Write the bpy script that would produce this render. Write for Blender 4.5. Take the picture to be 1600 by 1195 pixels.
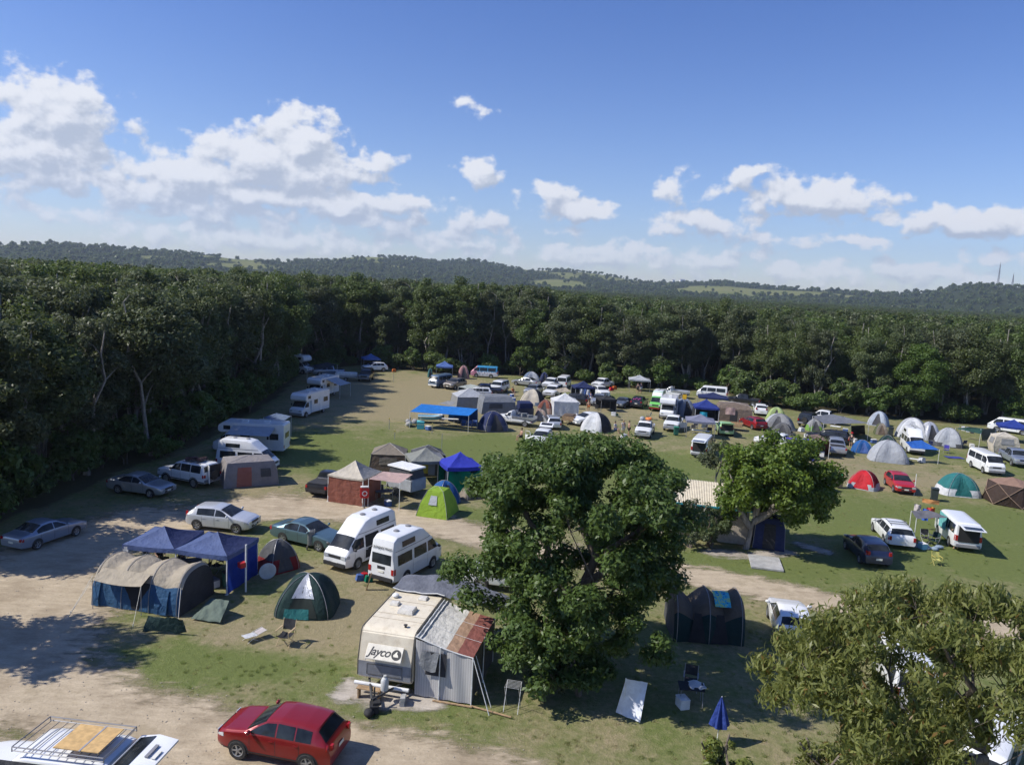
import bpy, bmesh, math, random
import numpy as np
from mathutils import Vector, Matrix, Euler
for _o in list(bpy.data.objects):
    bpy.data.objects.remove(_o)
R = math.radians
SC = bpy.context.scene
COL = SC.collection

# ------------------------------------------------------------------ camera
IW, IH, FPX, CAMH, HOR, ROLL = 1600, 1195, 1180.0, 16.3, 444.0, R(3.0)
PITCH = math.atan((IH / 2 - HOR) / FPX)
_fw = Vector((0, math.cos(PITCH), -math.sin(PITCH)))
_u0 = Vector((0, math.sin(PITCH), math.cos(PITCH)))
_r0 = Vector((1, 0, 0))
_rt = _r0 * math.cos(ROLL) + _u0 * math.sin(ROLL)
_up = -_r0 * math.sin(ROLL) + _u0 * math.cos(ROLL)
CAM = Vector((0, 0, CAMH))
cd = bpy.data.cameras.new('camera')
cam = bpy.data.objects.new('camera', cd)
COL.objects.link(cam)
M = Matrix.Identity(4)
for i in range(3):
    M[i][0], M[i][1], M[i][2], M[i][3] = _rt[i], _up[i], -_fw[i], CAM[i]
cam.matrix_world = M
cd.sensor_fit = 'HORIZONTAL'
cd.sensor_width = 36
cd.lens = 36 * FPX / IW
cd.clip_start, cd.clip_end = 0.5, 20000
SC.camera = cam

def ray(px, py):
    return _fw + _rt * ((px - IW / 2) / FPX) - _up * ((py - IH / 2) / FPX)

def at(px, py, z=0.0):
    d = ray(px, py)
    p = CAM + d * ((z - CAMH) / d.z)
    return Vector((p.x, p.y, z))

# ------------------------------------------------------------------ sun, sky, exposure
SUN_EL, SUN_AZ = R(45), R(261)      # azimuth clockwise from +Y: the sun stands to the west of the field
sd = bpy.data.lights.new('sun', 'SUN')
sd.energy, sd.angle, sd.color = 4.1, R(0.53), (1.0, 0.95, 0.87)
sun = bpy.data.objects.new('sun', sd)
COL.objects.link(sun)
_s = Vector((math.sin(SUN_AZ) * math.cos(SUN_EL), math.cos(SUN_AZ) * math.cos(SUN_EL), math.sin(SUN_EL)))
sun.rotation_euler = _s.to_track_quat('Z', 'Y').to_euler()
sun.location = (0, 0, 60)
SC.view_settings.view_transform = 'Standard'
SC.view_settings.look = 'None'
SC.view_settings.exposure = 0.50
SC.view_settings.gamma = 1.0

class NT:
    """small helper round a node tree"""
    def __init__(s, tree):
        s.t = tree
    def n(s, kind, **kw):
        nd = s.t.nodes.new(kind)
        for k, v in kw.items():
            if k.startswith('_'):
                setattr(nd, k[1:], v)
        return nd
    def set(s, nd, i, v):
        if hasattr(v, 'is_output'):
            s.t.links.new(v, nd.inputs[i])
        elif v is not None:
            nd.inputs[i].default_value = v
    def math(s, op, a, b=None, c=None, clamp=False):
        nd = s.t.nodes.new('ShaderNodeMath')
        nd.operation = op
        nd.use_clamp = clamp
        for i, v in enumerate((a, b, c)):
            s.set(nd, i, v)
        return nd.outputs[0]
    def vec(s, op, a, b=None, c=None):
        nd = s.t.nodes.new('ShaderNodeVectorMath')
        nd.operation = op
        for i, v in enumerate((a, b, c)):
            if v is not None and i < len(nd.inputs):
                s.set(nd, i, v)
        return nd.outputs['Value'] if op in ('LENGTH', 'DOT_PRODUCT', 'DISTANCE') else nd.outputs[0]
    def mix(s, f, a, b, blend='MIX'):
        nd = s.t.nodes.new('ShaderNodeMix')
        nd.data_type = 'RGBA'
        nd.blend_type = blend
        s.set(nd, 0, f)
        s.set(nd, 6, rgba(a))
        s.set(nd, 7, rgba(b))
        return nd.outputs[2]
    def noise(s, vec, scale, detail=3, rough=0.55, dim='3D', dist=0.0):
        nd = s.t.nodes.new('ShaderNodeTexNoise')
        nd.noise_dimensions = dim
        if vec is not None:
            s.set(nd, 'Vector', vec)
        nd.inputs['Scale'].default_value = scale
        nd.inputs['Detail'].default_value = detail
        nd.inputs['Roughness'].default_value = rough
        nd.inputs['Distortion'].default_value = dist
        return nd.outputs['Fac']
    def ramp(s, f, lo, hi, a=0.0, b=1.0):
        nd = s.t.nodes.new('ShaderNodeMapRange')
        nd.interpolation_type = 'SMOOTHSTEP'
        s.set(nd, 0, f)
        for i, v in ((1, lo), (2, hi), (3, a), (4, b)):
            s.set(nd, i, v)
        return nd.outputs[0]
    def attr(s, name):
        nd = s.t.nodes.new('ShaderNodeAttribute')
        nd.attribute_name = name
        return nd.outputs['Fac']

def rgba(c):
    if hasattr(c, 'is_output'):
        return c
    return (c[0], c[1], c[2], 1.0) if len(c) == 3 else c

world = bpy.data.worlds.new('World')
SC.world = world
world.use_nodes = True
W = NT(world.node_tree)
world.node_tree.nodes.clear()
sky = W.n('ShaderNodeTexSky', _sky_type='NISHITA', _sun_disc=False, _sun_elevation=SUN_EL, _sun_rotation=SUN_AZ,
          _altitude=50, _air_density=1.0, _dust_density=0.35, _ozone_density=3.0)
tc = W.n('ShaderNodeTexCoord')
sep = W.n('ShaderNodeSeparateXYZ')
world.node_tree.links.new(tc.outputs['Generated'], sep.inputs[0])
az = W.math('ARCTAN2', sep.outputs[0], sep.outputs[1])
el = W.math('ARCSINE', sep.outputs[2])
cmb = W.n('ShaderNodeCombineXYZ')
W.set(cmb, 0, az); W.set(cmb, 1, el)
pv = cmb.outputs[0]

def azel(px, py):
    d = ray(px, py).normalized()
    return math.atan2(d.x, d.y), math.asin(d.z)

# cumulus: each cloud is a few soft blobs in the sky's own directions (azimuth, elevation); the puffs come from noise
CLOUDS = [  # px, py, half width, half height, strength
    (90, 180, 75, 52, 1.0), (60, 240, 95, 50, .95), (120, 160, 46, 30, .8), (20, 245, 60, 45, .8), (110, 275, 110, 26, .7),
    (470, 225, 62, 50, 1.0), (400, 250, 95, 40, 1.0), (470, 265, 110, 36, 1.0), (300, 280, 95, 38, 1.0), (240, 300, 80, 28, .9), (580, 250, 50, 16, .6),
    (380, 305, 190, 26, .9), (200, 320, 24, 14, .5), (310, 325, 95, 20, .7), (400, 335, 120, 22, .5),
    (530, 318, 60, 24, .9), (610, 322, 70, 24, .85), (580, 345, 110, 20, .7), (640, 365, 90, 16, .4),
    (745, 350, 62, 30, .6), (735, 375, 80, 14, .6), (752, 272, 36, 22, .95), (745, 172, 36, 11, .27), (397, 182, 12, 9, .4),
    (862, 305, 38, 22, .95), (900, 328, 66, 16, .9), (870, 365, 60, 18, .35), (880, 390, 75, 12, .4),
    (1050, 298, 32, 24, .62), (1175, 278, 46, 18, .75), (1110, 300, 46, 12, .3), (1100, 348, 90, 18, .8), (1040, 350, 36, 18, .6), (1030, 385, 45, 12, .6),
    (1275, 308, 110, 24, 1.0), (1330, 318, 60, 16, .7), (1200, 375, 100, 16, .5), (1515, 345, 130, 17, .95), (1590, 350, 60, 18, .9), (1340, 378, 60, 9, .6),
    (1240, 424, 80, 14, .65), (1400, 415, 90, 14, .6), (1560, 398, 60, 11, .55), (1100, 410, 130, 16, .35), (720, 400, 180, 16, .3), (520, 385, 180, 14, .25),
    (300, 355, 90, 14, .35), (60, 330, 40, 10, .35), (60, 360, 80, 12, .3), (960, 405, 110, 12, .3), (380, 372, 330, 26, .62), (980, 402, 330, 24, .55), (1430, 430, 280, 18, .6), (700, 385, 200, 22, .5), (1480, 425, 120, 12, .35)]
wn = W.n('ShaderNodeTexNoise', _noise_dimensions='2D')
W.set(wn, 'Vector', pv)
wn.inputs['Scale'].default_value = 22; wn.inputs['Detail'].default_value = 3
wv = W.vec('MULTIPLY_ADD', W.vec('SUBTRACT', wn.outputs['Color'], (.5, .5, .5)), (.045, .03, 0), pv)
def blobfield(wv):
  field = None
  for (cx, cy, hw, hh, st) in CLOUDS:
    a0, e0 = azel(cx, cy)
    ra, re = hw / FPX * 1.30, hh / FPX * 1.36
    q = W.vec('MULTIPLY', W.vec('SUBTRACT', wv, (a0, e0, 0)), (1 / ra, 1 / re, 0))
    v = W.math('MULTIPLY', W.math('SUBTRACT', 1.0, W.vec('LENGTH', q)), st)
    field = v if field is None else W.math('SMOOTH_MAX', field, v, .12)
  return field
field = blobfield(wv)
field2 = blobfield(W.vec('ADD', wv, (-.008, .016, 0)))
stretch = W.vec('MULTIPLY', pv, (1, 1.35, 1))
f1 = W.noise(stretch, 32, 8, .56, '2D')
f2 = W.noise(W.vec('ADD', stretch, (-.005, .010, 0)), 32, 6, .56, '2D')
dens = W.math('ADD', field, W.math('MULTIPLY', W.math('SUBTRACT', f1, .5), 1.3))
alpha = W.ramp(dens, .12, .46)
dens2 = W.math('ADD', field2, W.math('MULTIPLY', W.math('SUBTRACT', f2, .5), 1.3))
relief = W.math('SUBTRACT', dens, dens2)
lit = W.ramp(W.math('ADD', relief, W.math('MULTIPLY', W.math('SUBTRACT', .6, dens), .15)), -.32, .36)
ccol = W.mix(lit, (3.9, 4.4, 5.4), (7.1, 7.25, 7.7))
a2 = W.math('MULTIPLY', alpha, W.ramp(el, .0, .10, .55, .97))
grad = W.mix(W.ramp(el, .0, .42), (.92, .96, 1.18), (.50, .69, 1.14))   # clearer, bluer air overhead
skyc = W.mix(1.0, sky.outputs[0], grad, 'MULTIPLY')
final = W.mix(a2, skyc, ccol)
bg = W.n('ShaderNodeBackground')
W.set(bg, 0, final)
bg.inputs[1].default_value = 0.088
wo = W.n('ShaderNodeOutputWorld')
world.node_tree.links.new(bg.outputs[0], wo.inputs[0])
world.cycles.sampling_method = 'MANUAL'
world.cycles.sample_map_resolution = 512
SC.cycles.max_bounces = 6
SC.cycles.diffuse_bounces = 3
SC.cycles.glossy_bounces = 3
SC.cycles.transmission_bounces = 4
SC.cycles.transparent_max_bounces = 12
SC.cycles.volume_bounces = 0
SC.cycles.sample_clamp_indirect = 4
SC.cycles.use_denoising = True
SC.cycles.use_adaptive_sampling = True
SC.cycles.adaptive_threshold = 0.02

# ------------------------------------------------------------------ materials
MATS = {}
def mat(name, col=(.5, .5, .5), rough=.6, metal=0.0, var=.12, nscale=3.0, bump=0.0, bscale=20.0, coat=0.0, spec=.5, dirt=0.0, dirtcol=(.20, .16, .11), trans=0.0, bdist=.02):
    if name in MATS:
        return MATS[name]
    m = bpy.data.materials.new(name)
    m.use_nodes = True
    t = NT(m.node_tree)
    b = m.node_tree.nodes['Principled BSDF']
    tcn = t.n('ShaderNodeTexCoord')
    ov = tcn.outputs['Object']
    c = rgba(col)
    f = t.noise(ov, nscale, 4, .6)
    if var > 0:
        lo = tuple(x * (1 - var) for x in col); hi = tuple(min(1, x * (1 + var)) for x in col)
        c = t.mix(t.ramp(f, .3, .7), lo, hi)
    if dirt > 0:
        c = t.mix(t.math('MULTIPLY', t.ramp(t.noise(ov, nscale * 2.3, 6, .65), .45, .75), dirt), c, dirtcol)
    t.set(b, 'Base Color', c)
    b.inputs['Roughness'].default_value = rough
    b.inputs['Metallic'].default_value = metal
    b.inputs['Specular IOR Level'].default_value = spec
    b.inputs['Coat Weight'].default_value = coat
    b.inputs['Coat Roughness'].default_value = .06
    if bump > 0:
        bn = t.n('ShaderNodeBump')
        bn.inputs['Strength'].default_value = bump
        bn.inputs['Distance'].default_value = bdist
        t.set(bn, 'Height', t.noise(ov, bscale, 4, .6))
        t.set(b, 'Normal', bn.outputs[0])
    if trans > 0:
        tr = t.n('ShaderNodeBsdfTranslucent')
        t.set(tr, 0, c)
        mx = t.n('ShaderNodeMixShader')
        mx.inputs[0].default_value = trans
        out = m.node_tree.nodes['Material Output']
        t.t.links.new(b.outputs[0], mx.inputs[1]); t.t.links.new(tr.outputs[0], mx.inputs[2])
        t.t.links.new(mx.outputs[0], out.inputs[0])
    MATS[name] = m
    return m

def cloth(name, col, trans=.18, rough=.75, var=.10):
    return mat('cloth_' + name, col, rough, var=var, nscale=2.0, bump=.7, bscale=3.2, bdist=.14, spec=.25, dirt=.18, dirtcol=tuple(x * .7 + .03 for x in col), trans=trans)

def paint(name, col, metal=0.0, rough=.32):
    return mat('paint_' + name, col, rough, metal, var=.04, nscale=1.5, coat=.6, spec=.5, dirt=.12, dirtcol=tuple(x * .6 + .06 for x in col))

GLASS = mat('tinted_glass', (.022, .026, .030), .08, var=.5, nscale=1.6, spec=.32)
TYRE = mat('tyre_rubber', (.022, .022, .023), .8, dirt=.3)
RIM = mat('alloy', (.42, .43, .45), .32, .7)
STEELW = mat('white_steel', (.62, .62, .60), .4)
BLACKP = mat('black_plastic', (.03, .03, .032), .55)
DARKIN = mat('dark_interior', (.018, .018, .02), .9)
GREYP = mat('grey_plastic', (.22, .22, .23), .55)
WHITEP = mat('white_plastic', (.74, .74, .72), .42, dirt=.12)
LAMP = mat('headlamp_lens', (.62, .65, .68), .1, .35, spec=.8)
REDL = mat('red_lens', (.35, .015, .015), .15)
AMBER = mat('amber_lens', (.6, .2, .02), .2)
ALU = mat('aluminium', (.55, .56, .57), .38, .8)
PLATE = mat('number_plate', (.72, .71, .62), .5)
WOOD = mat('raw_timber', (.33, .22, .12), .75, var=.3, nscale=6)
STEEL = mat('galvanised_steel', (.40, .41, .42), .45, .6)
POLEW = mat('white_pole', (.68, .68, .66), .45)
POLEG = mat('grey_pole', (.30, .30, .31), .45, .3)

# ------------------------------------------------------------------ mesh helpers
class MB:
    def __init__(s):
        s.v, s.f, s.m, s.k = [], [], [], 0
    def mi(s, k):
        s.k = k
        return s
    def add(s, vs, fs):
        o = len(s.v)
        s.v += [tuple(p) for p in vs]
        for f in fs:
            s.f.append(tuple(i + o for i in f)); s.m.append(s.k)
        return s
    def box(s, c, d, rot=None, taper=None):
        x, y, z = d[0] / 2, d[1] / 2, d[2] / 2
        vs = [Vector((sx * x, sy * y, sz * z)) for sz in (-1, 1) for sy in (-1, 1) for sx in (-1, 1)]
        if taper:
            vs = [Vector((p.x * taper, p.y * taper, p.z)) if p.z > 0 else p for p in vs]
        if rot:
            q = Euler(rot).to_matrix()
            vs = [q @ p for p in vs]
        vs = [p + Vector(c) for p in vs]
        return s.add(vs, [(0, 2, 3, 1), (4, 5, 7, 6), (0, 1, 5, 4), (2, 6, 7, 3), (0, 4, 6, 2), (1, 3, 7, 5)])
    def tube(s, pts, rad, n=6, cap=True):
        pts = [Vector(p) for p in pts]
        if not isinstance(rad, (list, tuple)):
            rad = [rad] * len(pts)
        rings = []
        for i, p in enumerate(pts):
            d = (pts[min(i + 1, len(pts) - 1)] - pts[max(i - 1, 0)])
            if d.length < 1e-6:
                d = Vector((0, 0, 1))
            d.normalize()
            a = d.orthogonal().normalized() if i == 0 else (a - d * a.dot(d)).normalized()
            b = d.cross(a)
            rings.append([p + (a * math.cos(2 * math.pi * k / n) + b * math.sin(2 * math.pi * k / n)) * rad[i] for k in range(n)])
        vs = [q for r in rings for q in r]
        fs = [(i * n + k, i * n + (k + 1) % n, (i + 1) * n + (k + 1) % n, (i + 1) * n + k) for i in range(len(pts) - 1) for k in range(n)]
        if cap:
            fs += [tuple(range(n))[::-1], tuple(range((len(pts) - 1) * n, len(pts) * n))]
        return s.add(vs, fs)
    def lathe(s, prof, c=(0, 0, 0), n=20, axis='Z', closed=False):
        vs, fs = [], []
        for (r, h) in prof:
            for k in range(n):
                a = 2 * math.pi * k / n
                x, y, z = r * math.cos(a), r * math.sin(a), h
                if axis == 'Y':
                    x, y, z = x, z, y
                elif axis == 'X':
                    x, y, z = z, x, y
                vs.append((x + c[0], y + c[1], z + c[2]))
        for i in range(len(prof) - 1):
            for k in range(n):
                fs.append((i * n + k, i * n + (k + 1) % n, (i + 1) * n + (k + 1) % n, (i + 1) * n + k))
        return s.add(vs, fs)
    def grid(s, P, wrap=False):
        """P[i][j] of points"""
        nr, nc = len(P), len(P[0])
        vs = [p for r in P for p in r]
        fs = [(i * nc + j, i * nc + (j + 1) % nc, (i + 1) * nc + (j + 1) % nc, (i + 1) * nc + j) for i in range(nr - 1) for j in range(nc if wrap else nc - 1)]
        return s.add(vs, fs)
    def slab(s, P, t):
        """a sheet of points with thickness t downwards along z"""
        Q = [[Vector(p) - Vector((0, 0, t)) for p in r] for r in P]
        s.grid(P); s.grid([r[::-1] for r in Q])
        nr, nc = len(P), len(P[0])
        ring = [(0, j) for j in range(nc)] + [(i, nc - 1) for i in range(1, nr)] + [(nr - 1, j) for j in range(nc - 2, -1, -1)] + [(i, 0) for i in range(nr - 2, 0, -1)]
        vs = [P[i][j] for i, j in ring] + [Q[i][j] for i, j in ring]
        n = len(ring)
        return s.add(vs, [(k, n + k, n + (k + 1) % n, (k + 1) % n) for k in range(n)])
    def prism(s, poly, y0, y1):
        """polygon in x,z extruded along y"""
        n = len(poly)
        vs = [(x, y0, z) for x, z in poly] + [(x, y1, z) for x, z in poly]
        return s.add(vs, [tuple(range(n)), tuple(range(2 * n - 1, n - 1, -1))] + [(i, n + i, n + (i + 1) % n, (i + 1) % n) for i in range(n)])
    def ball(s, c, r, n=10, m=7):
        r = r if isinstance(r, (tuple, list)) else (r, r, r)
        P = []
        for i in range(m + 1):
            t = math.pi * i / m
            P.append([(c[0] + r[0] * math.sin(t) * math.cos(2 * math.pi * k / n), c[1] + r[1] * math.sin(t) * math.sin(2 * math.pi * k / n), c[2] + r[2] * math.cos(t)) for k in range(n)])
        return s.grid(P, True)
    def mesh(s, name, mats, smooth=30, bevel=0):
        me = bpy.data.meshes.new(name)
        me.from_pydata(s.v, [], s.f)
        for m in (mats if isinstance(mats, (list, tuple)) else [mats]):
            me.materials.append(m)
        me.polygons.foreach_set('material_index', s.m)
        bm = bmesh.new(); bm.from_mesh(me)
        bmesh.ops.remove_doubles(bm, verts=bm.verts, dist=1e-5)
        bmesh.ops.recalc_face_normals(bm, faces=bm.faces)
        if bevel:
            es = [e for e in bm.edges if len(e.link_faces) == 2 and e.calc_face_angle(0) > .5]
            bmesh.ops.bevel(bm, geom=es, offset=bevel, segments=2, affect='EDGES', clamp_overlap=True)
        bm.to_mesh(me); bm.free()
        if smooth:
            me.polygons.foreach_set('use_smooth', [True] * len(me.polygons))
            me.set_sharp_from_angle(angle=R(smooth))
        me.update()
        return me
    def build(s, name, mats, parent=None, smooth=30, bevel=0):
        return link(name, s.mesh(name, mats, smooth, bevel), parent)

def link(name, me, parent=None):
    o = bpy.data.objects.new(name, me)
    COL.objects.link(o)
    if parent is not None:
        o.parent = parent
    return o

def tag(o, label, cat, group=None):
    o['label'] = label; o['category'] = cat
    if group:
        o['group'] = group
    return o

def thing(name, loc, yaw, label, cat, group=None, scale=1.0):
    o = bpy.data.objects.new(name, None)
    COL.objects.link(o)
    o.empty_display_size = .3
    o.location = loc; o.rotation_euler = (0, 0, yaw)
    o.scale = (scale,) * 3 if not isinstance(scale, (tuple, list)) else scale
    return tag(o, label, cat, group)

def setmat(o, m, i=0):
    o.material_slots[i].link = 'OBJECT'
    o.material_slots[i].material = m

def struct(o, kind='structure'):
    o['kind'] = kind
    return o

def fastmesh(name, v, q, mats, smooth=False):
    """numpy verts (n,3) and quads (m,4)"""
    me = bpy.data.meshes.new(name)
    me.vertices.add(len(v)); me.vertices.foreach_set('co', np.asarray(v, np.float32).ravel())
    me.loops.add(q.size); me.loops.foreach_set('vertex_index', q.astype(np.int32).ravel())
    me.polygons.add(len(q)); me.polygons.foreach_set('loop_start', np.arange(0, q.size, q.shape[1], dtype=np.int32))
    me.polygons.foreach_set('loop_total', np.full(len(q), q.shape[1], np.int32))
    if smooth:
        me.polygons.foreach_set('use_smooth', np.ones(len(q), bool))
    for m in (mats if isinstance(mats, (list, tuple)) else [mats]):
        me.materials.append(m)
    me.update(calc_edges=True)
    return me
# ------------------------------------------------------------------ ground, road, hills
def vnoise(x, y, seed, oct=4):
    """smooth value noise for arrays"""
    out = np.zeros_like(x, float); amp = 1.0; tot = 0
    for o in range(oct):
        rs = np.random.RandomState(seed + o)
        tab = rs.rand(256, 256)
        xi, yi = np.floor(x).astype(int), np.floor(y).astype(int)
        fx, fy = x - xi, y - yi
        fx = fx * fx * (3 - 2 * fx); fy = fy * fy * (3 - 2 * fy)
        g = lambda a, b: tab[a % 256, b % 256]
        out += amp * ((g(xi, yi) * (1 - fx) + g(xi + 1, yi) * fx) * (1 - fy) + (g(xi, yi + 1) * (1 - fx) + g(xi + 1, yi + 1) * fx) * fy)
        tot += amp; amp *= .5; x = x * 2.03 + 17; y = y * 2.03 + 5
    return out / tot

BORDER = [(-260, 990), (-60, 850), (0, 812), (120, 768), (170, 738), (240, 718), (310, 690), (380, 650), (430, 620), (468, 583), (520, 574),
          (560, 570), (650, 579), (690, 584), (780, 584), (830, 589), (900, 596), (960, 603), (1060, 609), (1130, 612), (1200, 636), (1260, 643),
          (1300, 646), (1400, 654), (1470, 660), (1560, 666), (1650, 673), (1850, 690)]
FIELD = [tuple(at(*p)[:2]) for p in BORDER] + [(140, 10), (140, -40), (-60, -40), (-60, 20)]

def inside(x, y, poly=FIELD):
    x = np.asarray(x, float); y = np.asarray(y, float)
    r = np.zeros(x.shape, bool)
    n = len(poly)
    for i in range(n):
        (x0, y0), (x1, y1) = poly[i], poly[(i + 1) % n]
        if y0 == y1:
            continue
        c = ((y0 > y) != (y1 > y)) & (x < (x1 - x0) * (y - y0) / (y1 - y0) + x0)
        r ^= c
    return r

def edge_dist(x, y, poly=FIELD, n=None):
    d = np.full(np.shape(x), 1e9)
    for i in range((n or len(BORDER)) - 1):
        (x0, y0), (x1, y1) = poly[i], poly[i + 1]
        t = np.clip(((x - x0) * (x1 - x0) + (y - y0) * (y1 - y0)) / ((x1 - x0) ** 2 + (y1 - y0) ** 2), 0, 1)
        d = np.minimum(d, np.hypot(x - x0 - t * (x1 - x0), y - y0 - t * (y1 - y0)))
    return d

def axis(a, b, step, ext, k=1.35):
    c = list(np.arange(a, b + step / 2, step))
    lo, hi, s = a, b, step
    while lo > -ext or hi < ext:
        s *= k
        lo -= s; hi += s
        c = [lo] + c + [hi]
    return np.array(c)

gx, gy = axis(-60, 110, .8, 9000), axis(8, 160, .8, 9000)
GX, GY = np.meshgrid(gx, gy)
gz = np.where((np.abs(GX) < 200) & (GY < 260), (vnoise(GX * .12, GY * .12, 3, 3) - .5) * .06, 0.0) - .02
idx = np.arange(GX.size).reshape(GX.shape)
gq = np.stack([idx[:-1, :-1], idx[:-1, 1:], idx[1:, 1:], idx[1:, :-1]], -1).reshape(-1, 4)

def blobs(X, Y, items):
    v = np.zeros_like(X)
    for (px, py, rx, ry, s) in items:
        c = at(px, py)
        v = np.maximum(v, s * np.clip(1.25 - np.sqrt(((X - c.x) / rx) ** 2 + ((Y - c.y) / ry) ** 2), 0, 1))
    return v

GREEN = [(690, 705, 13, 9, 1), (560, 700, 12, 14, .8), (820, 690, 10, 5, .7), (1480, 820, 22, 6, 1), (1380, 900, 16, 4, 1), (1200, 900, 9, 2.0, .7), (1560, 880, 12, 6, .9),
         (330, 1035, 5.0, 1.8, 1), (200, 1030, 3, 1.2, .7), (420, 1050, 3, 1.0, .6), (760, 800, 8, 4, .5), (1100, 870, 8, 2, .6), (1330, 800, 9, 4, .8), (960, 720, 18, 7, .75), (520, 840, 5, 2, .3),
         (1540, 720, 20, 8, .35), (950, 620, 10, 5, .5), (640, 1090, 4, 1.2, .5), (1100, 770, 16, 8, .8)]
green = blobs(GX, GY, GREEN)
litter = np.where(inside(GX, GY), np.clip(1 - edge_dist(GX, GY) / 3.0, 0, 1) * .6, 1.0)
STRAW = [(650, 620, 16, 30, .9), (560, 600, 9, 16, .8), (900, 640, 30, 16, .45), (1420, 750, 16, 5, .6), (1330, 720, 12, 6, .7), (600, 900, 6, 3, .8), (480, 990, 5, 3, .6), (540, 970, 4, 4, .9), (1480, 915, 9, 3, .6), (640, 780, 10, 2.5, .8), (430, 760, 5, 4, .7)]
straw = blobs(GX, GY, STRAW)

def addattr(me, name, arr):
    a = me.attributes.new(name, 'FLOAT', 'POINT')
    a.data.foreach_set('value', np.asarray(arr, np.float32).ravel())

def ground_mat():
    m = bpy.data.materials.new('meadow_grass'); m.use_nodes = True
    t = NT(m.node_tree); b = m.node_tree.nodes['Principled BSDF']
    g = t.n('ShaderNodeNewGeometry').outputs['Position']
    n1 = t.noise(g, .11, 5, .6); n2 = t.noise(g, .55, 5, .62); n3 = t.noise(g, 3.2, 5, .7); n4 = t.noise(g, 16, 3, .7)
    dry = t.math('ADD', t.math('SUBTRACT', t.math('ADD', t.math('MULTIPLY', n1, .9), t.math('MULTIPLY', n2, 1.1)), .55), t.math('MULTIPLY', t.math('SUBTRACT', t.attr('straw'), t.attr('green')), .55))
    dry = t.math('ADD', dry, t.math('MULTIPLY', t.math('SUBTRACT', n3, .5), .8))
    gr = t.mix(n3, (.092, .120, .034), (.185, .215, .070))
    st = t.mix(n3, (.21, .178, .095), (.36, .305, .185))
    c = t.mix(t.ramp(dry, .12, .85), gr, st)
    bare = t.math('MULTIPLY', t.ramp(t.math('ADD', t.math('MULTIPLY', n2, .6), t.math('MULTIPLY', n3, .4)), .56, .72), t.ramp(dry, .3, .8))
    c = t.mix(t.math('MULTIPLY', bare, .7), c, (.36, .285, .19))
    c = t.mix(t.math('MULTIPLY', t.ramp(n4, .3, .75), .45), c, t.mix(.5, c, (.03, .035, .012)))
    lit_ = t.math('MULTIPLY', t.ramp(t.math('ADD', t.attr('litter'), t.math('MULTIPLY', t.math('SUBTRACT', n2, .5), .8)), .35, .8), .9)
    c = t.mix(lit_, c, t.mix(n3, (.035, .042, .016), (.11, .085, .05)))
    t.set(b, 'Base Color', c)
    b.inputs['Roughness'].default_value = .95
    b.inputs['Specular IOR Level'].default_value = .12
    bn = t.n('ShaderNodeBump'); bn.inputs['Strength'].default_value = .8; bn.inputs['Distance'].default_value = .09
    t.set(bn, 'Height', t.math('ADD', t.math('MULTIPLY', n4, .6), t.math('MULTIPLY', n3, .8)))
    t.set(b, 'Normal', bn.outputs[0])
    return m

gm = fastmesh('ground', np.stack([GX, GY, gz], -1).reshape(-1, 3), gq, ground_mat(), True)
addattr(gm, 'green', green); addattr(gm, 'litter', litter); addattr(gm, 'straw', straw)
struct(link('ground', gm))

def dirt_mat(name, lo, hi, edge0, edge1):
    m = bpy.data.materials.new(name); m.use_nodes = True
    t = NT(m.node_tree); b = m.node_tree.nodes['Principled BSDF']
    g = t.n('ShaderNodeNewGeometry').outputs['Position']
    st = t.vec('MULTIPLY', g, (.55, 1.5, 1))
    n1 = t.noise(g, .35, 5, .65); n2 = t.noise(st, 1.6, 6, .7); n3 = t.noise(g, 9, 4, .7)
    c = t.mix(t.ramp(t.math('ADD', t.math('MULTIPLY', n1, .6), t.math('MULTIPLY', n2, .4)), .32, .66), lo, hi)
    c = t.mix(t.math('MULTIPLY', t.ramp(n3, .45, .8), .4), c, tuple(x * .55 for x in lo))
    c = t.mix(t.math('MULTIPLY', t.ramp(n2, .58, .72), .5), c, tuple(min(.75, x * 1.2) for x in hi))
    c = t.mix(t.math('MULTIPLY', t.ramp(n1, .54, .68), .45), c, (.17, .13, .07))
    t.set(b, 'Base Color', c)
    b.inputs['Roughness'].default_value = .95; b.inputs['Specular IOR Level'].default_value = .15
    bn = t.n('ShaderNodeBump'); bn.inputs['Strength'].default_value = .7; bn.inputs['Distance'].default_value = .05
    t.set(bn, 'Height', t.math('ADD', n2, t.math('MULTIPLY', n3, .5))); t.set(b, 'Normal', bn.outputs[0])
    a = t.ramp(t.math('ADD', t.attr('dirt'), t.math('ADD', t.math('MULTIPLY', t.math('SUBTRACT', n1, .5), .9), t.math('MULTIPLY', t.math('SUBTRACT', n2, .5), 1.3))), edge0, edge1)
    tr = t.n('ShaderNodeBsdfTransparent'); mx = t.n('ShaderNodeMixShader')
    t.set(mx, 0, a)
    L = m.node_tree.links
    L.new(tr.outputs[0], mx.inputs[1]); L.new(b.outputs[0], mx.inputs[2]); L.new(mx.outputs[0], m.node_tree.nodes['Material Output'].inputs[0])
    return m

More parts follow.
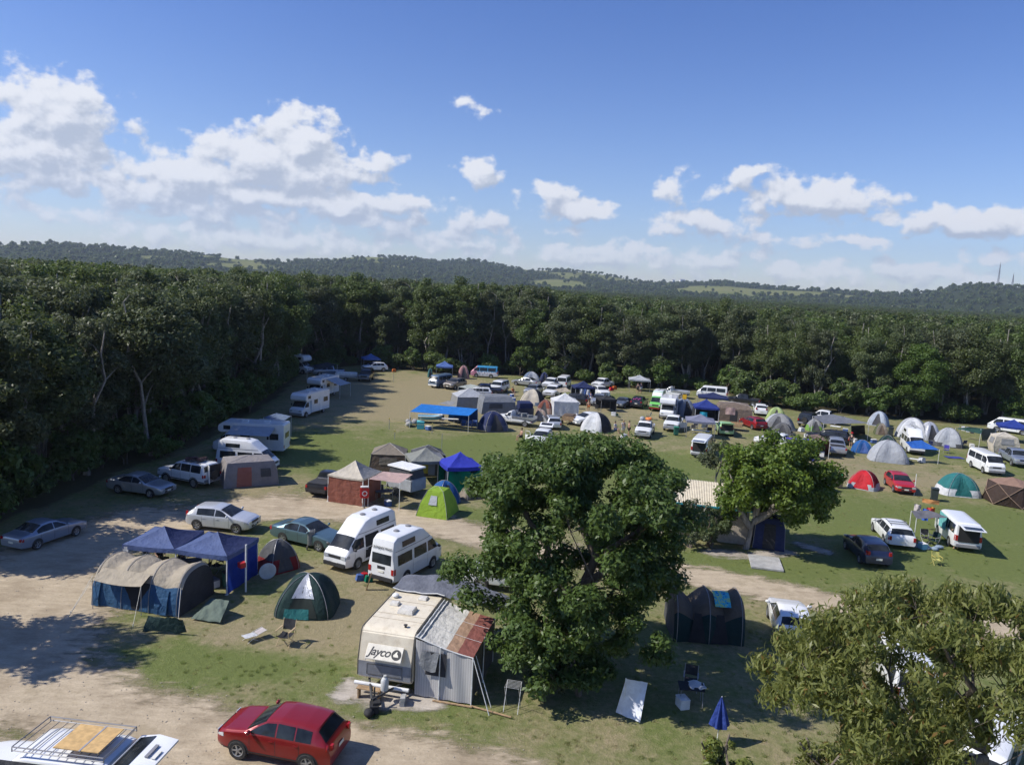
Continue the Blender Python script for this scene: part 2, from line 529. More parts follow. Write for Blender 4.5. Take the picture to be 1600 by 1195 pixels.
def dirt_sheet(name, paths, x0, x1, y0, y1, step, m, lift):
    X, Y = np.meshgrid(np.arange(x0, x1, step), np.arange(y0, y1, step))
    d = np.full(X.shape, -9.0)
    for path in paths:
        q = [(at(a, b), w) for a, b, w in path]
        for i in range(max(1, len(q) - 1)):
            (p, w0), (r, w1) = q[i], q[min(i + 1, len(q) - 1)]
            dx, dy = r.x - p.x, r.y - p.y
            t = np.clip(((X - p.x) * dx + (Y - p.y) * dy) / (dx * dx + dy * dy + 1e-9), 0, 1)
            w = w0 + (w1 - w0) * t
            d = np.maximum(d, 1 - np.hypot(X - p.x - t * dx, Y - p.y - t * dy) / w)
    Z = (vnoise(X * .12, Y * .12, 3, 3) - .5) * .06 - .02 + lift
    id_ = np.arange(X.size).reshape(X.shape)
    q = np.stack([id_[:-1, :-1], id_[:-1, 1:], id_[1:, 1:], id_[1:, :-1]], -1).reshape(-1, 4)
    keep = d.ravel()[q].max(1) > -.75
    me = fastmesh(name, np.stack([X, Y, Z], -1).reshape(-1, 3), q[keep], m, True)
    addattr(me, 'dirt', d)
    return struct(link(name, me))

def dirt_val(paths, X, Y):
    d = np.full(X.shape, -9.0)
    for path in paths:
        q = [(at(a, b), w) for a, b, w in path]
        for (p, w0), (r, w1) in zip(q, q[1:]):
            dx, dy = r.x - p.x, r.y - p.y
            t = np.clip(((X - p.x) * dx + (Y - p.y) * dy) / (dx * dx + dy * dy + 1e-9), 0, 1)
            d = np.maximum(d, 1 - np.hypot(X - p.x - t * dx, Y - p.y - t * dy) / (w0 + (w1 - w0) * t))
    return d

ROAD = [[(1700, 1000, 1.8), (1420, 962, 1.8), (1290, 938, 1.9), (1150, 910, 2.2), (1000, 886, 2.4), (880, 866, 2.5), (760, 836, 2.8), (640, 812, 2.9), (540, 797, 3.0), (430, 790, 3.6), (320, 806, 4.2), (200, 822, 4.5), (90, 868, 4.5), (20, 950, 4.5), (20, 1040, 3.6), (120, 1110, 3.0), (300, 1150, 2.8), (520, 1172, 2.4), (760, 1215, 2.2)],
        [(60, 900, 4), (100, 960, 3.0)], [(0, 1000, 5), (-150, 1000, 8)]]
dirt_sheet('dirt_road', ROAD, -50, 40, 16, 68, .45, dirt_mat('sandy_dirt', (.30, .24, .165), (.51, .425, .305), -.05, .55), .02)
dirt_sheet('sandy_patch', [[(540, 1085, .9), (560, 1075, 1.1), (600, 1090, 1.5), (680, 1098, .8)], [(1120, 862, 1.3), (1180, 868, 1.2), (1230, 862, .9)], [(1290, 862, .8), (1250, 850, .8)], [(540, 1062, .4), (548, 1070, .5)]],
           -12, 30, 22, 62, .35, dirt_mat('pale_sand', (.30, .265, .22), (.50, .45, .385), .1, .8), .026)
_sl = at(1196, 880)
_b = MB().box((0, 0, .04), (1.9, 2.3, .12))
slab = _b.build('concrete_slab', mat('weathered_concrete', (.36, .36, .35), .9, var=.2, nscale=2, dirt=.4), None, 30, .02)
slab.location = (_sl.x, _sl.y, 0); slab.rotation_euler.z = R(-12)
tag(slab, 'bare grey concrete slab lying in the grass beside the sandy track', 'concrete slab')

# hills: a terrain strip whose skyline follows the ridges
RIDGE = [(-300, 372), (-100, 376), (0, 378), (60, 375), (150, 380), (220, 386), (300, 391), (360, 399), (440, 405), (500, 403), (560, 397), (600, 398), (640, 401), (690, 407), (730, 403), (780, 411), (830, 419),
         (880, 419), (930, 424), (1000, 436), (1060, 439), (1130, 437), (1200, 445), (1290, 450), (1400, 456), (1450, 452), (1520, 441), (1560, 442), (1620, 445), (1750, 450), (1950, 455)]
ra = np.array([azel(*p)[0] for p in RIDGE]); re_ = np.array([azel(*p)[1] for p in RIDGE])
HA = np.radians(np.arange(-46, 46.01, .25)); HR = np.concatenate([np.arange(1250, 3000, 55), np.arange(3000, 4300, 130)])
A_, R_ = np.meshgrid(HA, HR)
RD = 2700 + 350 * np.sin(A_ * 5 + 1)
top = CAMH + RD * np.tan(np.interp(A_, ra, re_)) - 9
s_ = np.clip((R_ - 1350) / (RD - 1350), 0, 1)
HX, HY = R_ * np.sin(A_), R_ * np.cos(A_)
hn = vnoise(HX * .0035, HY * .0035, 11, 4)
HZ = top * (s_ * s_ * (3 - 2 * s_)) * (1 - .42 * (1 - s_) * np.clip(hn * 2 - .4, 0, 1.2)) + (hn - .5) * 26 * s_ * (1 - s_) * 2
HZ = np.where(R_ > RD, top - (R_ - RD) * .08, HZ) - .5
pn = vnoise(HX * .006 + 40, HY * .0032 + 9, 21, 3)
past = np.clip((pn - .565) / .05, 0, 1) * np.clip((s_ - .3) * 5, 0, 1)
past = np.maximum(past, np.clip(1.3 - np.hypot((np.degrees(A_) - 3.2) / 2.6, (s_ - .42) / .13), 0, 1))
past = np.maximum(past, np.clip(1.3 - np.hypot((np.degrees(A_) + 33) / 2.0, (s_ - .93) / .1), 0, 1))
hi_ = np.arange(A_.size).reshape(A_.shape)
hq = np.stack([hi_[:-1, :-1], hi_[:-1, 1:], hi_[1:, 1:], hi_[1:, :-1]], -1).reshape(-1, 4)
def hill_mat():
    m = bpy.data.materials.new('wooded_hills'); m.use_nodes = True
    t = NT(m.node_tree); b = m.node_tree.nodes['Principled BSDF']
    g = t.n('ShaderNodeNewGeometry').outputs['Position']
    n1 = t.noise(g, .03, 5, .7); n2 = t.noise(g, .006, 3, .6)
    wood = t.mix(n1, (.014, .022, .010), (.05, .062, .028))
    pas = t.mix(n2, (.11, .14, .045), (.20, .19, .085))
    t.set(b, 'Base Color', t.mix(t.ramp(t.math('ADD', t.attr('pasture'), t.math('MULTIPLY', t.math('SUBTRACT', n1, .5), .8)), .35, .65), wood, pas))
    b.inputs['Roughness'].default_value = 1; b.inputs['Specular IOR Level'].default_value = 0
    return m
hm = fastmesh('hills', np.stack([HX, HY, HZ], -1).reshape(-1, 3), hq, hill_mat(), True)
addattr(hm, 'pasture', past)
struct(link('hills', hm))

# ------------------------------------------------------------------ trees
def leaf_mat(name, lo, hi, trans=.28, rough=.5, odd=None):
    m = bpy.data.materials.new('foliage_' + name); m.use_nodes = True
    t = NT(m.node_tree); b = m.node_tree.nodes['Principled BSDF']
    gi = t.n('ShaderNodeNewGeometry'); oi = t.n('ShaderNodeObjectInfo')
    isl = gi.outputs['Random Per Island']
    c = t.mix(isl, lo, hi)
    c = t.mix(t.ramp(oi.outputs['Random'], .1, 1.0, 0, .9), c, t.mix(.35, (lo[0] * 1.35, lo[1] * 1.6, lo[2] * 1.3), (hi[0] * 1.30, hi[1] * 1.40, hi[2] * 1.0)))
    if odd:
        c = t.mix(t.math('GREATER_THAN', isl, .965), c, odd)
    t.set(b, 'Base Color', c)
    b.inputs['Roughness'].default_value = rough; b.inputs['Specular IOR Level'].default_value = .35
    tr = t.n('ShaderNodeBsdfTranslucent'); t.set(tr, 0, t.mix(.4, c, (hi[0] * 1.6, hi[1] * 1.7, hi[2])))
    mx = t.n('ShaderNodeMixShader'); mx.inputs[0].default_value = trans
    L = m.node_tree.links
    L.new(b.outputs[0], mx.inputs[1]); L.new(tr.outputs[0], mx.inputs[2]); L.new(mx.outputs[0], m.node_tree.nodes['Material Output'].inputs[0])
    return m

def unit(a):
    return a / np.maximum(np.linalg.norm(a, axis=1, keepdims=True), 1e-6)

def leaf_mesh(name, clumps, per, size, aspect, m, rs, droop=0.0, squash=.78, shell=.55, upn=.45):
    """clumps (k,4): x y z radius -> rhombic leaves spread through each clump"""
    clumps = np.asarray(clumps, float)
    w = (clumps[:, 3] ** 2); w = w / w.sum()
    n = int(per * len(clumps))
    ci = rs.choice(len(clumps), n, p=w)
    d = unit(rs.randn(n, 3))
    rr = (shell + (1 - shell) * rs.rand(n)) * np.where(rs.rand(n) < .25, rs.rand(n), 1)
    rr *= 1 + .25 * rs.randn(n) * .5
    off = d * rr[:, None] * clumps[ci, 3][:, None]
    off[:, 2] *= squash
    p = clumps[ci, :3] + off
    nrm = unit(d * .75 + rs.randn(n, 3) * .55 + np.array([0, 0, upn]))
    ax = unit(np.cross(nrm, rs.randn(n, 3)))
    if droop:
        ax = unit(ax * (1 - droop) + np.array([0, 0, -1]) * droop + rs.randn(n, 3) * .12)
    sd = unit(np.cross(nrm, ax)); nrm = np.cross(ax, sd)
    s = size * (.6 + .8 * rs.rand(n))[:, None]
    fold = nrm * s * .10
    v = np.empty((n, 4, 3))
    v[:, 0] = p - ax * s * .5
    v[:, 1] = p + sd * s * aspect * .5 + fold
    v[:, 2] = p + ax * s * .5 - nrm * s * .06
    v[:, 3] = p - sd * s * aspect * .5 + fold
    return fastmesh(name, v.reshape(-1, 3), np.arange(n * 4).reshape(n, 4), m)

def bark(name, lo, hi):
    m = bpy.data.materials.new('bark_' + name); m.use_nodes = True
    t = NT(m.node_tree); b = m.node_tree.nodes['Principled BSDF']
    o = t.n('ShaderNodeTexCoord').outputs['Object']
    n = t.noise(t.vec('MULTIPLY', o, (1, 1, .25)), 7, 5, .7)
    t.set(b, 'Base Color', t.mix(t.ramp(n, .3, .7), lo, hi)); b.inputs['Roughness'].default_value = .9
    bn = t.n('ShaderNodeBump'); bn.inputs['Strength'].default_value = .6; bn.inputs['Distance'].default_value = .03
    t.set(bn, 'Height', n); t.set(b, 'Normal', bn.outputs[0])
    return m
B_PALE = bark('pale', (.13, .115, .095), (.34, .31, .27))
B_BROWN = bark('brown', (.075, .058, .042), (.19, .155, .12))

def wood_mesh(name, m, trunks, clumps, rs, fork=.3, r0=.25, every=1, n=7):
    """trunks: list of polylines; a limb runs from the nearest low trunk point out to every clump"""
    b = MB()
    nodes = []
    for tr in trunks:
        k = len(tr)
        b.tube(tr, [max(.03, r0 * (1 - .75 * i / (k - 1))) for i in range(k)], n)
        nodes += [(Vector(p), max(.03, r0 * (1 - .75 * i / (k - 1)))) for i, p in enumerate(tr)]
    for i, c in enumerate(clumps):
        if i % every:
            continue
        q = Vector(c[:3])
        best = min(nodes, key=lambda nd: (nd[0] - q).length + (2.0 if nd[0].z > q.z - .2 else 0) + (1.5 if nd[0].z < fork else 0))
        p, r = best
        mid = p.lerp(q, .5) + Vector((rs.randn() * .15, rs.randn() * .15, .12 * (q - p).length))
        rr = min(r * .6, .03 + .02 * (q - p).length)
        b.tube([p, p.lerp(mid, .5), mid, q], [rr, rr * .8, rr * .6, .012], 5, False)
        nodes.append((mid, rr * .6))
    return b.mesh(name, m, 60)

def bend(rs, base, tip, k=6, w=.35):
    base, tip = Vector(base), Vector(tip)
    return [base.lerp(tip, i / (k - 1)) + Vector((rs.randn(), rs.randn(), 0)) * (w * math.sin(math.pi * i / (k - 1)) if 0 < i < k - 1 else 0) for i in range(k)]

def ell_clumps(rs, H, Rr, base, n, rc=(.16, .30), inner=.45, flat=1.0):
    out = []
    zc, rz = (H + base) / 2, (H - base) / 2
    while len(out) < n:
        d = rs.randn(3); d /= np.linalg.norm(d)
        if d[2] < -.55 and rs.rand() < .6:
            continue
        r = inner + (1 - inner) * rs.rand() ** .6
        r *= .82 + .3 * rs.rand()
        c = rs.uniform(*rc) * Rr
        out.append((d[0] * r * (Rr - c * .6), d[1] * r * (Rr - c * .6), zc + d[2] * r * (rz - c * .5), c))
    return out

L_OLIVE = leaf_mat('olive', (.046, .064, .022), (.128, .158, .055), .34)
L_GREY = leaf_mat('grey_olive', (.048, .060, .030), (.132, .150, .078), .32)
L_GREEN = leaf_mat('green', (.045, .070, .018), (.115, .165, .045), .32)
L_SHRUB = leaf_mat('shrub', (.055, .082, .022), (.14, .19, .055), .32)

def forest_tree(seed, H, Rr, base, ncl, m, per, size, aspect=.5, tw=1, droop=.15, bk=B_PALE, r0=.2, rc=(.2, .36)):
    rs = np.random.RandomState(seed)
    cl = ell_clumps(rs, H, Rr, base, ncl, rc=rc, inner=.35)
    tr = [bend(rs, (rs.randn() * .25 * (k > 0), rs.randn() * .25 * (k > 0), -.3), (rs.randn() * Rr * .3, rs.randn() * Rr * .3, H * rs.uniform(.72, .9)), 7, .3) for k in range(tw)]
    return (wood_mesh('trunk', bk, tr, cl, rs, base * .8, r0, 2, 6), leaf_mesh('crown', cl, per, size, aspect, m, rs, droop))

# nominal height 15 m
FT = [forest_tree(1, 15, 3.7, 1.2, 60, L_GREY, 300, .30, tw=2, r0=.15), forest_tree(2, 15, 4.3, 1.6, 64, L_OLIVE, 290, .31, tw=1),
      forest_tree(3, 15, 3.4, 1.0, 56, L_OLIVE, 300, .30, tw=2), forest_tree(4, 15, 4.6, .8, 64, L_GREEN, 290, .32, tw=1, bk=B_BROWN),
      forest_tree(5, 15, 4.0, 3.2, 50, L_GREY, 300, .30, tw=1), forest_tree(6, 15, 3.2, .8, 54, L_GREY, 310, .28, tw=3)]
SH = [forest_tree(21, 3.2, 2.0, .2, 26, L_SHRUB, 150, .30, tw=2, bk=B_BROWN, r0=.06), forest_tree(22, 4.2, 1.9, .2, 26, L_GREEN, 160, .32, tw=2, bk=B_BROWN, r0=.06), forest_tree(23, 2.2, 1.9, .0, 20, L_SHRUB, 160, .26, tw=2, bk=B_BROWN, r0=.05)]

rs = np.random.RandomState(77)
pts = []
xs = np.arange(-150, 190, 4.3)
for y in np.arange(22, 240, 4.3):
    X = xs + rs.uniform(-1.7, 1.7, xs.size); Y = y + rs.uniform(-1.7, 1.7, xs.size)
    ok = ~((X < -20) & (((Y > 30.0) & (Y < 36)) | ((Y > 43.5) & (Y < 47.5) & (edge_dist(X, Y) < 7)) | (Y < 25.5))) & ~inside(X, Y) & (edge_dist(X, Y) > np.where((X < -20) & (Y < 122), .7, 2.0)) & (np.abs(X) < Y * .80 + 14)
    pts += list(zip(X[ok], Y[ok]))
pts = np.array(pts)
ed = edge_dist(pts[:, 0], pts[:, 1])
dist = np.hypot(pts[:, 0], pts[:, 1])
key = ed * 1.0 + dist * .16
near = np.argsort(key)
vis = np.abs(pts[:, 0]) < pts[:, 1] * .70 + 4
near = [i for i in near if vis[i] or (ed[i] < 9 and pts[i, 1] < 62)]
pts = np.vstack([pts, [(-27.2, 29.0)]]); near = list(range(len(pts) - 1, len(pts))) + near
THINGS, REST = near[:285], set(range(len(pts))) - set(near[:285])

def plant(name, pair, loc, yaw, sc, label, cat, group):
    t = thing(name, loc, yaw, label, cat, group, sc)
    link('trunk', pair[0], t); link('crown', pair[1], t)
    return t

KINDTXT = {0: 'grey olive paperbark with pale split trunks', 1: 'tall olive gum tree with pale trunk', 2: 'slim olive gum tree with twin pale stems', 3: 'broad dark green tree with brown trunk', 4: 'high crowned grey green gum tree', 5: 'narrow many stemmed grey paperbark'}
for i in THINGS:
    x, y = pts[i]
    k = int(rs.choice(6, p=[.22, .2, .16, .14, .13, .15]))
    if k == 3 and x < -22 and rs.rand() < .7:
        k = 5
    hh = rs.uniform(.74, 1.12) if y > 70 else rs.uniform(.74, 1.04)
    if y > 100 and x < 12:
        hh *= 1.08
    if x > 40:
        hh *= .90
    if x < -20 and 50 < y < 125:
        hh = min(hh * 1.15, 1.10)
    if x < -34 and y < 55:
        hh *= .80
    if i == len(pts) - 1:
        hh = .88
    zone, grp = ('in the forest behind the parked motorhomes', 'forest behind the motorhomes') if x < -22 else (('in the forest beyond the far blue gazebos', 'forest beyond the far gazebos') if x < 28 else ('in the forest behind the grey dome tents', 'forest behind the dome tents'))
    wd = hh * rs.uniform(.85, 1.32)
    plant('forest_tree', FT[k], (x, y, 0), rs.uniform(0, 6.28), (wd, wd, hh), KINDTXT[k] + ' ' + zone, 'tree', grp + ', kind %s' % 'abcdef'[k])

# shrubs along the forest edge
bx = []
for i in range(len(BORDER) - 1):
    p, q = Vector(FIELD[i]), Vector(FIELD[i + 1])
    n = int((q - p).length / 1.7)
    for j in range(n):
        w = p.lerp(q, (j + rs.rand()) / max(1, n))
        bx.append(w)
nsh = 0
for w in bx:
    if not (abs(w.x) < w.y * .72 + 2) or nsh > 150:
        continue
    nsh += 1
    k = int(rs.choice(3))
    dirn = Vector((rs.randn(), rs.randn())) * .9
    o = Vector((w.x, w.y)) + dirn + (Vector((-1.6, .4)) if w.x < -22 and w.y < 125 else Vector((0, 1.6)))
    sc = rs.uniform(.75, 1.35)
    zone = 'under the forest behind the motorhomes' if w.x < -22 else ('along the forest edge beyond the far gazebos' if w.x < 28 else 'along the forest edge behind the grey dome tents')
    plant('shrub', SH[k], (o.x, o.y, 0), rs.uniform(0, 6.28), sc, ['rounded light green shrub ', 'tall dark green shrub ', 'low spreading light green shrub '][k] + zone, 'shrub', 'shrubs %s, %d' % (zone, k))

def scatter(name, P, S, T, protos):
    """one object: its points carry an instance of one of the protos each (stuff only)"""
    me = bpy.data.meshes.new(name)
    me.vertices.add(len(P)); me.vertices.foreach_set('co', np.asarray(P, np.float32).ravel())
    addattr(me, 'size', S); addattr(me, 'pick', T); addattr(me, 'turn', np.random.RandomState(5).rand(len(P)) * 6.28)
    o = link(name, me)
    ng = bpy.data.node_groups.new(name, 'GeometryNodeTree')
    ng.interface.new_socket('Geometry', in_out='INPUT', socket_type='NodeSocketGeometry')
    ng.interface.new_socket('Geometry', in_out='OUTPUT', socket_type='NodeSocketGeometry')
    t = NT(ng)
    gi, go = t.n('NodeGroupInput'), t.n('NodeGroupOutput')
    def na(nm):
        a = t.n('GeometryNodeInputNamedAttribute', _data_type='FLOAT'); a.inputs['Name'].default_value = nm
        return a.outputs[0]
    join = t.n('GeometryNodeJoinGeometry')
    mp = t.n('GeometryNodeMeshToPoints'); ng.links.new(gi.outputs[0], mp.inputs[0])
    pick = na('pick')
    cx = t.n('ShaderNodeCombineXYZ'); t.set(cx, 2, na('turn'))
    for k, po in enumerate(protos):
        inst = t.n('GeometryNodeInstanceOnPoints')
        oi = t.n('GeometryNodeObjectInfo'); oi.inputs['Object'].default_value = po
        cmpn = t.n('FunctionNodeCompare', _data_type='FLOAT', _operation='EQUAL')
        ng.links.new(pick, cmpn.inputs[0]); cmpn.inputs[1].default_value = k; cmpn.inputs['Epsilon'].default_value = .1
        ng.links.new(mp.outputs[0], inst.inputs['Points']); ng.links.new(cmpn.outputs[0], inst.inputs['Selection'])
        ng.links.new(oi.outputs['Geometry'], inst.inputs['Instance'])
        t.set(inst, 'Rotation', cx.outputs[0]); t.set(inst, 'Scale', na('size'))
        ng.links.new(inst.outputs[0], join.inputs[0])
    ng.links.new(join.outputs[0], go.inputs[0])
    md = o.modifiers.new('scatter', 'NODES'); md.node_group = ng
    o['kind'] = 'stuff'
    return o

def proto(me):
    return bpy.data.objects.new('forest_proto', me)

PF = []
for k, (sd_, Rr, base, m) in enumerate(((51, 4.4, 3, L_GREY), (52, 4.8, 3, L_OLIVE), (53, 4.2, 2, L_OLIVE), (54, 5.0, 2, L_GREEN))):
    r2 = np.random.RandomState(sd_)
    PF.append(proto(leaf_mesh('crown', ell_clumps(r2, 15, Rr, base, 26, (.20, .36), .4), 150, .52, .6, m, r2, .1)))
P, S = [], []
for i in REST:
    if abs(pts[i, 0]) < pts[i, 1] * .8 + 10:
        P.append((pts[i, 0], pts[i, 1], -.3)); S.append(rs.uniform(.86, 1.1) * (1.05 if pts[i, 0] < 12 else .92))
y = 240.0
while y < 1500:
    sp = 5.2 + (y - 240) * .012
    X = np.arange(-y * .82 - 10, y * .82 + 10, sp); X = X + rs.uniform(-.4, .4, X.size) * sp
    for x in X:
        P.append((x, y + rs.uniform(-.4, .4) * sp, -.3)); S.append(rs.uniform(.80, 1.02) * (.98 if x < 40 else .88))
    y += sp
scatter('forest', P, S, rs.randint(0, 4, len(P)), PF)['label'] = 'unbroken grey green forest stretching over the plain to the hills'

PH = []
for k in range(2):
    r2 = np.random.RandomState(60 + k)
    PH.append(proto(leaf_mesh('crown', ell_clumps(r2, 13, 6.0, 0, 14, (.3, .5), .3), 14, 3.2, .8, L_OLIVE, r2, 0)))
n = 15000
ia, ir = rs.randint(0, A_.shape[1] - 1, n), (rs.rand(n) ** .7 * (A_.shape[0] - 1)).astype(int)
ok = (past[ir, ia] < .4) & (R_[ir, ia] < RD[ir, ia] + 120) | (rs.rand(n) < .04)
ia, ir = ia[ok], ir[ok]
jx, jy = rs.uniform(-22, 22, len(ia)), rs.uniform(-22, 22, len(ia))
scatter('hill_woodland', np.stack([HX[ir, ia] + jx, HY[ir, ia] + jy, HZ[ir, ia] - 1.5], -1), rs.uniform(.3, 1.0, len(ia)) + .45 * rs.rand(len(ia)) ** 4, rs.randint(0, 2, len(ia)), PH)

# grass tufts and trampled litter over the near ground
def blades(name, n, h, spread, m, seed):
    r = np.random.RandomState(seed)
    p = r.uniform(-spread, spread, (n, 2)); a = r.uniform(0, 6.28, n); hh = h * r.uniform(.5, 1.1, n); w = .012 + .012 * r.rand(n)
    v = np.zeros((n, 4, 3)); ln = r.uniform(-.6, .6, (n, 2)) * hh[:, None]
    for k, s in ((0, -1), (1, 1)):
        v[:, k, 0] = p[:, 0] + np.cos(a) * w * s; v[:, k, 1] = p[:, 1] + np.sin(a) * w * s; v[:, k, 2] = -.03
    for k, s in ((2, .25), (3, -.25)):
        v[:, k, 0] = p[:, 0] + np.cos(a) * w * s + ln[:, 0]; v[:, k, 1] = p[:, 1] + np.sin(a) * w * s + ln[:, 1]; v[:, k, 2] = hh
    return proto(fastmesh(name, v.reshape(-1, 3), np.arange(n * 4).reshape(n, 4), m))
TF = [blades('grass_tuft', 34, .16, .20, leaf_mat('grass', (.10, .13, .04), (.20, .23, .08), .45), 1), blades('grass_tuft', 26, .12, .22, leaf_mat('straw', (.15, .12, .06), (.34, .28, .15), .25), 2), blades('grass_tuft', 40, .20, .16, leaf_mat('lush', (.045, .075, .016), (.11, .145, .035), .3), 3)]
n = 7000
Y = 22 + 58 * rs.rand(n) ** 1.5; X = (rs.rand(n) * 2 - 1) * (Y * .72 + 3)
cl_ = vnoise(X * .35, Y * .35, 91, 3)
ok = inside(X, Y) & (dirt_val(ROAD, X, Y) + (vnoise(X * .9, Y * .9, 44, 3) - .5) * 1.2 < -.02) & (rs.rand(n) < cl_ * 1.7 - .35)
X, Y = X[ok], Y[ok]
gsel = vnoise(X * .11, Y * .11, 93, 3) + (rs.rand(len(X)) - .5) * .5
scatter('grass', np.stack([X, Y, (vnoise(X * .12, Y * .12, 3, 3) - .5) * .06 - .02], -1), rs.uniform(.3, .62, len(X)), np.where(gsel > .56, 1, 0), TF)
PB = MB().ball((0, 0, 0), (.06, .05, .03), 6, 4).mesh('pebble', mat('pebble', (.36, .32, .26), .9, var=.3), 60)
n = 5000
Y = 20 + 40 * rs.rand(n) ** 1.4; X = (rs.rand(n) * 2 - 1) * (Y * .72 + 3)
ok = inside(X, Y) & (dirt_val(ROAD, X, Y) > .05); X, Y = X[ok], Y[ok]
scatter('gravel', np.stack([X, Y, (vnoise(X * .12, Y * .12, 3, 3) - .5) * .06 + .01], -1), rs.uniform(.15, .6, len(X)), np.zeros(len(X)), [proto(PB)])
# ------------------------------------------------------------------ vehicles
PLACEHOLD = mat('paint_any', (.5, .5, .5), .3, coat=.6)
class Loft:
    """a car body given by its side profile; every panel, pane and lamp is laid on the same surface"""
    def __init__(s, L, Wd, top, belt, zbot=.24, roofw=.76, hoodw=.90, nose=.13, tail=.07, sharp=8, lift=.10):
        s.L, s.W, s.belt, s.zbot, s.roofw, s.hoodw, s.nose, s.tail, s.sharp, s.lift = L, Wd, belt, zbot, roofw, hoodw, nose, tail, sharp, lift
        t = sorted(top)
        s.tx = np.array([a for a, b in t]); s.tz = np.array([b for a, b in t])
        s.x0, s.x1 = s.tx[0], s.tx[-1]
    def zt(s, x):
        return float(np.interp(x, s.tx, s.tz))
    def sec(s, x):
        u = (x - (s.x0 + s.x1) / 2) / ((s.x1 - s.x0) / 2)
        plan = 1 - (s.nose if u > 0 else s.tail) * abs(u) ** s.sharp
        wb = s.W / 2 * plan
        zt = s.zt(x)
        zb = min(s.belt, zt - .07)
        t = min(1, max(0, (zt - zb - .07) / .30))
        wt = wb * (s.hoodw * (1 - t) + s.roofw * t)
        lo = s.zbot + s.lift * abs(u) ** 10
        r = .03 + .05 * t
        pts = [(0, zt + .012), (.55 * wt, zt + .004), (.86 * wt, zt - .22 * r), (.97 * wt, zt - .6 * r), (wt * 1.005, zt - 1.15 * r)]
        for q in (.33, .66):
            pts.append((wt + (wb * .985 - wt) * q + .012 * t, (zt - 1.15 * r) * (1 - q) + zb * q))
        pts += [(wb * .985, zb), (wb, zb - .06), (wb * 1.002, zb * .62 + lo * .38), (wb * .99, zb * .35 + lo * .65), (wb * .965, lo + .05), (wb * .90, lo), (0, lo)]
        return pts
    def yz(s, x, z):
        p = s.sec(x)[4:13]
        zz = [b for a, b in p][::-1]; yy = [a for a, b in p][::-1]
        return float(np.interp(z, zz, yy))
    def body(s):
        xs = sorted(set(list(np.round(np.linspace(s.x0, s.x1, 34), 3)) + [round(float(a), 3) for a in s.tx]), reverse=True)
        P = []
        for x in xs:
            p = s.sec(x)
            P.append([(x, a, z) for a, z in p] + [(x, -a, z) for a, z in p[::-1][1:]])
        b = MB(); b.grid(P)
        n = len(P[0])
        b.add(P[0][:-1], [tuple(range(n - 1))]); b.add(P[-1][:-1], [tuple(range(n - 1))[::-1]])
        return b
    def side(s, b, xa, xb, za, zb, sg, off=.006, nx=8, nz=3):
        """side patch between x and z limits (z limits may be functions of x)"""
        fa = za if callable(za) else (lambda x: za)
        fb = zb if callable(zb) else (lambda x: zb)
        P = []
        for x in np.linspace(xa, xb, nx):
            lo, hi = fa(x), max(fa(x) + .004, fb(x))
            P.append([(x, sg * (s.yz(x, z) + off), z) for z in np.linspace(lo, hi, nz)])
        b.grid(P)
    def topz(s, b, xa, xb, v0=0.0, v1=3.2, off=.006, nx=5, shrink=0):
        """panes on the upper surface from x=xa to xb, over both halves of the section up to index v1"""
        P = []
        for x in np.linspace(xa, xb, nx):
            p = s.sec(x); row = []
            for v in np.linspace(0, v1, 6):
                i = min(int(v), len(p) - 2); f = v - i
                row.append((p[i][0] * (1 - f) + p[i + 1][0] * f, p[i][1] * (1 - f) + p[i + 1][1] * f))
            sl = (s.zt(x + .02) - s.zt(x - .02)) / .04
            nx_, nz_ = -sl / math.hypot(1, sl), 1 / math.hypot(1, sl)
            P.append([(x + nx_ * off, -a, z + nz_ * off) for a, z in row[::-1]] + [(x + nx_ * off, a, z + nz_ * off) for a, z in row[1:]])
        b.grid(P)
    def arch(s, b, xc, zc, r, sg, off=.007, n=18):
        pts = [(xc, sg * (s.yz(xc, zc) + off), zc)]
        for k in range(n + 1):
            a = -.25 + (math.pi + .5) * k / n
            x, z = xc + r * math.cos(a), max(s.zbot * .8, zc + r * math.sin(a))
            pts.append((x, sg * (s.yz(x, z) + off), z))
        b.add(pts, [(0, k + 1, k + 2) for k in range(n)])

def wheel_meshes(r, w, spokes=True):
    t = MB(); t.lathe([(r * .62, -w / 2), (r * .93, -w / 2), (r, -w * .3), (r, w * .3), (r * .93, w / 2), (r * .62, w / 2), (r * .60, w * .30), (.01, w * .28)], axis='Y', n=22)
    m = MB(); m.lathe([(r * .66, w * .42), (r * .62, w * .50), (r * .56, w * .46), (r * .54, w * .31)], axis='Y', n=22)
    m.lathe([(r * .16, w * .31), (r * .16, w * .47), (.005, w * .48)], axis='Y', n=12)
    for k in range(5 if spokes else 9):
        a = 2 * math.pi * k / (5 if spokes else 9)
        m.box((r * .36 * math.cos(a), w * .40, r * .36 * math.sin(a)), (r * .46, w * .10, r * (.17 if spokes else .2)), (0, -a, 0))
    return t.mesh('wheel', TYRE, 40), m.mesh('rim', RIM, 30)

class Tmpl:
    """parts of one kind of vehicle: (name, mesh, parent index, location, rotation z, recolour)"""
    def __init__(s):
        s.p = []
    def add(s, name, me, parent=-1, loc=(0, 0, 0), rz=0.0, paint=False):
        s.p.append((name, me, parent, loc, rz, paint))
        return len(s.p) - 1
    def place(s, root, pm=None, tiny=False):
        out = []
        for (name, me, par, loc, rz, pt) in s.p:
            o = link(name, me, root if par < 0 else out[par])
            o.location = loc; o.rotation_euler.z = rz
            if pt and pm is not None:
                setattr(o.material_slots[0], 'link', 'OBJECT'); o.material_slots[0].material = pm
            out.append(o)
        return out

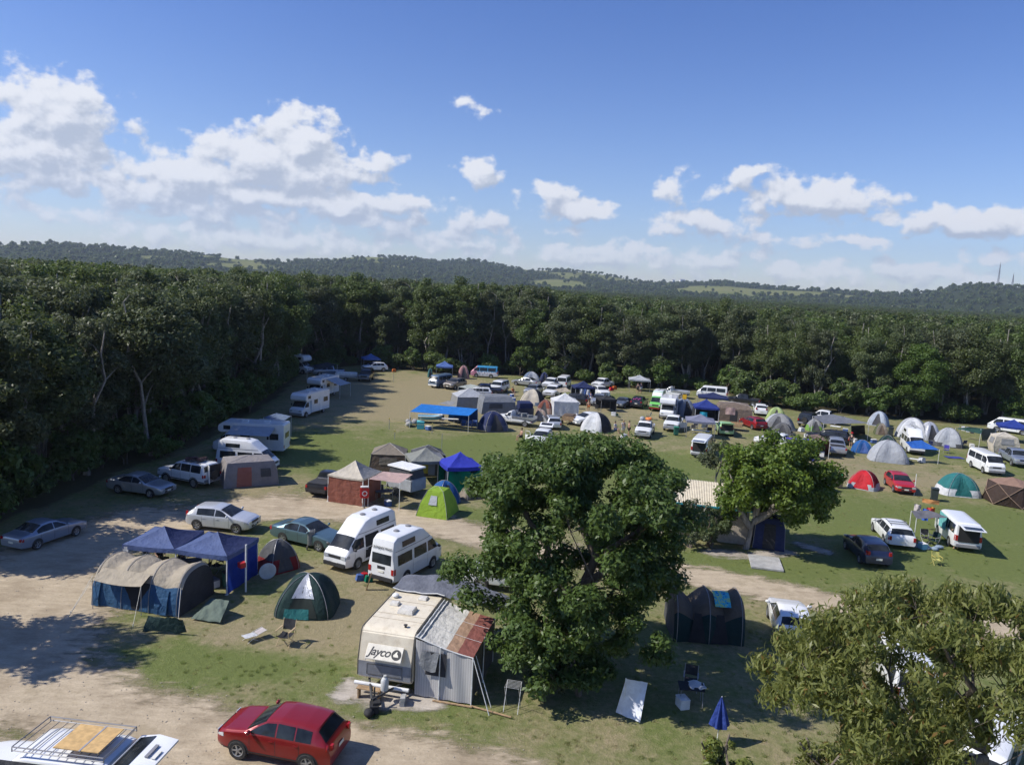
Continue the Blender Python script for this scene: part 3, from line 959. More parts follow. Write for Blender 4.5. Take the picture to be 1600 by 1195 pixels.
def make_vehicle(key):
    S = SPEC[key]
    lf = Loft(S['L'], S['W'], S['top'], S['belt'], **S.get('kw', {}))
    T = Tmpl(); L, Wd = S['L'], S['W']; xf, xr, wr = S['wf'], S['wr'], S['r']
    b = lf.body(); b.mi(1)
    for sg in (-1, 1):
        for xc in (xf, xr):
            lf.arch(b, xc, wr, wr + .055, sg)
    for xd in S.get('seams', []):
        for sg in (-1, 1):
            lf.side(b, xd - .008, xd + .008, lf.zbot + .12, S['belt'] - .01, sg, .004, 2, 6)
    if S.get('clad'):
        for sg in (-1, 1):
            lf.side(b, lf.x1 - .03, lf.x0 + .03, lambda x: lf.sec(x)[12][1] + .01, S['clad'], sg, .005, 30, 3)
    body = T.add('body', b.mesh('body', [PLACEHOLD, BLACKP], 38), paint=True)
    if S.get('ws'):
        g = MB(); lf.topz(g, S['ws'][0], S['ws'][1], 0, 3.0); T.add('windscreen', g.mesh('windscreen', GLASS, 60))
    if S.get('rw'):
        g = MB(); lf.topz(g, S['rw'][0], S['rw'][1], 0, 2.9); T.add('rear_window', g.mesh('rear_window', GLASS, 60))
    top = S.get('wtop', 9)
    for (xa, xb) in S['win']:
        for sg in (-1, 1):
            g = MB(); lf.side(g, xa, xb, S['belt'] + S.get('wlo', .03), lambda x: min(top, lf.zt(x) - .105), sg, .007, 10, 4)
            T.add('window', g.mesh('window', GLASS, 60))
    wt, wm = wheel_meshes(wr, .21, S.get('alloy', True))
    for xc in (xf, xr):
        for sg in (-1, 1):
            i = T.add('wheel', wt, -1, (xc, sg * (Wd / 2 - .088), wr), 0 if sg > 0 else math.pi)
            T.add('rim', wm, i)
    zh, zr = S['hl'], S['tl']
    nw = lf.sec(lf.x1)[8][0]; tw = lf.sec(lf.x0)[8][0]
    for sg in (-1, 1):
        g = MB(); lf.side(g, lf.x1 - .30, lf.x1 - .004, lambda x: zh[0] + .04, lambda x: min(zh[1], lf.zt(x) - .08), sg, .008)
        g.box((lf.x1 + .004, sg * nw * .78, (zh[0] + zh[1]) / 2), (.03, nw * .38, zh[1] - zh[0]), None)
        T.add('headlight', g.mesh('headlight', LAMP, 40))
        g = MB(); lf.side(g, lf.x0 + .16, lf.x0 + .004, zr[0], zr[1], sg, .008)
        g.box((lf.x0 + .02, sg * (lf.yz(lf.x0 + .06, (zr[0] + zr[1]) / 2) - .10), (zr[0] + zr[1]) / 2), (.09, .15, (zr[1] - zr[0]) * .9))
        T.add('tail_light', g.mesh('tail_light', REDL, 40))
        xm = S.get('mir', S['win'][0][0] - .1)
        g = MB(); g.ball((xm, sg * (lf.yz(xm, S['belt']) + .13), S['belt'] + .12), (.07, .12, .085), 8, 6)
        g.tube([(xm, sg * lf.yz(xm, S['belt'] + .04), S['belt'] + .06), (xm, sg * (lf.yz(xm, S['belt']) + .08), S['belt'] + .08)], .025)
        T.add('mirror', g.mesh('mirror', PLACEHOLD if S.get('pmir') else BLACKP, 60), paint=bool(S.get('pmir')))
        for xh in S.get('hand', []):
            g = MB(); g.box((xh, sg * (lf.yz(xh, S['belt'] - .14) + .018), S['belt'] - .14), (.17, .03, .032)); T.add('door_handle', g.mesh('door_handle', PLACEHOLD, 30, .008), paint=True)
    g = MB(); g.box((lf.x1 + .002, 0, (zh[0] + zh[1]) / 2 - .01), (.028, nw * 1.05, (zh[1] - zh[0]) * .8)); g.box((lf.x1 + .004, 0, lf.zbot + .2), (.03, nw * 1.1, .12)); T.add('grille', g.mesh('grille', BLACKP, 30))
    for x, z in ((lf.x1 + .022, lf.zbot + .26), (lf.x0 - .022, S.get('pz', .62))):
        g = MB(); g.box((x, 0, z), (.012, .37, .12)); T.add('number_plate', g.mesh('number_plate', PLATE, 30))
    if S.get('bump'):
        for x in (lf.x1 + .02, lf.x0 - .02):
            g = MB(); g.box((x, 0, lf.zbot + .20), (.12, nw * 1.96, .22)); T.add('bumper', g.mesh('bumper', S['bump'], 40, .03))
    if S.get('roofm'):   # a raised fibreglass roof is the same paint; hatches sit on top
        for x in S['roofm']:
            g = MB(); g.lathe([(.16, 0), (.16, .05), (.10, .08), (.02, .085)], (x, 0, lf.zt(x) + .012), 14); T.add('roof_vent', g.mesh('roof_vent', GREYP, 40))
    if S.get('rails'):
        g = MB(); xa, xb = S['rails']
        for sg in (-1, 1):
            g.tube([(x, sg * lf.sec(x)[2][0] * .97, lf.zt(x) + (.015 if i in (0, 6) else .06)) for i, x in enumerate(np.linspace(xa, xb, 7))], .018, 6)
        for x in (xa * .6 + xb * .4, xb * .75 + xa * .25):
            g.box((x, 0, lf.zt(x) + .065), (.05, lf.sec(x)[2][0] * 1.95, .03))
        T.add('roof_rack', g.mesh('roof_rack', BLACKP, 40))
    if S.get('tub'):
        xa, xb, kind = S['tub']
        g = MB(); z = lf.zt((xa + xb) / 2)
        if kind == 'cover':
            g.box(((xa + xb) / 2, 0, z + .03), (abs(xa - xb), Wd * .86, .05)); T.add('tray_cover', g.mesh('tray_cover', mat('vinyl_cover', (.03, .03, .032), .7, bump=.3), 30, .02))
        elif kind == 'open':
            g.box(((xa + xb) / 2, 0, z + .012), (abs(xa - xb) - .12, Wd * .76, .02)); T.add('tray_bed', g.mesh('tray_bed', DARKIN, 30))
    for nm, bm, m, bv in S.get('extra', lambda lf: [])(lf):
        T.add(nm, bm.mesh(nm, m, 35, bv), paint=(m is PLACEHOLD))
    return T, lf

def tray_extra(lf):
    g = MB(); xa, xb = .15, -2.35
    g.box(((xa + xb) / 2, 0, .86), (xa - xb, 1.82, .08))
    g2 = MB()
    for sg in (-1, 1):
        g2.box(((xa + xb) / 2, sg * .91, 1.02), (xa - xb, .03, .24))
    g2.box((xb, 0, 1.02), (.03, 1.8, .24))
    g3 = MB()
    for y in np.linspace(-.85, .85, 6):
        g3.tube([(xa, y, .9), (xa, y, 1.62)], .02, 5)
    g3.tube([(xa, -.87, 1.62), (xa, .87, 1.62)], .025, 6)
    return [('tray', g, ALU, 0), ('tray_sides', g2, ALU, 0), ('headboard', g3, ALU, 0)]

def spare_extra(lf):
    g = MB(); g.lathe([(.01, -.06), (.36, -.09), (.38, 0), (.36, .09), (.01, .10)], (lf.x0 - .12, 0, 1.0), 20, 'X')
    return [('spare_wheel', g, TYRE, 0)]

def bar_extra(lf):
    g = MB(); x = lf.x1 + .16
    g.box((x - .05, 0, .52), (.18, lf.W * .92, .2))
    for y in (-.42, .42):
        g.tube([(x, y, .5), (x, y, .98)], .03)
    g.tube([(x, -.75, .66), (x, -.42, .98), (x, .42, .98), (x, .75, .66)], .03)
    return [('bull_bar', g, STEEL, 0)]

def front(*a):
    return list(a)
SPEC = {
    'sedan': dict(L=4.6, W=1.78, belt=.93, top=[(2.3, .66), (2.22, .75), (1.9, .84), (1.0, .96), (.22, 1.38), (-.25, 1.45), (-.8, 1.41), (-1.55, 1.07), (-1.7, 1.04), (-2.15, 1.0), (-2.26, .92), (-2.3, .80)],
                  wf=1.42, wr=-1.28, r=.32, ws=(.96, .26), rw=(-.86, -1.5), win=[(.92, -.10), (-.16, -1.22)], hl=(.56, .72), tl=(.72, .90), seams=[.85, -.13, -1.05], hand=[.05, -.95], pmir=1, mir=.72),
    'hatch': dict(L=4.25, W=1.78, belt=.96, top=[(2.12, .70), (2.05, .80), (1.75, .90), (1.0, 1.02), (.15, 1.43), (-.35, 1.50), (-1.2, 1.46), (-1.55, 1.42), (-1.95, 1.08), (-2.05, .98), (-2.12, .74)],
                  wf=1.30, wr=-1.33, r=.32, ws=(.96, .2), rw=(-1.6, -1.92), win=[(.92, -.12), (-.18, -1.35)], hl=(.60, .78), tl=(.86, 1.12), seams=[.8, -.15, -1.0], hand=[.03, -.9], pmir=1, mir=.75, kw=dict(tail=.10)),
    'coupe': dict(L=4.45, W=1.78, belt=.88, top=[(2.22, .62), (2.12, .72), (1.7, .82), (.8, .92), (.1, 1.28), (-.3, 1.33), (-.8, 1.28), (-1.6, .98), (-2.1, .93), (-2.22, .72)],
                  wf=1.35, wr=-1.25, r=.32, ws=(.76, .15), rw=(-.86, -1.5), win=[(.74, -.55), (-.6, -1.1)], hl=(.56, .70), tl=(.70, .86), seams=[.7, -.5], hand=[-.35], pmir=1, mir=.6),
    'suv': dict(L=4.35, W=1.80, belt=1.06, top=[(2.17, .80), (2.10, .92), (1.8, 1.02), (1.05, 1.12), (.28, 1.55), (-.2, 1.61), (-1.1, 1.58), (-1.6, 1.52), (-1.98, 1.12), (-2.1, 1.04), (-2.17, .80)],
                wf=1.30, wr=-1.33, r=.35, ws=(1.0, .32), rw=(-1.64, -1.95), win=[(.98, -.10), (-.16, -.82), (-.87, -1.45)], hl=(.72, .90), tl=(.90, 1.10), seams=[.85, -.13, -1.02], hand=[.03, -.92], pmir=1, mir=.82, kw=dict(zbot=.28, nose=.17), clad=.40, pz=.78),
    'wagon': dict(L=4.8, W=1.80, belt=.93, top=[(2.4, .66), (2.3, .76), (2.0, .84), (1.1, .97), (.35, 1.38), (-.1, 1.45), (-1.6, 1.44), (-2.0, 1.40), (-2.28, 1.0), (-2.36, .92), (-2.4, .7)],
                  wf=1.45, wr=-1.30, r=.32, ws=(1.06, .4), rw=(-2.03, -2.26), win=[(1.0, .0), (-.06, -1.0), (-1.06, -1.88)], hl=(.56, .72), tl=(.62, .92), seams=[.9, -.03, -1.03], hand=[.15, -.85], pmir=1, mir=.8, rails=(-.2, -1.7), pz=.55),
    'offroad': dict(L=4.6, W=1.82, belt=1.15, top=[(2.3, .90), (2.25, 1.05), (1.9, 1.12), (1.05, 1.18), (.55, 1.72), (.2, 1.80), (-1.9, 1.82), (-2.12, 1.76), (-2.26, 1.2), (-2.3, .9)],
                    wf=1.40, wr=-1.30, r=.39, ws=(1.02, .6), rw=(-2.14, -2.24), win=[(.92, .0), (-.06, -.95), (-1.02, -1.95)], hl=(.80, .98), tl=(.85, 1.1), seams=[.85, -.03, -.98], hand=[.12, -.8], mir=.8, kw=dict(zbot=.40, nose=.05, tail=.03, roofw=.84, lift=.04), clad=.56, rails=(.0, -1.8), bump=GREYP, alloy=False, extra=spare_extra, pz=.7),
    'van': dict(L=4.7, W=1.70, belt=1.12, top=[(2.35, .72), (2.32, .98), (2.15, 1.14), (1.42, 1.86), (1.2, 1.95), (-2.1, 1.97), (-2.25, 1.9), (-2.33, 1.1), (-2.35, .7)],
                wf=1.35, wr=-1.22, r=.33, ws=(2.02, 1.46), rw=(-2.26, -2.32), win=[(1.75, .85), (.75, -.55), (-.65, -2.0)], wtop=1.74, hl=(.76, .94), tl=(.75, 1.15), seams=[1.6, .8, -.6], hand=[.95, .6], mir=1.75, kw=dict(nose=.10, tail=.03, roofw=.86, hoodw=.92), bump=GREYP, alloy=False, pz=.75),
    'kombi': dict(L=4.5, W=1.72, belt=1.15, top=[(2.25, .80), (2.24, 1.05), (2.1, 1.22), (1.75, 1.78), (1.5, 1.92), (-1.95, 1.94), (-2.15, 1.84), (-2.22, 1.2), (-2.25, .8)],
                  wf=1.2, wr=-1.2, r=.33, ws=(2.04, 1.79), rw=(-2.16, -2.21), win=[(1.6, .8), (.7, -.4), (-.5, -1.7)], wtop=1.68, hl=(.82, 1.0), tl=(.8, 1.0), seams=[1.6, .75, -.45], hand=[.9], mir=1.65, kw=dict(nose=.08, tail=.05, roofw=.84), bump=WHITEP, alloy=False, pz=.72),
    'camper': dict(L=4.75, W=1.72, belt=1.12, top=[(2.37, .74), (2.34, 1.0), (2.16, 1.16), (1.42, 1.88), (1.3, 1.96), (.55, 2.55), (.1, 2.66), (-1.9, 2.68), (-2.2, 2.50), (-2.33, 1.9), (-2.36, 1.1), (-2.37, .7)],
                   wf=1.38, wr=-1.20, r=.33, ws=(2.04, 1.46), rw=None, win=[(1.78, .85), (.72, -.50), (-.70, -2.0)], wtop=1.72, hl=(.78, .98), tl=(.72, 1.05), seams=[1.65, .8, -.6], hand=[.95, .62], mir=1.78, kw=dict(nose=.10, tail=.025, roofw=.80, hoodw=.92), bump=BLACKP, alloy=False, roofm=(.0, -1.1), pz=.82,
                   extra=lambda lf: camper_extra(lf)),
    'ute': dict(L=5.0, W=1.82, belt=1.06, top=[(2.5, .78), (2.42, .95), (2.1, 1.04), (1.3, 1.12), (.75, 1.60), (.4, 1.70), (-.45, 1.68), (-.72, 1.60), (-.86, 1.12), (-.9, 1.08), (-2.44, 1.08), (-2.5, .95), (-2.5, .8)],
                wf=1.55, wr=-1.50, r=.37, ws=(1.26, .78), rw=(-.745, -.84), win=[(1.2, .40), (.34, -.62)], hl=(.76, .93), tl=(.78, 1.02), seams=[1.15, .37, -.78], hand=[.5, -.5], mir=1.05, kw=dict(zbot=.38, nose=.10, tail=.02, lift=.04), bump=GREYP, tub=(-.95, -2.42, 'open'), pz=.62),
    'coverute': dict(L=4.6, W=1.75, belt=1.0, top=[(2.3, .75), (2.25, .92), (1.9, .98), (.9, 1.06), (.4, 1.48), (.1, 1.57), (-.35, 1.56), (-.5, 1.50), (-.62, 1.06), (-.66, 1.02), (-2.26, 1.02), (-2.3, .9)],
                     wf=1.4, wr=-1.35, r=.33, ws=(.86, .44), rw=(-.52, -.6), win=[(.8, -.42)], hl=(.7, .86), tl=(.7, .95), seams=[.8, -.5], hand=[-.3], mir=.75, kw=dict(zbot=.34, nose=.06, tail=.02, lift=.04), bump=BLACKP, tub=(-.70, -2.22, 'cover'), alloy=False, pz=.55),
    'flatute': dict(L=4.9, W=1.78, belt=1.04, top=[(2.45, .76), (2.38, .92), (2.0, 1.0), (1.2, 1.10), (.65, 1.56), (.4, 1.64), (.32, 1.62), (.22, 1.1), (.2, .95), (-2.2, .70), (-2.3, .62)],
                    wf=1.5, wr=-1.45, r=.36, ws=(1.16, .69), rw=None, win=[(1.1, .36)], hl=(.74, .9), tl=(.56, .68), seams=[1.05, .3], hand=[.45], mir=.95, kw=dict(zbot=.40, tail=.1, lift=.03), bump=GREYP, alloy=False, extra=tray_extra, pz=.6),
}
SPEC['barute'] = dict(SPEC['ute'], extra=bar_extra)

def camper_extra(lf):
    out = []
    g = MB()   # rear window, high on the back door, and the long panes of the raised roof
    P = []
    for z in np.linspace(1.22, 1.78, 4):
        x = float(np.interp(z, lf.tz[:3], lf.tx[:3])) if False else (-2.355 + (z - 1.1) / .8 * .03)
        P.append([(x - .012, y, z) for y in np.linspace(-.62, .62, 6)])
    g.grid(P); out.append(('rear_window', g, GLASS, 0))
    for sg in (-1, 1):
        g = MB(); lf.side(g, -.35, -1.55, 2.05, 2.36, sg, .012, 8, 3); out.append(('roof_window', g, GLASS, 0))
    g = MB()
    for sg in (-1, 1):
        lf.side(g, 1.2, -2.25, 1.93, 1.965, sg, .012, 20, 2)
    out.append(('roof_seam', g, GREYP, 0))
    return out

TCACHE = {}
def vehicle(key, name, label, cat, pm, loc, yaw, group=None, scale=1.0):
    if key not in TCACHE:
        TCACHE[key] = make_vehicle(key)
    T, lf = TCACHE[key]
    t = thing(name, (loc[0], loc[1], 0), yaw, label, cat, group, scale)
    parts = T.place(t, pm)
    return t, parts, lf
def veh2(key, name, label, cat, pm, side, pf, pr, group=None, yaw=None, scale=1.0):
    """place by the contact points of the wheels on the visible side (side 'L' or 'R' of the car itself)"""
    S = SPEC[key]
    a, b = at(*pf), at(*pr)
    d = (a - b); d.normalize()
    if yaw is not None:
        d = Vector((math.cos(R(yaw)), math.sin(R(yaw)), 0))
    mid = (a + b) / 2 - d * ((S['wf'] + S['wr']) / 2) * scale
    n = Vector((-d.y, d.x, 0))        # the car's own left
    c = mid + n * (S['W'] / 2 - .1) * scale * (1 if side == 'R' else -1)
    return vehicle(key, name, label, cat, pm, c, math.atan2(d.y, d.x), group, scale)

def vehc(key, name, label, cat, pm, p, yaw, group=None, scale=1.0, end=None):
    """place by a ground point: the centre, or the middle of the nose ('f') or tail ('r')"""
    c = at(*p); S = SPEC[key]
    yaw = yaw - math.degrees(math.atan2(c.x, c.y))      # the yaw is meant against the line of sight
    d = Vector((math.cos(R(yaw)), math.sin(R(yaw)), 0))
    if end == 'f':
        c = c - d * S['L'] / 2 * scale
    elif end == 'r':
        c = c + d * S['L'] / 2 * scale
    return vehicle(key, name, label, cat, pm, c, R(yaw), group, scale)

P_RED = paint('deep_red', (.24, .010, .012), .2)
P_RED2 = paint('bright_red', (.38, .012, .014))
P_WHITE = paint('white', (.74, .75, .75))
P_CREAM = paint('cream_white', (.70, .68, .62))
P_SILVER = paint('silver', (.40, .42, .45), .55)
P_SILVER2 = paint('pale_silver', (.58, .60, .63), .35)
P_GREYM = paint('grey_metal', (.16, .18, .20), .5)
P_BLUESIL = paint('blue_silver', (.30, .34, .42), .5)
P_TEAL = paint('teal_grey', (.10, .17, .20), .5)
P_BLACK = paint('black', (.012, .012, .015))
P_NAVY = paint('dark_navy', (.012, .018, .05))
P_LIME = paint('lime', (.14, .46, .10))
P_PALEGREEN = paint('pale_green', (.32, .52, .24))
P_BEIGE = paint('bronze', (.26, .23, .20), .4)
P_BLUE = paint('mid_blue', (.03, .10, .28))
P_LTBLUE = paint('light_blue', (.22, .52, .66))
def art_paint():
    m = bpy.data.materials.new('painted_panels'); m.use_nodes = True
    t = NT(m.node_tree); b = m.node_tree.nodes['Principled BSDF']
    o = t.n('ShaderNodeTexCoord').outputs['Object']
    sp = t.n('ShaderNodeSeparateXYZ'); t.set(sp, 0, o)
    n = t.noise(o, 2.2, 3, .6, dist=1.5)
    c = t.mix(t.ramp(t.math('ADD', sp.outputs[2], t.math('MULTIPLY', t.math('SUBTRACT', n, .5), .6)), .98, 1.06), (.72, .70, .74), (.05, .28, .50))
    c = t.mix(t.ramp(t.math('ADD', sp.outputs[0], t.math('MULTIPLY', n, .8)), 1.55, 1.7), c, (.62, .26, .34))
    c = t.mix(t.ramp(t.noise(o, 5, 3, .6), .60, .63), c, (.04, .06, .12))
    t.set(b, 'Base Color', c); b.inputs['Roughness'].default_value = .35
    return m

# --- near the camera
red, _, _ = veh2('suv', 'parked_car', 'deep red five door crossover parked on the sandy track beside the old caravan', 'car', P_RED, 'L', (372, 1184), (482, 1205), yaw=168, scale=.96)
veh2('hatch', 'parked_car', 'white hatchback parked on the sandy track behind the navy gazebo', 'car', P_SILVER2, 'R', (374, 834), (304, 826), yaw=-8)
sed_b, _, _ = veh2('sedan', 'parked_car', 'teal grey sedan with dark roof parked next to the campervan with open side door', 'car', P_TEAL, 'R', (501, 861), (440.5, 847.5), yaw=-24)
veh2('sedan', 'parked_car', 'silver sedan glinting in the tree shade, its bonnet toward the sandy track', 'car', P_SILVER, 'R', (236, 777), (185, 771), yaw=-14)
veh2('sedan', 'parked_car', 'blue silver sedan in tree shade with its boot toward the dark bushes', 'car', P_BLUESIL, 'R', (106.6, 837), (69.6, 857.5), yaw=72, scale=.94)
o4, o4p, lf4 = veh2('offroad', 'off_road_car', 'white off road wagon with loaded roof rack and open rear door in tree shade', 'car', P_WHITE, 'L', (262, 748), (303, 768), yaw=158)
van1, van1p, _ = veh2('camper', 'campervan', 'white high roofed campervan with its sliding door open beside its twin', 'campervan', P_WHITE, 'L', (566, 895), (592, 862), yaw=-117)
van2, van2p, lfc = veh2('camper', 'campervan', 'white high roofed campervan with lettering over its rear window', 'campervan', P_WHITE, 'R', (674, 879), (632, 917), yaw=63)
veh2('camper', 'campervan', 'white high roofed campervan behind the grey and red tent in tree shade', 'campervan', P_WHITE, 'R', (412, 737), (352, 741), yaw=-6)
vehc('coverute', 'pickup_truck', 'black single cab ute with covered tray behind the terracotta walled gazebo', 'ute', P_BLACK, (493, 778), 62, end='r')
vehc('ute', 'pickup_truck', 'white dual cab ute half hidden behind the big dark green tree', 'ute', P_WHITE, (800, 918), 172)
vehc('hatch', 'parked_car', 'white hatchback beside the brown dome tents, half hidden by drooping gum leaves', 'car', P_WHITE, (1232, 985), 100)
# --- right hand meadow
wag, _, _ = veh2('wagon', 'parked_car', 'white station wagon with its back to the track next to the striped flag awning', 'car', P_WHITE, 'L', (1364, 829), (1382, 850))
veh2('hatch', 'parked_car', 'black hatchback parked in the shade of the bright green tree', 'car', P_NAVY, 'L', (1324, 860), (1342, 878))
tg, tgp, lft = vehc('van', 'panel_van', 'white van with raised tailgate and teal towel hung on its side', 'van', P_WHITE, (1493, 846), 108)
veh2('hatch', 'parked_car', 'bright red hatchback between the red dome tent and the green and white tent', 'car', P_RED2, 'R', (1397, 769), (1383, 757), scale=.96)
veh2('van', 'minibus', 'white minibus with dark side windows on the dry grass below the silver ute', 'van', P_WHITE, 'R', (1538, 740), (1516, 729))
veh2('ute', 'pickup_truck', 'silver blue dual cab ute under the cream rooftop tent', 'ute', P_BLUESIL, 'R', (1583, 729), (1562, 717))
vehc('ute', 'pickup_truck', 'silver dual cab ute with its tailgate toward the track, beside the bright blue tarp', 'ute', P_SILVER, (1308, 714), 96, end='r')
veh2('camper', 'campervan', 'white high roofed campervan under a slanting bright blue tarp', 'campervan', P_WHITE, 'R', (1420, 710), (1407, 698))
vehc('van', 'minibus', 'long white minibus behind the blue gazebo at the forest edge', 'van', P_WHITE, (1580, 676), 172, scale=(1.15, 1, 1))
# --- middle of the field
veh2('kombi', 'camper_bus', 'old blue grey bus with white roof near the small blue gazebo', 'van', paint('slate_blue', (.10, .15, .22)), 'L', (687, 607.5), (702, 602), yaw=-118)
veh2('suv', 'parked_car', 'bronze wagon parked beside the old bus with white roof', 'car', P_BEIGE, 'L', (713, 610), (722, 605), yaw=-118)
art, artp, _ = veh2('van', 'panel_van', 'van painted blue, pink and white with swirls beside the pink dome tent', 'van', P_BLUE, 'L', (743, 589.5), (768, 590.5), yaw=176)
setmat(artp[0], art_paint())
veh2('offroad', 'off_road_car', 'white off road car carrying a bicycle on its roof', 'car', P_WHITE, 'L', (782, 618), (790, 610), yaw=-112)
vehc('ute', 'pickup_truck', 'blue ute under tarps beside the white canopy', 'ute', P_NAVY, (757, 617), -170)
vehc('wagon', 'parked_car', 'white wagon half hidden behind the big grey cabin tents', 'car', P_WHITE, (742, 620), -175)
veh2('sedan', 'parked_car', 'silver sedan in front of the blue and white tent at the forest edge', 'car', P_SILVER, 'L', (811, 601), (824.5, 605), yaw=152)
vehc('offroad', 'off_road_car', 'white off road car facing the track beside the cream and black dome tent', 'car', P_WHITE, (856, 623), -108, end='f')
vehc('suv', 'parked_car', 'silver wagon tucked behind the cream and black dome tent', 'car', P_SILVER, (833, 617), -110)
vehc('ute', 'pickup_truck', 'white ute with doors open at the forest edge', 'ute', P_WHITE, (862, 606), -110)
vehc('van', 'panel_van', 'white van with rear doors open at the forest edge', 'van', P_WHITE, (881, 605), 80)
vehc('wagon', 'parked_car', 'black wagon next to the navy gazebo hung with shirts', 'car', P_BLACK, (893, 630), 165)
flat, flatp, lff = veh2('flatute', 'pickup_truck', 'white flatbed ute loaded with gear behind the navy screened tent', 'ute', P_WHITE, 'L', (790, 661), (813, 668), yaw=160)
vehc('wagon', 'parked_car', 'silver wagon with its back to the track beside the small tan tent', 'car', P_SILVER2, (866, 672), 98, end='r', scale=.95)
hw, hwp, lfh = vehc('suv', 'parked_car', 'white wagon with tailgate up and doors open behind the big green tree', 'car', P_WHITE, (840, 702), -100, end='f')
vehc('hatch', 'parked_car', 'white hatchback behind the white and black dome tent', 'car', P_WHITE, (916, 663), -140)
vehc('barute', 'pickup_truck', 'white ute with dark side parked alone at the forest edge', 'ute', P_WHITE, (930, 608), -118, end='f')
vehc('hatch', 'parked_car', 'silver hatchback facing the track beside the black pop up awning', 'car', P_SILVER, (931, 635), -100, end='f')
vehc('suv', 'parked_car', 'white wagon parked behind the silver hatchback', 'car', P_WHITE, (938, 619), -70)
vehc('coupe', 'parked_car', 'dark grey coupe facing the track beside the black car with pink window', 'car', P_GREYM, (963, 638), -112, end='f')
pk, pkp, _ = vehc('suv', 'parked_car', 'black car with pink patterned rear window', 'car', P_BLACK, (993, 639), 78, end='r')
gv, gvp, _ = vehc('camper', 'campervan', 'lime green campervan with white raised roof', 'campervan', P_LIME, (1023, 643), -98, end='f')
vehc('flatute', 'pickup_truck', 'white flatbed truck with dark tray behind the lime green campervan', 'truck', P_WHITE, (1052, 620), 165)
wu, wup, _ = vehc('barute', 'pickup_truck', 'white ute carrying an orange float on its roof', 'ute', P_WHITE, (1003, 686), -96, end='f')
ou, oup, _ = vehc('barute', 'pickup_truck', 'white ute with open door in front of the white truck camper', 'ute', P_WHITE, (1047, 675), -97, end='f')
lg, lgp, lfl = vehc('hatch', 'parked_car', 'pale green hatchback with its tailgate raised', 'car', P_PALEGREEN, (1135, 682), 98, end='r')
vehc('hatch', 'parked_car', 'dark red hatchback between the brown cabin tent and the grey dome', 'car', P_RED, (1176, 668), 120)
vehc('hatch', 'parked_car', 'white hatchback parked by itself below the forest shrubs', 'car', P_WHITE, (1189, 650), 95, end='r')
rv, rvp, lfr = vehc('van', 'panel_van', 'white van with raised rear door between the two green trees', 'van', P_WHITE, (1091, 716), 82, end='r')
vehc('van', 'panel_van', 'long white van behind the dark blue canopies', 'van', P_WHITE, (1112, 622), 178)
vehc('ute', 'pickup_truck', 'black ute with canopy at the forest edge behind the brown cabin tent', 'ute', P_BLACK, (1161, 632), 172)
vehc('offroad', 'off_road_car', 'black off road car with open door beside the wide grey tarp', 'car', P_BLACK, (1256, 668), 76, end='r')
vehc('ute', 'pickup_truck', 'white ute under the wide grey tarp', 'ute', P_WHITE, (1287, 660), 170)
vehc('ute', 'pickup_truck', 'white ute partly hidden behind the shiny blue tarp', 'ute', P_WHITE, (1216, 700), 160)
vehc('wagon', 'parked_car', 'dark wagon in front of the wide grey tarp', 'car', P_BLACK, (1293, 690), 174)
# --- in the tree shade behind the motorhomes
vehc('offroad', 'off_road_car', 'black off road car in the tree shade with a grey trailer', 'car', P_BLACK, (568, 597), -100, end='f')
vehc('ute', 'pickup_truck', 'blue white ute with canopy deep in the tree shade', 'ute', P_BLUESIL, (513, 587), -170)
vehc('suv', 'parked_car', 'black and white wagon under the far blue gazebo', 'car', P_WHITE, (585, 580), -160)
# white four wheel drive cut by the lower frame edge: plywood on its rack, tailgate up
c0 = at(88, 1164, 1.86)
lc, lcp, lflc = vehicle('offroad', 'off_road_car', 'white off road wagon with plywood on its roof rack and raised tailgate', 'car', P_WHITE, (c0.x - .25, c0.y + .1, 0), R(174), None, (1.06, 1.1, 1.04))
for o in list(lc.children):
    if o.name.startswith(('spare_wheel', 'rear_window', 'roof_rack')):
        bpy.data.objects.remove(o)
# ------------------------------------------------------------------ tents, gazebos, tarps
def depth(p):
    return (Vector(p) - CAM).dot(_fw)

def m_px(p, px):
    return px * depth(p) / FPX

def sag(pts4, nu, nv, drop=.0, seed=0, amp=.03):
    """bilinear sheet through four corners with a belly and a little flutter"""
    a, b, c, d = [Vector(p) for p in pts4]
    r = random.Random(seed); ph = [r.uniform(0, 6) for _ in range(4)]
    P = []
    for i in range(nu + 1):
        u = i / nu; row = []
        for j in range(nv + 1):
            v = j / nv
            p = (a * (1 - u) + b * u) * (1 - v) + (d * (1 - u) + c * u) * v
            e = math.sin(math.pi * u) * math.sin(math.pi * v)
            w = math.sin(u * 9 + ph[0]) * math.sin(v * 5 + ph[1]) + .6 * math.sin(u * 17 + v * 11 + ph[2])
            row.append(p + Vector((0, 0, -drop * e + amp * w * (.3 + e))))
        P.append(row)
    return P

def facing(p, yaw):
    return R(yaw - math.degrees(math.atan2(p[0], p[1])))

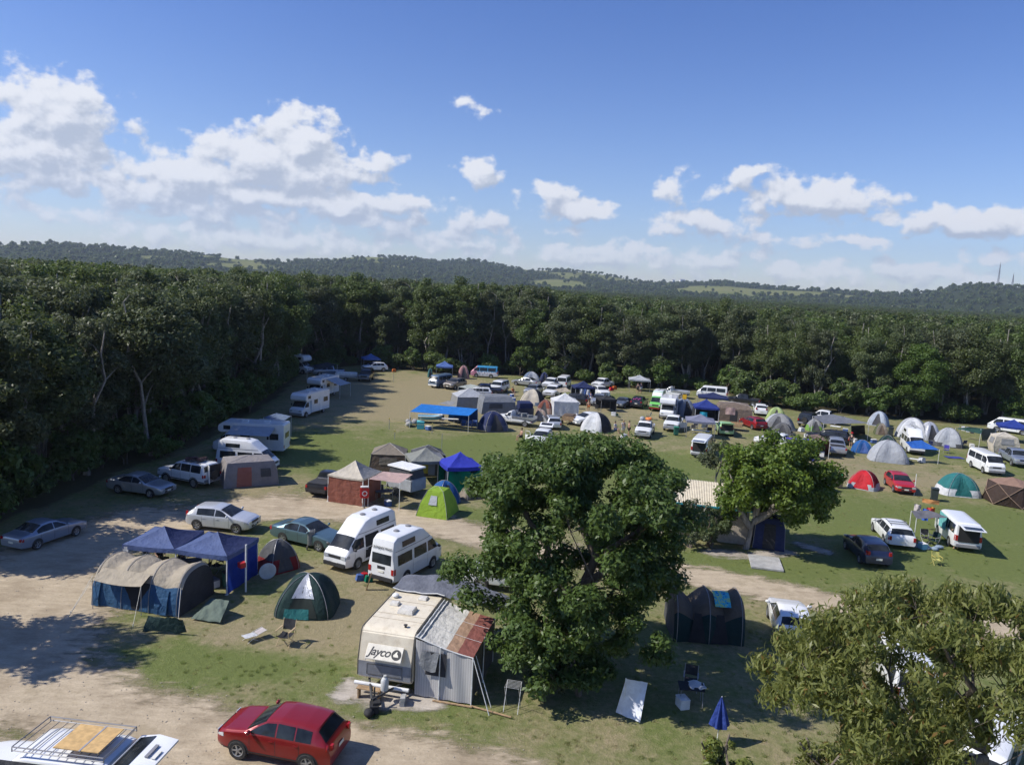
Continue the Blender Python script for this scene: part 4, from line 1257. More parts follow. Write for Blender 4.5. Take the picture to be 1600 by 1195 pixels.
def dome(name, label, p, wpx, ratio, h, yaw, main, skirt=None, alt=None, door=None, sk=.25, polec=POLEG, cat='dome tent', doors=('x',), group=None, n=5.0, flat=1.12, stripe=None):
    c = at(*p); w = m_px(c, wpx) / 2
    hw, hd = w, w * ratio
    t = thing(name, c, facing(c, yaw), label, cat, group)
    def S(ph, q, off=0.0):
        ca, sa = math.cos(ph), math.sin(ph)
        rr = (abs(ca / hd) ** n + abs(sa / hw) ** n) ** (-1 / n) * (1 + off / max(hw, hd))
        dg = math.cos(2 * (ph - math.pi / 4)) ** 2 if True else 0
        side = math.sin(2 * ph) ** 2          # 1 on the diagonals where the poles run
        k = math.sin(q * math.pi / 2) ** 1.02 * (1 - .17 * math.sin(math.pi * q) * (1 - side))
        z = (h + off) * math.cos(q * math.pi / 2) ** flat
        wr = .012 * math.sin(ph * 23 + q * 7) * math.sin(q * math.pi)
        return (rr * (k + wr) * ca, rr * (k + wr) * sa, max(0.0, z - .03 * (1 - side) * math.sin(math.pi * q)))
    NP, NQ = 48, 12
    b = MB()
    vs = [S(2 * math.pi * i / NP, j / NQ) for j in range(NQ + 1) for i in range(NP)]
    b.v = vs
    for j in range(NQ):
        for i in range(NP):
            f = (j * NP + i, j * NP + (i + 1) % NP, (j + 1) * NP + (i + 1) % NP, (j + 1) * NP + i)
            zc = S(2 * math.pi * (i + .5) / NP, (j + .5) / NQ)[2]
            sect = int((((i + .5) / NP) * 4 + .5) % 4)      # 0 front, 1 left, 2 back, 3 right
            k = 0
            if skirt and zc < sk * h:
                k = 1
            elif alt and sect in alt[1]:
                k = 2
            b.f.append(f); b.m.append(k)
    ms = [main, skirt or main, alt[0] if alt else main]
    b.build('fly', ms, t, 50)
    dm = door or mat('tent_mesh', (.05, .05, .055), .9)
    for dd in doors:
        a0 = {'x': 0, 'y': math.pi / 2, '-y': -math.pi / 2}[dd]
        g = MB(); g.grid([[S(a0 + .50 * (v - .5) * 2 * (1 - .55 * max(0, 1 - q * 1.1)), .34 + .62 * q, .018) for v in np.linspace(0, 1, 9)] for q in np.linspace(0, 1, 8)])
        g.build('door', dm, t, 60)
    if stripe:
        g = MB(); g.grid([[S((.30 + .25 * q) * v, q, .03) for v in np.linspace(-1, 1, 7)] for q in np.linspace(.03, .62, 8)]); g.build('silver_stripe', stripe, t, 60)
        g = MB(); g.grid([[S(-.55 + .8 * v, q, .03) for v in np.linspace(0, 1, 7)] for q in np.linspace(.80, .99, 4)]); g.build('door_curtain', C_TEAL, t, 60)
    for s_ in (0, 1):
        g = MB(); a = math.pi / 4 + s_ * math.pi / 2
        pts = [S(a, q, .02) for q in np.linspace(1, .04, 12)] + [S(a + math.pi, q, .02) for q in np.linspace(.04, 1, 12)]
        g.tube(pts, .014, 5, False); g.build('pole', polec, t)
    return t

def cabin(name, label, c, hw, hd, levels, yaw, mats, apex=None, patches=(), cat='cabin tent', group=None, bulge=.04, world_yaw=False, nseg=6):
    """levels: (z, scale x, scale y, material index of the band above)"""
    t = thing(name, c, R(yaw) if world_yaw else facing(c, yaw), label, cat, group)
    b = MB(); rings = []
    for (z, sx, sy, k) in levels:
        ring = []
        for s in range(4):
            (x0, y0), (x1, y1) = [((1, -1), (1, 1)), ((1, 1), (-1, 1)), ((-1, 1), (-1, -1)), ((-1, -1), (1, -1))][s]
            for i in range(nseg):
                f = i / nseg
                e = -bulge * math.sin(math.pi * f) * math.sin(min(1, z / levels[-1][0]) * math.pi) + .012 * math.sin(f * 19 + z * 7)
                x, y = (x0 + (x1 - x0) * f) * hd * sx, (y0 + (y1 - y0) * f) * hw * sy
                nx, ny = [(1, 0), (0, 1), (-1, 0), (0, -1)][s]
                ring.append((x + nx * e, y + ny * e, z))
        rings.append(ring)
    n = 4 * nseg
    for i in range(len(rings) - 1):
        b.mi(levels[i][3]); b.grid([rings[i] + [rings[i][0]], rings[i + 1] + [rings[i + 1][0]]])
    b.mi(levels[-1][3])
    az = apex if apex else levels[-1][0] + .02
    b.add(rings[-1] + [(0, 0, az)], [(k, (k + 1) % n, n) for k in range(n)])
    b.build('fly', mats, t, 25)
    def wallpt(side, u, z):
        for (z0, sx0, sy0, _), (z1, sx1, sy1, _) in zip(levels, levels[1:]):
            if z0 <= z <= z1 + 1e-6:
                f = (z - z0) / (z1 - z0); sx, sy = sx0 + (sx1 - sx0) * f, sy0 + (sy1 - sy0) * f
                return {'x': (hd * sx + .025, hw * sy * u, z), '-x': (-hd * sx - .025, hw * sy * u, z), 'y': (hd * sx * u, hw * sy + .025, z), '-y': (hd * sx * u, -hw * sy - .025, z)}[side]
    for (nm, side, u0, u1, z0, z1, m) in patches:
        g = MB(); g.grid([[wallpt(side, u, z) for u in np.linspace(u0, u1, 4)] for z in np.linspace(z0, z1, 4)]); g.build(nm, m, t)
    g = MB()
    for sx in (-1, 1):
        for sy in (-1, 1):
            g.tube([(hd * l[1] * sx * 1.004, hw * l[2] * sy * 1.004, l[0]) for l in levels] + [(0, 0, az + .01)], .016, 5, False)
    g.build('frame_poles', POLEG, t)
    return t

def gazebo(name, label, c, yaw, w, d, roof, h=2.05, top=2.85, walls=(), legm=POLEW, legs=(1, 1, 1, 1), cat='gazebo', group=None, world_yaw=False, roof2=None, val=.24, sagk=.10, wallcut=0.0):
    """+x is the front; walls: (side, material, from height, sag)"""
    t = thing(name, c, R(yaw) if world_yaw else facing(c, yaw), label, cat, group)
    b = MB(); hx, hy = d / 2, w / 2; N = 10
    cs = [(hx, -hy), (hx, hy), (-hx, hy), (-hx, -hy)]
    for s in range(4):
        (x0, y0), (x1, y1) = cs[s], cs[(s + 1) % 4]
        P = []
        for j in range(N + 1):
            v = j / N
            P.append([((x0 + (x1 - x0) * i / N) * (1 - v), (y0 + (y1 - y0) * i / N) * (1 - v),
                       h + (top - h) * v - sagk * math.sin(math.pi * v) * (1 + .5 * math.sin(math.pi * i / N)) - .05 * math.sin(math.pi * i / N) * (1 - v)) for i in range(N + 1)])
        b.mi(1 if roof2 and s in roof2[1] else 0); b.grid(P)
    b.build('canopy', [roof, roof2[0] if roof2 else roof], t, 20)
    b = MB()
    for s in range(4):
        (x0, y0), (x1, y1) = cs[s], cs[(s + 1) % 4]
        P = [[((x0 + (x1 - x0) * i / N) * 1.006, (y0 + (y1 - y0) * i / N) * 1.006, h + .01 - val * k - .05 * math.sin(math.pi * i / N)) for i in range(N + 1)] for k in (0, 1)]
        b.grid(P)
    can = b.build('valance', roof, t, 20)
    for k, (x, y) in enumerate(cs):
        if legs[k]:
            g = MB(); g.box((x * .97, y * .97, h / 2), (.05, .05, h)); g.box((x * .97, y * .97, .012), (.14, .14, .02))
            g.build('leg', legm, t)
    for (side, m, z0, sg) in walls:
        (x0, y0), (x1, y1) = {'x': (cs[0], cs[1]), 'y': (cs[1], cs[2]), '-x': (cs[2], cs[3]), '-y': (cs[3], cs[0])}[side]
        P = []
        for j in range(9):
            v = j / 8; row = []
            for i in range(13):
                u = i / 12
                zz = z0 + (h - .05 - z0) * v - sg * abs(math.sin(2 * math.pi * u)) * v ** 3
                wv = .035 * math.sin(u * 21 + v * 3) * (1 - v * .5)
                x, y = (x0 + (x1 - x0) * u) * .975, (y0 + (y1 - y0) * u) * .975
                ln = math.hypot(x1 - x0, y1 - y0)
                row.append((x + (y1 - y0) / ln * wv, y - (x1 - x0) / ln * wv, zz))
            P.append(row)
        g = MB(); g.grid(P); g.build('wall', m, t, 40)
    return t

def tarp(name, label, quad, m, poles=(), drop=.12, seed=1, cat='tarp', amp=.035, group=None, n=12, polem=POLEW):
    """quad of world points; poles: indices of corners that stand on a pole, or points"""
    q = [Vector(p) for p in quad]
    c = sum(q, Vector()) / 4; c.z = 0
    t = thing(name, c, 0, label, cat, group)
    b = MB(); b.slab(sag([p - c for p in q], n, n, drop, seed, amp), .008); b.build('sheet', m, t, 50)
    for k in poles:
        p = (q[k] if isinstance(k, int) else Vector(k)) - c
        g = MB(); g.tube([(p.x, p.y, 0), (p.x, p.y, p.z + .03)], .022, 6); g.build('pole', polem, t)
    return t

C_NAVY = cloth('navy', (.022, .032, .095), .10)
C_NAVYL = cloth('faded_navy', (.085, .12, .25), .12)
C_BLUE = cloth('royal_blue', (.035, .05, .42), .2)
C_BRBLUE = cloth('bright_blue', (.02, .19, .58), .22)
C_BLUEF = cloth('faded_blue', (.09, .16, .40), .2)
C_DKBLUE = cloth('deep_blue_wall', (.015, .045, .30), .2)
C_SLATE = cloth('slate_blue', (.13, .18, .27))
C_GREY = cloth('mid_grey', (.26, .265, .27))
C_LGREY = cloth('light_grey', (.42, .44, .47))
C_SILVER = mat('cloth_silver', (.50, .51, .53), .35, .35, var=.15, bump=.6, bscale=4, bdist=.08)
C_DGREY = cloth('dark_grey', (.085, .088, .095))
C_CHAR = cloth('charcoal', (.035, .036, .04))
C_WHITE = cloth('white', (.68, .69, .70), .25)
C_CREAM = cloth('cream', (.56, .51, .42))
C_BEIGE = cloth('beige', (.42, .365, .28))
C_TAUPE = cloth('taupe', (.25, .215, .17))
C_BROWN = cloth('brown', (.15, .11, .08))
C_TERRA = cloth('terracotta', (.27, .10, .07))
C_PINK = cloth('pale_pink', (.58, .42, .38), .3)
C_ROSE = cloth('dusty_rose', (.36, .20, .20))
C_RED = cloth('red', (.52, .02, .03))
C_DKRED = cloth('dark_red', (.20, .018, .022))
C_LIME = cloth('lime', (.30, .46, .05), .3)
C_GREEN = cloth('emerald', (.0, .17, .095), .2)
C_DKGREEN = cloth('bottle_green', (.018, .044, .042))
C_TEAL = cloth('teal', (.03, .17, .17))
C_OLIVE = cloth('olive', (.10, .115, .05))
C_SLGREEN = cloth('sage', (.13, .17, .14))
C_MESH = mat('dark_mesh', (.03, .03, .035), .9)
C_PURPLE = cloth('violet_blue', (.07, .06, .34), .2)
C_TENTBLUE = cloth('tent_blue', (.02, .10, .30), .15)

# --- the two navy gazebos joined over a camp kitchen
def quad_frame(a, b, d):
    x = (b - a); x.z = 0
    return math.degrees(math.atan2(x.y, x.x)) - 90
A_, B_, C_, D_ = at(191, 850, 2.05), at(272.5, 857.5, 2.05), at(355, 868.8, 2.05), at(400, 838.8, 2.05)
def gz_from(A, B, w=2.9, d=2.95):
    ex = (B - A); ex.z = 0; ex.normalize(); nx = Vector((ex.y, -ex.x, 0))     # nx points to the camera
    mid = (A + B) / 2 - nx * d / 2
    return Vector((mid.x, mid.y, 0)), math.degrees(math.atan2(nx.y, nx.x))
g1, y1 = gz_from(A_, B_); g2, y2 = gz_from(B_, C_)
NG = 'navy gazebos of the camp kitchen'
gazebo('gazebo', 'faded navy gazebo with white leg cover, joined to its twin with more painted shade', g1, y1, (B_ - A_).length, 2.95, C_NAVYL, walls=(), legs=(1, 0, 0, 1), top=2.68, world_yaw=True, roof2=(C_NAVY, (1,)), group=NG)  # darker navy on the slope away from the sun is shade put into colour
gazebo('gazebo', 'navy gazebo with bright blue side walls beside the red and grey tent', g2, y2, (C_ - B_).length, 2.95, C_NAVYL, walls=(('y', C_DKBLUE, .03, .0), ('-x', C_NAVY, .5, 0)), legs=(1, 1, 1, 1), top=2.68, world_yaw=True, roof2=(C_NAVY, (1, 2)), group=NG)  # side and rear slopes use the darker navy to paint their shade
# --- gazebos over the field
pg = (at(510, 783) + at(567.5, 792)) / 2; ex = (at(567.5, 792) - at(510, 783)).normalized(); nx = Vector((ex.y, -ex.x, 0)); pg = pg - nx * 1.4
gazebo('gazebo', 'terracotta walled gazebo with cream and grey peaked roof', pg, math.degrees(math.atan2(nx.y, nx.x)), 2.9, 2.8, C_CREAM, h=2.0, top=2.95, walls=(('x', C_TERRA, .02, 0), ('y', C_TERRA, .02, 0), ('-y', C_TERRA, .02, 0)), world_yaw=True, roof2=(C_GREY, (1, 2)), val=.12)
gazebo('gazebo', 'grey gazebo on white legs behind the pink awning', at(664, 752), -78, 2.9, 2.9, cloth('ash', (.24, .25, .23)), walls=(('-x', C_DGREY, .1, 0), ('y', C_CHAR, .4, 0)), roof2=(C_GREY, (1,)))
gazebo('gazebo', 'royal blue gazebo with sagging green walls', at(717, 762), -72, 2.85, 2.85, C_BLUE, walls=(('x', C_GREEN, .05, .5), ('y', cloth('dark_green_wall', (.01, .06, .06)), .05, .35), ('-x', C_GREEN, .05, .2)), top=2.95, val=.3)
gazebo('gazebo', 'white peaked gazebo with white walls and dark gear beneath', at(881, 650), -80, 3.2, 3.0, C_WHITE, walls=(('x', C_WHITE, .25, 0), ('y', C_WHITE, .05, 0), ('-y', C_WHITE, .1, 0)), top=3.0, h=2.1)
gazebo('gazebo', 'small blue gazebo at the far forest edge near the pink tent', at(694, 590), -90, 2.8, 2.8, C_BLUEF, legm=POLEG)
gazebo('gazebo', 'small blue gazebo at the far forest edge above the black and white wagon', at(579, 577), -80, 3.0, 3.0, C_BLUEF, legm=POLEG)
gazebo('gazebo', 'navy gazebo hung with blue and white shirts', at(910, 625), -75, 3.0, 2.8, C_NAVY, walls=(('-x', C_CHAR, .1, 0), ('y', C_CHAR, .1, 0)), roof2=(C_NAVY, (1,)))
gazebo('gazebo', 'plain grey gazebo standing alone at the forest edge', at(998, 610), -85, 3.4, 3.0, C_LGREY, h=1.95, top=2.6, roof2=(C_GREY, (1,)), legm=POLEG)
gazebo('gazebo', 'black pop up awning beside the dark grey coupe', at(946, 641), -70, 2.2, 2.4, C_CHAR, h=1.7, top=2.1, walls=(('y', C_CHAR, .05, 0), ('-x', C_CHAR, .05, 0)), legm=POLEG)
gazebo('gazebo', 'deep blue gazebo with white frame and dark walls', at(1101, 660), -82, 3.0, 3.0, cloth('cobalt', (.025, .045, .22)), walls=(('-x', C_CHAR, .05, 0), ('y', C_CHAR, .05, 0), ('-y', C_CHAR, .3, 0)), top=3.05, h=2.15)
gazebo('gazebo', 'faded grey blue gazebo sheltering chairs and a white table', at(1092, 681), -85, 3.2, 3.0, cloth('faded_lilac', (.21, .22, .30)), legm=POLEG, h=1.95, top=2.6)
gazebo('gazebo', 'blue gazebo in front of the long white minibus', at(1580, 690), -80, 3.3, 3.0, cloth('cobalt2', (.025, .05, .26)), legm=POLEG)
gazebo('gazebo', 'low dark navy canopy behind the deep blue gazebo', at(1112, 642), -85, 4.0, 3.0, C_NAVY, legm=POLEG, h=2.1, top=2.7)

# --- dome tents
dome('dome_tent', 'navy screened dome tent with cream frame beside the blue tarp shelter', (770, 671), 44, .9, 2.1, -70, C_NAVY, cloth('navy_grey', (.09, .10, .17)), (C_BEIGE, (9,)), C_MESH, .3, mat('cream_pole', (.5, .46, .36), .5), doors=('x', 'y'))
dome('dome_tent', 'cream and black dome tent with dark blue skirt', (832, 631), 38, .85, 2.1, -105, C_CREAM, C_SLATE, (C_CHAR, (1,)), cloth('cream_door', (.50, .46, .40)), .22)
dome('dome_tent', 'blue and white dome tent behind the silver sedan', (830, 599), 30, .8, 2.0, -80, C_SLATE, None, (C_LGREY, (0,)), C_LGREY)
dome('dome_tent', 'dark blue dome tent at the forest edge beside the blue and white tent', (850, 598), 14, 1, 1.8, -80, C_NAVY)
dome('dome_tent', 'small tan dome tent beside the silver wagon', (845, 656), 20, 1.0, 1.3, -80, cloth('tan', (.40, .30, .24)), None, None, C_BEIGE)
dome('dome_tent', 'rust red and tan dome tent behind the small tan tent', (851, 647), 27, .9, 1.9, -100, cloth('rust', (.26, .09, .06)), cloth('tan2', (.38, .27, .22)), None, None, .45)
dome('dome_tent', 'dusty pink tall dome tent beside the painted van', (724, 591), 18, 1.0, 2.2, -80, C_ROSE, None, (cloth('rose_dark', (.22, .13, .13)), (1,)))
dome('dome_tent', 'white dome tent with black bands and blue porch', (931, 672), 40, 1.1, 2.1, -115, C_WHITE, None, (C_CHAR, (1,)), cloth('white_door', (.58, .6, .62)))
dome('dome_tent', 'slate blue dome tent beside the deep blue gazebo', (1068, 648), 30, 1.0, 2.3, -60, C_SLATE, None, (cloth('slate_light', (.22, .26, .33)), (0, 3)), C_CHAR)
dome('dome_tent', 'wide grey dome tent with pale panels above the bright green tree', (1216, 669), 50, .7, 1.9, -95, C_GREY, None, (C_LGREY, (3,)), C_DGREY)
dome('dome_tent', 'dark mesh dome tent in front of the wide grey dome', (1222, 677), 32, .8, 1.3, -90, cloth('mesh_grey', (.12, .12, .12)))
dome('dome_tent', 'lime green dome tent peeping over the wide grey dome', (1212, 659), 34, .6, 2.0, -90, cloth('pale_lime', (.36, .46, .18)))
dome('dome_tent', 'small grey and green dome tent under the edge of the wide grey tarp', (1272, 672), 25, .9, 1.4, -75, C_GREY, cloth('leaf_green', (.16, .32, .06)), None, C_DGREY, .4)
dome('dome_tent', 'small camouflage coloured dome tent beside the lone wheelie bin', (1376, 678), 21, .9, 1.4, -80, C_OLIVE, None, (C_TAUPE, (0,)), C_BROWN)
dome('dome_tent', 'pale blue grey dome tent alone at the forest shrubs', (1372, 664), 31, .8, 1.9, -100, cloth('ice_blue', (.40, .45, .52)), None, (C_LGREY, (3,)))
dome('dome_tent', 'small blue dome tent with white ends beside the silver ute', (1347, 706), 31, .8, 1.35, -75, C_TENTBLUE, None, (C_WHITE, (1,)), C_BLUEF)
dome('dome_tent', 'large plain silver grey dome tent above the red tent', (1387, 719), 58, .75, 2.15, -80, cloth('silver_grey', (.40, .42, .45)), None, None, cloth('silver_door', (.37, .39, .42)))
dome('dome_tent', 'dark green dome tent behind the large silver grey dome', (1386, 700), 32, .8, 1.5, -90, C_DKGREEN)
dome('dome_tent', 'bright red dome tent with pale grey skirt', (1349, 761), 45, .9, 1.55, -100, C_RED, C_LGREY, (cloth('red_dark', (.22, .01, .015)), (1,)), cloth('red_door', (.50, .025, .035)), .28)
dome('dome_tent', 'teal green dome tent with white corners on the green meadow', (1496, 771), 60, .75, 1.85, -68, C_TEAL, C_WHITE, (C_TEAL, (0,)), cloth('teal_door', (.02, .13, .125)), .30, POLEG)
dome('dome_tent', 'big white dome tent with dark peak behind the camper with blue tarp', (1424, 682), 48, .9, 2.4, -90, C_LGREY, None, (C_WHITE, (0,)), C_LGREY)
dome('dome_tent', 'silver sided dome tent between the two big pale tents', (1450, 686), 26, 1.1, 2.2, -60, C_SILVER)
dome('dome_tent', 'big light grey dome tent with dark grey skirt beside the clothes line', (1481, 696), 42, .85, 2.15, -85, C_LGREY, C_DGREY, (C_GREY, (1,)), C_LGREY, .2)
dome('dome_tent', 'mid blue dome tent behind the lime tent', (694, 783), 46, .8, 1.6, -60, C_TENTBLUE)
dome('dome_tent', 'red dome tent under a grey fly behind the navy gazebo', (434, 887), 60, .8, 1.65, -60, C_GREY, C_DKRED, (C_DGREY, (0, 3)), C_DGREY, .42)
dome('dome_tent', 'dark green dome tent with silver stripe and open arched door', (481, 949), 92, .95, 1.75, -103, C_DKGREEN, None, None, mat('tent_mouth_shade', (.010, .018, .016), .9), .2, POLEG, stripe=C_SILVER)  # near-black door panel paints the shade inside the open mouth
dome('dome_tent', 'tiny teal beach shelter at the forest edge', (672, 589), 8, 1, 1.5, -80, C_TEAL)
dome('dome_tent', 'small brown dome tent in front of the royal blue gazebo', (735, 777), 34, .7, 1.0, -60, C_TAUPE)

# --- cabin tents
L4 = [(0, 1, 1, 0), (.6, .93, .93, 0), (1.75, .66, .66, 0)]
cabin('cabin_tent', 'lime green steep walled tent with grey window', (at(653.5, 806) + at(717, 798)) / 2 + Vector((-.1, .1, 0)), 1.15, 1.25, [(0, 1, 1, 0), (.9, .82, .82, 0), (1.75, .50, .50, 0)], -110, [C_LIME], 1.95, (('window', 'x', -.35, .3, .85, 1.45, C_LGREY),))
cabin('cabin_tent', 'brown hip roofed cabin tent on the green grass behind the pink awning', at(608, 733), 1.6, 1.4, [(0, 1, 1, 0), (1.5, .88, .88, 0), (1.55, .9, .9, 1)], -95, [C_BROWN, C_TAUPE], 2.3, (('window', 'x', -.5, .5, .7, 1.3, C_TAUPE),))
cabin('cabin_tent', 'dark grey cabin tent peak behind the grey gazebo', at(668, 738), 1.5, 1.3, [(0, 1, 1, 0), (1.7, .85, .85, 0), (1.75, .86, .86, 0)], -80, [C_DGREY], 2.4)
cabin('cabin_tent', 'large grey cabin tent with pink door in the tree shade', at(388, 753), 2.0, 1.4, [(0, 1, 1, 0), (1.2, .96, .94, 0), (1.85, .80, .85, 0)], -80, [cloth('warm_grey', (.27, .25, .25))], 2.15, (('door', 'x', -.55, .0, .05, 1.5, cloth('brick', (.34, .13, .10))), ('window', 'x', .35, .75, .7, 1.35, C_DGREY)))
cabin('cabin_tent', 'silver grey cabin tent with peaked roof behind the blue tarp shelter', at(733, 637), 2.2, 1.8, [(0, 1, 1, 0), (1.6, .9, .9, 0), (1.65, .92, .92, 1)], -75, [C_GREY, C_LGREY], 2.6)
cabin('cabin_tent', 'slate grey cabin tent with sheen beside the silver peaked tent', at(774, 643), 2.3, 1.9, [(0, 1, 1, 0), (1.5, .9, .9, 0), (2.1, .6, .75, 0)], -75, [cloth('steel', (.20, .215, .24))], 2.3, (('window', 'x', -.6, .2, .7, 1.3, C_DGREY),))
cabin('cabin_tent', 'brown cabin tent with dark doorway among the blue gazebos', at(1145, 656), 2.3, 1.7, [(0, 1, 1, 0), (1.7, .94, .94, 0), (2.2, .7, .8, 0)], -85, [cloth('coffee', (.20, .155, .12))], 2.4, (('door', 'x', -.25, .15, .1, 1.5, C_MESH),))
cabin('cabin_tent', 'black tent standing in the deep shade of the bright green tree', at(1199, 852), 1.0, .9, [(0, 1, 1, 0), (1.5, .92, .92, 0), (2.0, .7, .75, 0)], -85, [C_NAVY], 2.15, (('door', 'x', -.4, .4, .05, 1.7, C_CHAR),))
cabin('rooftop_tent', 'cream rooftop style tent with grey windows behind the silver blue ute', at(1566, 706), 1.35, 1.1, [(0, .8, .85, 0), (.9, 1, 1, 0), (1.9, .8, .8, 0)], -70, [C_CREAM], 2.35, (('window', 'x', -.5, .55, 1.05, 1.7, C_GREY), ('window', '-y', -.6, .6, 1.05, 1.7, C_GREY)), cat='tent')

def hexscreen():
    c = at(1577, 785); w = m_px(c, 74) / 2
    t = thing('screen_tent', c, facing(c, -80), 'brown six sided screen tent with crossed pale straps', 'screen tent')
    N = 6; cr = [(w * math.cos(2 * math.pi * k / N + .3), w * math.sin(2 * math.pi * k / N + .3)) for k in range(N)]
    b = MB(); br = MB(); st = MB()
    for k in range(N):
        (x0, y0), (x1, y1) = cr[k], cr[(k + 1) % N]
        mx, my = (x0 + x1) / 2 * 1.13, (y0 + y1) / 2 * 1.13
        lo = [(x0, y0, .02), (x1, y1, .02)]; hi = [(x0 * .86, y0 * .86, 1.75), (x1 * .86, y1 * .86, 1.75)]
        hub = (mx, my, .95)
        b.add(lo + hi + [hub], [(0, 1, 4), (1, 3, 4), (3, 2, 4), (2, 0, 4)])
        b.mi(1).add([hi[0], hi[1], (0, 0, 2.25)], [(0, 1, 2)]).mi(0)
        o = 1.02
        st.tube([(lo[0][0] * o, lo[0][1] * o, .02), (mx * o, my * o, .95), (hi[1][0] * o, hi[1][1] * o, 1.76)], .03, 4)
        st.tube([(lo[1][0] * o, lo[1][1] * o, .02), (mx * o, my * o, .95), (hi[0][0] * o, hi[0][1] * o, 1.76)], .03, 4)
    b.build('screen', [cloth('brown_mesh', (.06, .04, .032)), cloth('light_brown', (.30, .19, .14))], t, 0)
    st.build('strap', cloth('tan_strap', (.30, .21, .15)), t)
hexscreen()

def tunnel(name, label, c, yaw, length, w, h, arches, mats, fly=None, sagd=.16, world_yaw=True, ends=(1, 1), cat='tunnel tent', vest=None):
    """arches along local y; x is the front; each bay sags between its arches"""
    t = thing(name, c, R(yaw), label, cat)
    ys = np.linspace(-length / 2, length / 2, 37)
    an = np.linspace(-length / 2 + .15, length / 2 - .15, arches)
    def arc(y, k, off=0):
        dd = np.min(np.abs(an - y)); sp = (an[1] - an[0]) / 2
        s = 1 - sagd * (min(1, dd / sp) ** 1.3)
        e = max(0, (abs(y) - (length / 2 - .15)) / .15)
        s *= 1 - .06 * e
        a = math.pi * k
        return (math.copysign(abs(math.cos(a)) ** .75, math.cos(a)) * (w / 2 + off) * (1 - (1 - s) * .35), y, (h + off) * s * math.sin(a) ** .8)
    b = MB(); K = 21
    for i in range(len(ys) - 1):
        for k in range(K - 1):
            a = (k + .5) / (K - 1)
            b.mi(0 if .20 < a < .80 else 1)
            b.add([arc(ys[i], k / (K - 1)), arc(ys[i + 1], k / (K - 1)), arc(ys[i + 1], (k + 1) / (K - 1)), arc(ys[i], (k + 1) / (K - 1))], [(0, 1, 2, 3)])
    b.build('fly', mats[:2], t, 40)
    for s, e in zip((-1, 1), ends):
        g = MB(); pts = [arc(s * (length / 2), k / (K - 1)) for k in range(K)]
        g.add(pts + [(0, s * (length / 2 + .1), .05)], [(k, k + 1, K) for k in range(K - 1)]); g.build('end_panel', mats[2], t, 40)
    for y in an:
        g = MB(); g.tube([arc(y, k, .02) for k in np.linspace(0, 1, 21)], .016, 5, False); g.build('pole', POLEG, t)
    return t
# beige and blue tunnel tent, its front towards the camera
tL, tR, tRR = at(142.5, 944), at(280, 964), at(332, 930)
ey = (tR - tL); ln = ey.length; ey.normalize(); nf = Vector((ey.y, -ey.x, 0))
dpt = 2.9
tc_ = (tL + tR) / 2 - nf * dpt / 2
TY = math.degrees(math.atan2(nf.y, nf.x))
tun = tunnel('tunnel_tent', 'large beige and blue tunnel tent with dark open front beside the navy gazebo', tc_, TY, ln, dpt, 2.05, 4, [C_BEIGE, cloth('tent_blue_dull', (.035, .10, .20)), cloth('tent_end', (.055, .055, .06))], sagd=.12)
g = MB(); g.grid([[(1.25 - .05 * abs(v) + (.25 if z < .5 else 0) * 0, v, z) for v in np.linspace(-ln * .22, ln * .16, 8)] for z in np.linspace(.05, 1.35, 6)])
g.v = [(x + .17 - .12 * (z / 1.35) ** 3, y, z) for x, y, z in g.v]; g.build('doorway', mat('tent_door_shade', (.012, .012, .016), .95), tun)  # flat dark sheet, the shade of the open front put into its colour
g = MB(); g.slab([[(1.05 + .75 * u, v, 1.75 - .33 * u - .10 * math.sin(math.pi * (v + ln * .42) / (ln * .55)) * u) for v in np.linspace(-ln * .42, ln * .13, 10)] for u in np.linspace(0, 1, 6)], .01); g.build('awning', C_BEIGE, tun, 50)
for v in (-ln * .42, ln * .13):
    g = MB(); g.tube([(1.80, v, 0), (1.80, v, 1.42)], .016, 5); g.build('awning_pole', POLEG, tun)
for v, wv in ((ln * .30, .33), (-ln * .44, .18)):
    g = MB(); g.grid([[(1.56 - .26 * (z / 1.2) ** 2, v + u * wv, z) for u in np.linspace(-1, 1, 4)] for z in np.linspace(.03, 1.2, 5)]); g.build('blue_panel', cloth('tent_blue_dull', (.035, .10, .20)), tun)
# brown and green tunnel tent under the big tree
n1, n2 = at(1052, 1002), at(1163, 1010)
ey = (n2 - n1); ln2 = ey.length; ey.normalize(); nf = Vector((ey.y, -ey.x, 0))
tun2 = tunnel('tunnel_tent', 'brown and dark green tunnel tent shaded by the big tree, towel on top', (n1 + n2) / 2 - nf * 1.5, math.degrees(math.atan2(nf.y, nf.x)), ln2, 3.0, 2.1, 3, [cloth('umber', (.15, .12, .09)), C_DKGREEN, C_DGREY], sagd=.30)
for v in (-.55, .5):
    g = MB(); g.grid([[(1.49 - .25 * (z / 1.3) ** 2, v + u * .42 * (1 - z / 2.2), z) for u in np.linspace(-1, 1, 4)] for z in np.linspace(.03, 1.35, 5)]); g.build('door', C_CHAR, tun2)
def towel_mat():
    m = bpy.data.materials.new('patterned_towel'); m.use_nodes = True
    t = NT(m.node_tree); o = t.n('ShaderNodeTexCoord').outputs['Object']
    n = t.noise(o, 6, 2, .5, dist=1)
    t.set(m.node_tree.nodes['Principled BSDF'], 'Base Color', t.mix(t.ramp(n, .5, .54), t.mix(t.ramp(n, .36, .4), (.02, .08, .35), (.05, .42, .55)), (.35, .55, .20)))
    m.node_tree.nodes['Principled BSDF'].inputs['Roughness'].default_value = .9
    return m
tw = MB(); tw.slab([[(.15 + .95 * u, .25 + .75 * v, 2.12 - .42 * u * u) for v in np.linspace(0, 1, 4)] for u in np.linspace(0, 1, 6)], .012)
two = tw.build('towel', towel_mat(), None, 40); two.matrix_world = tun2.matrix_basis.copy()
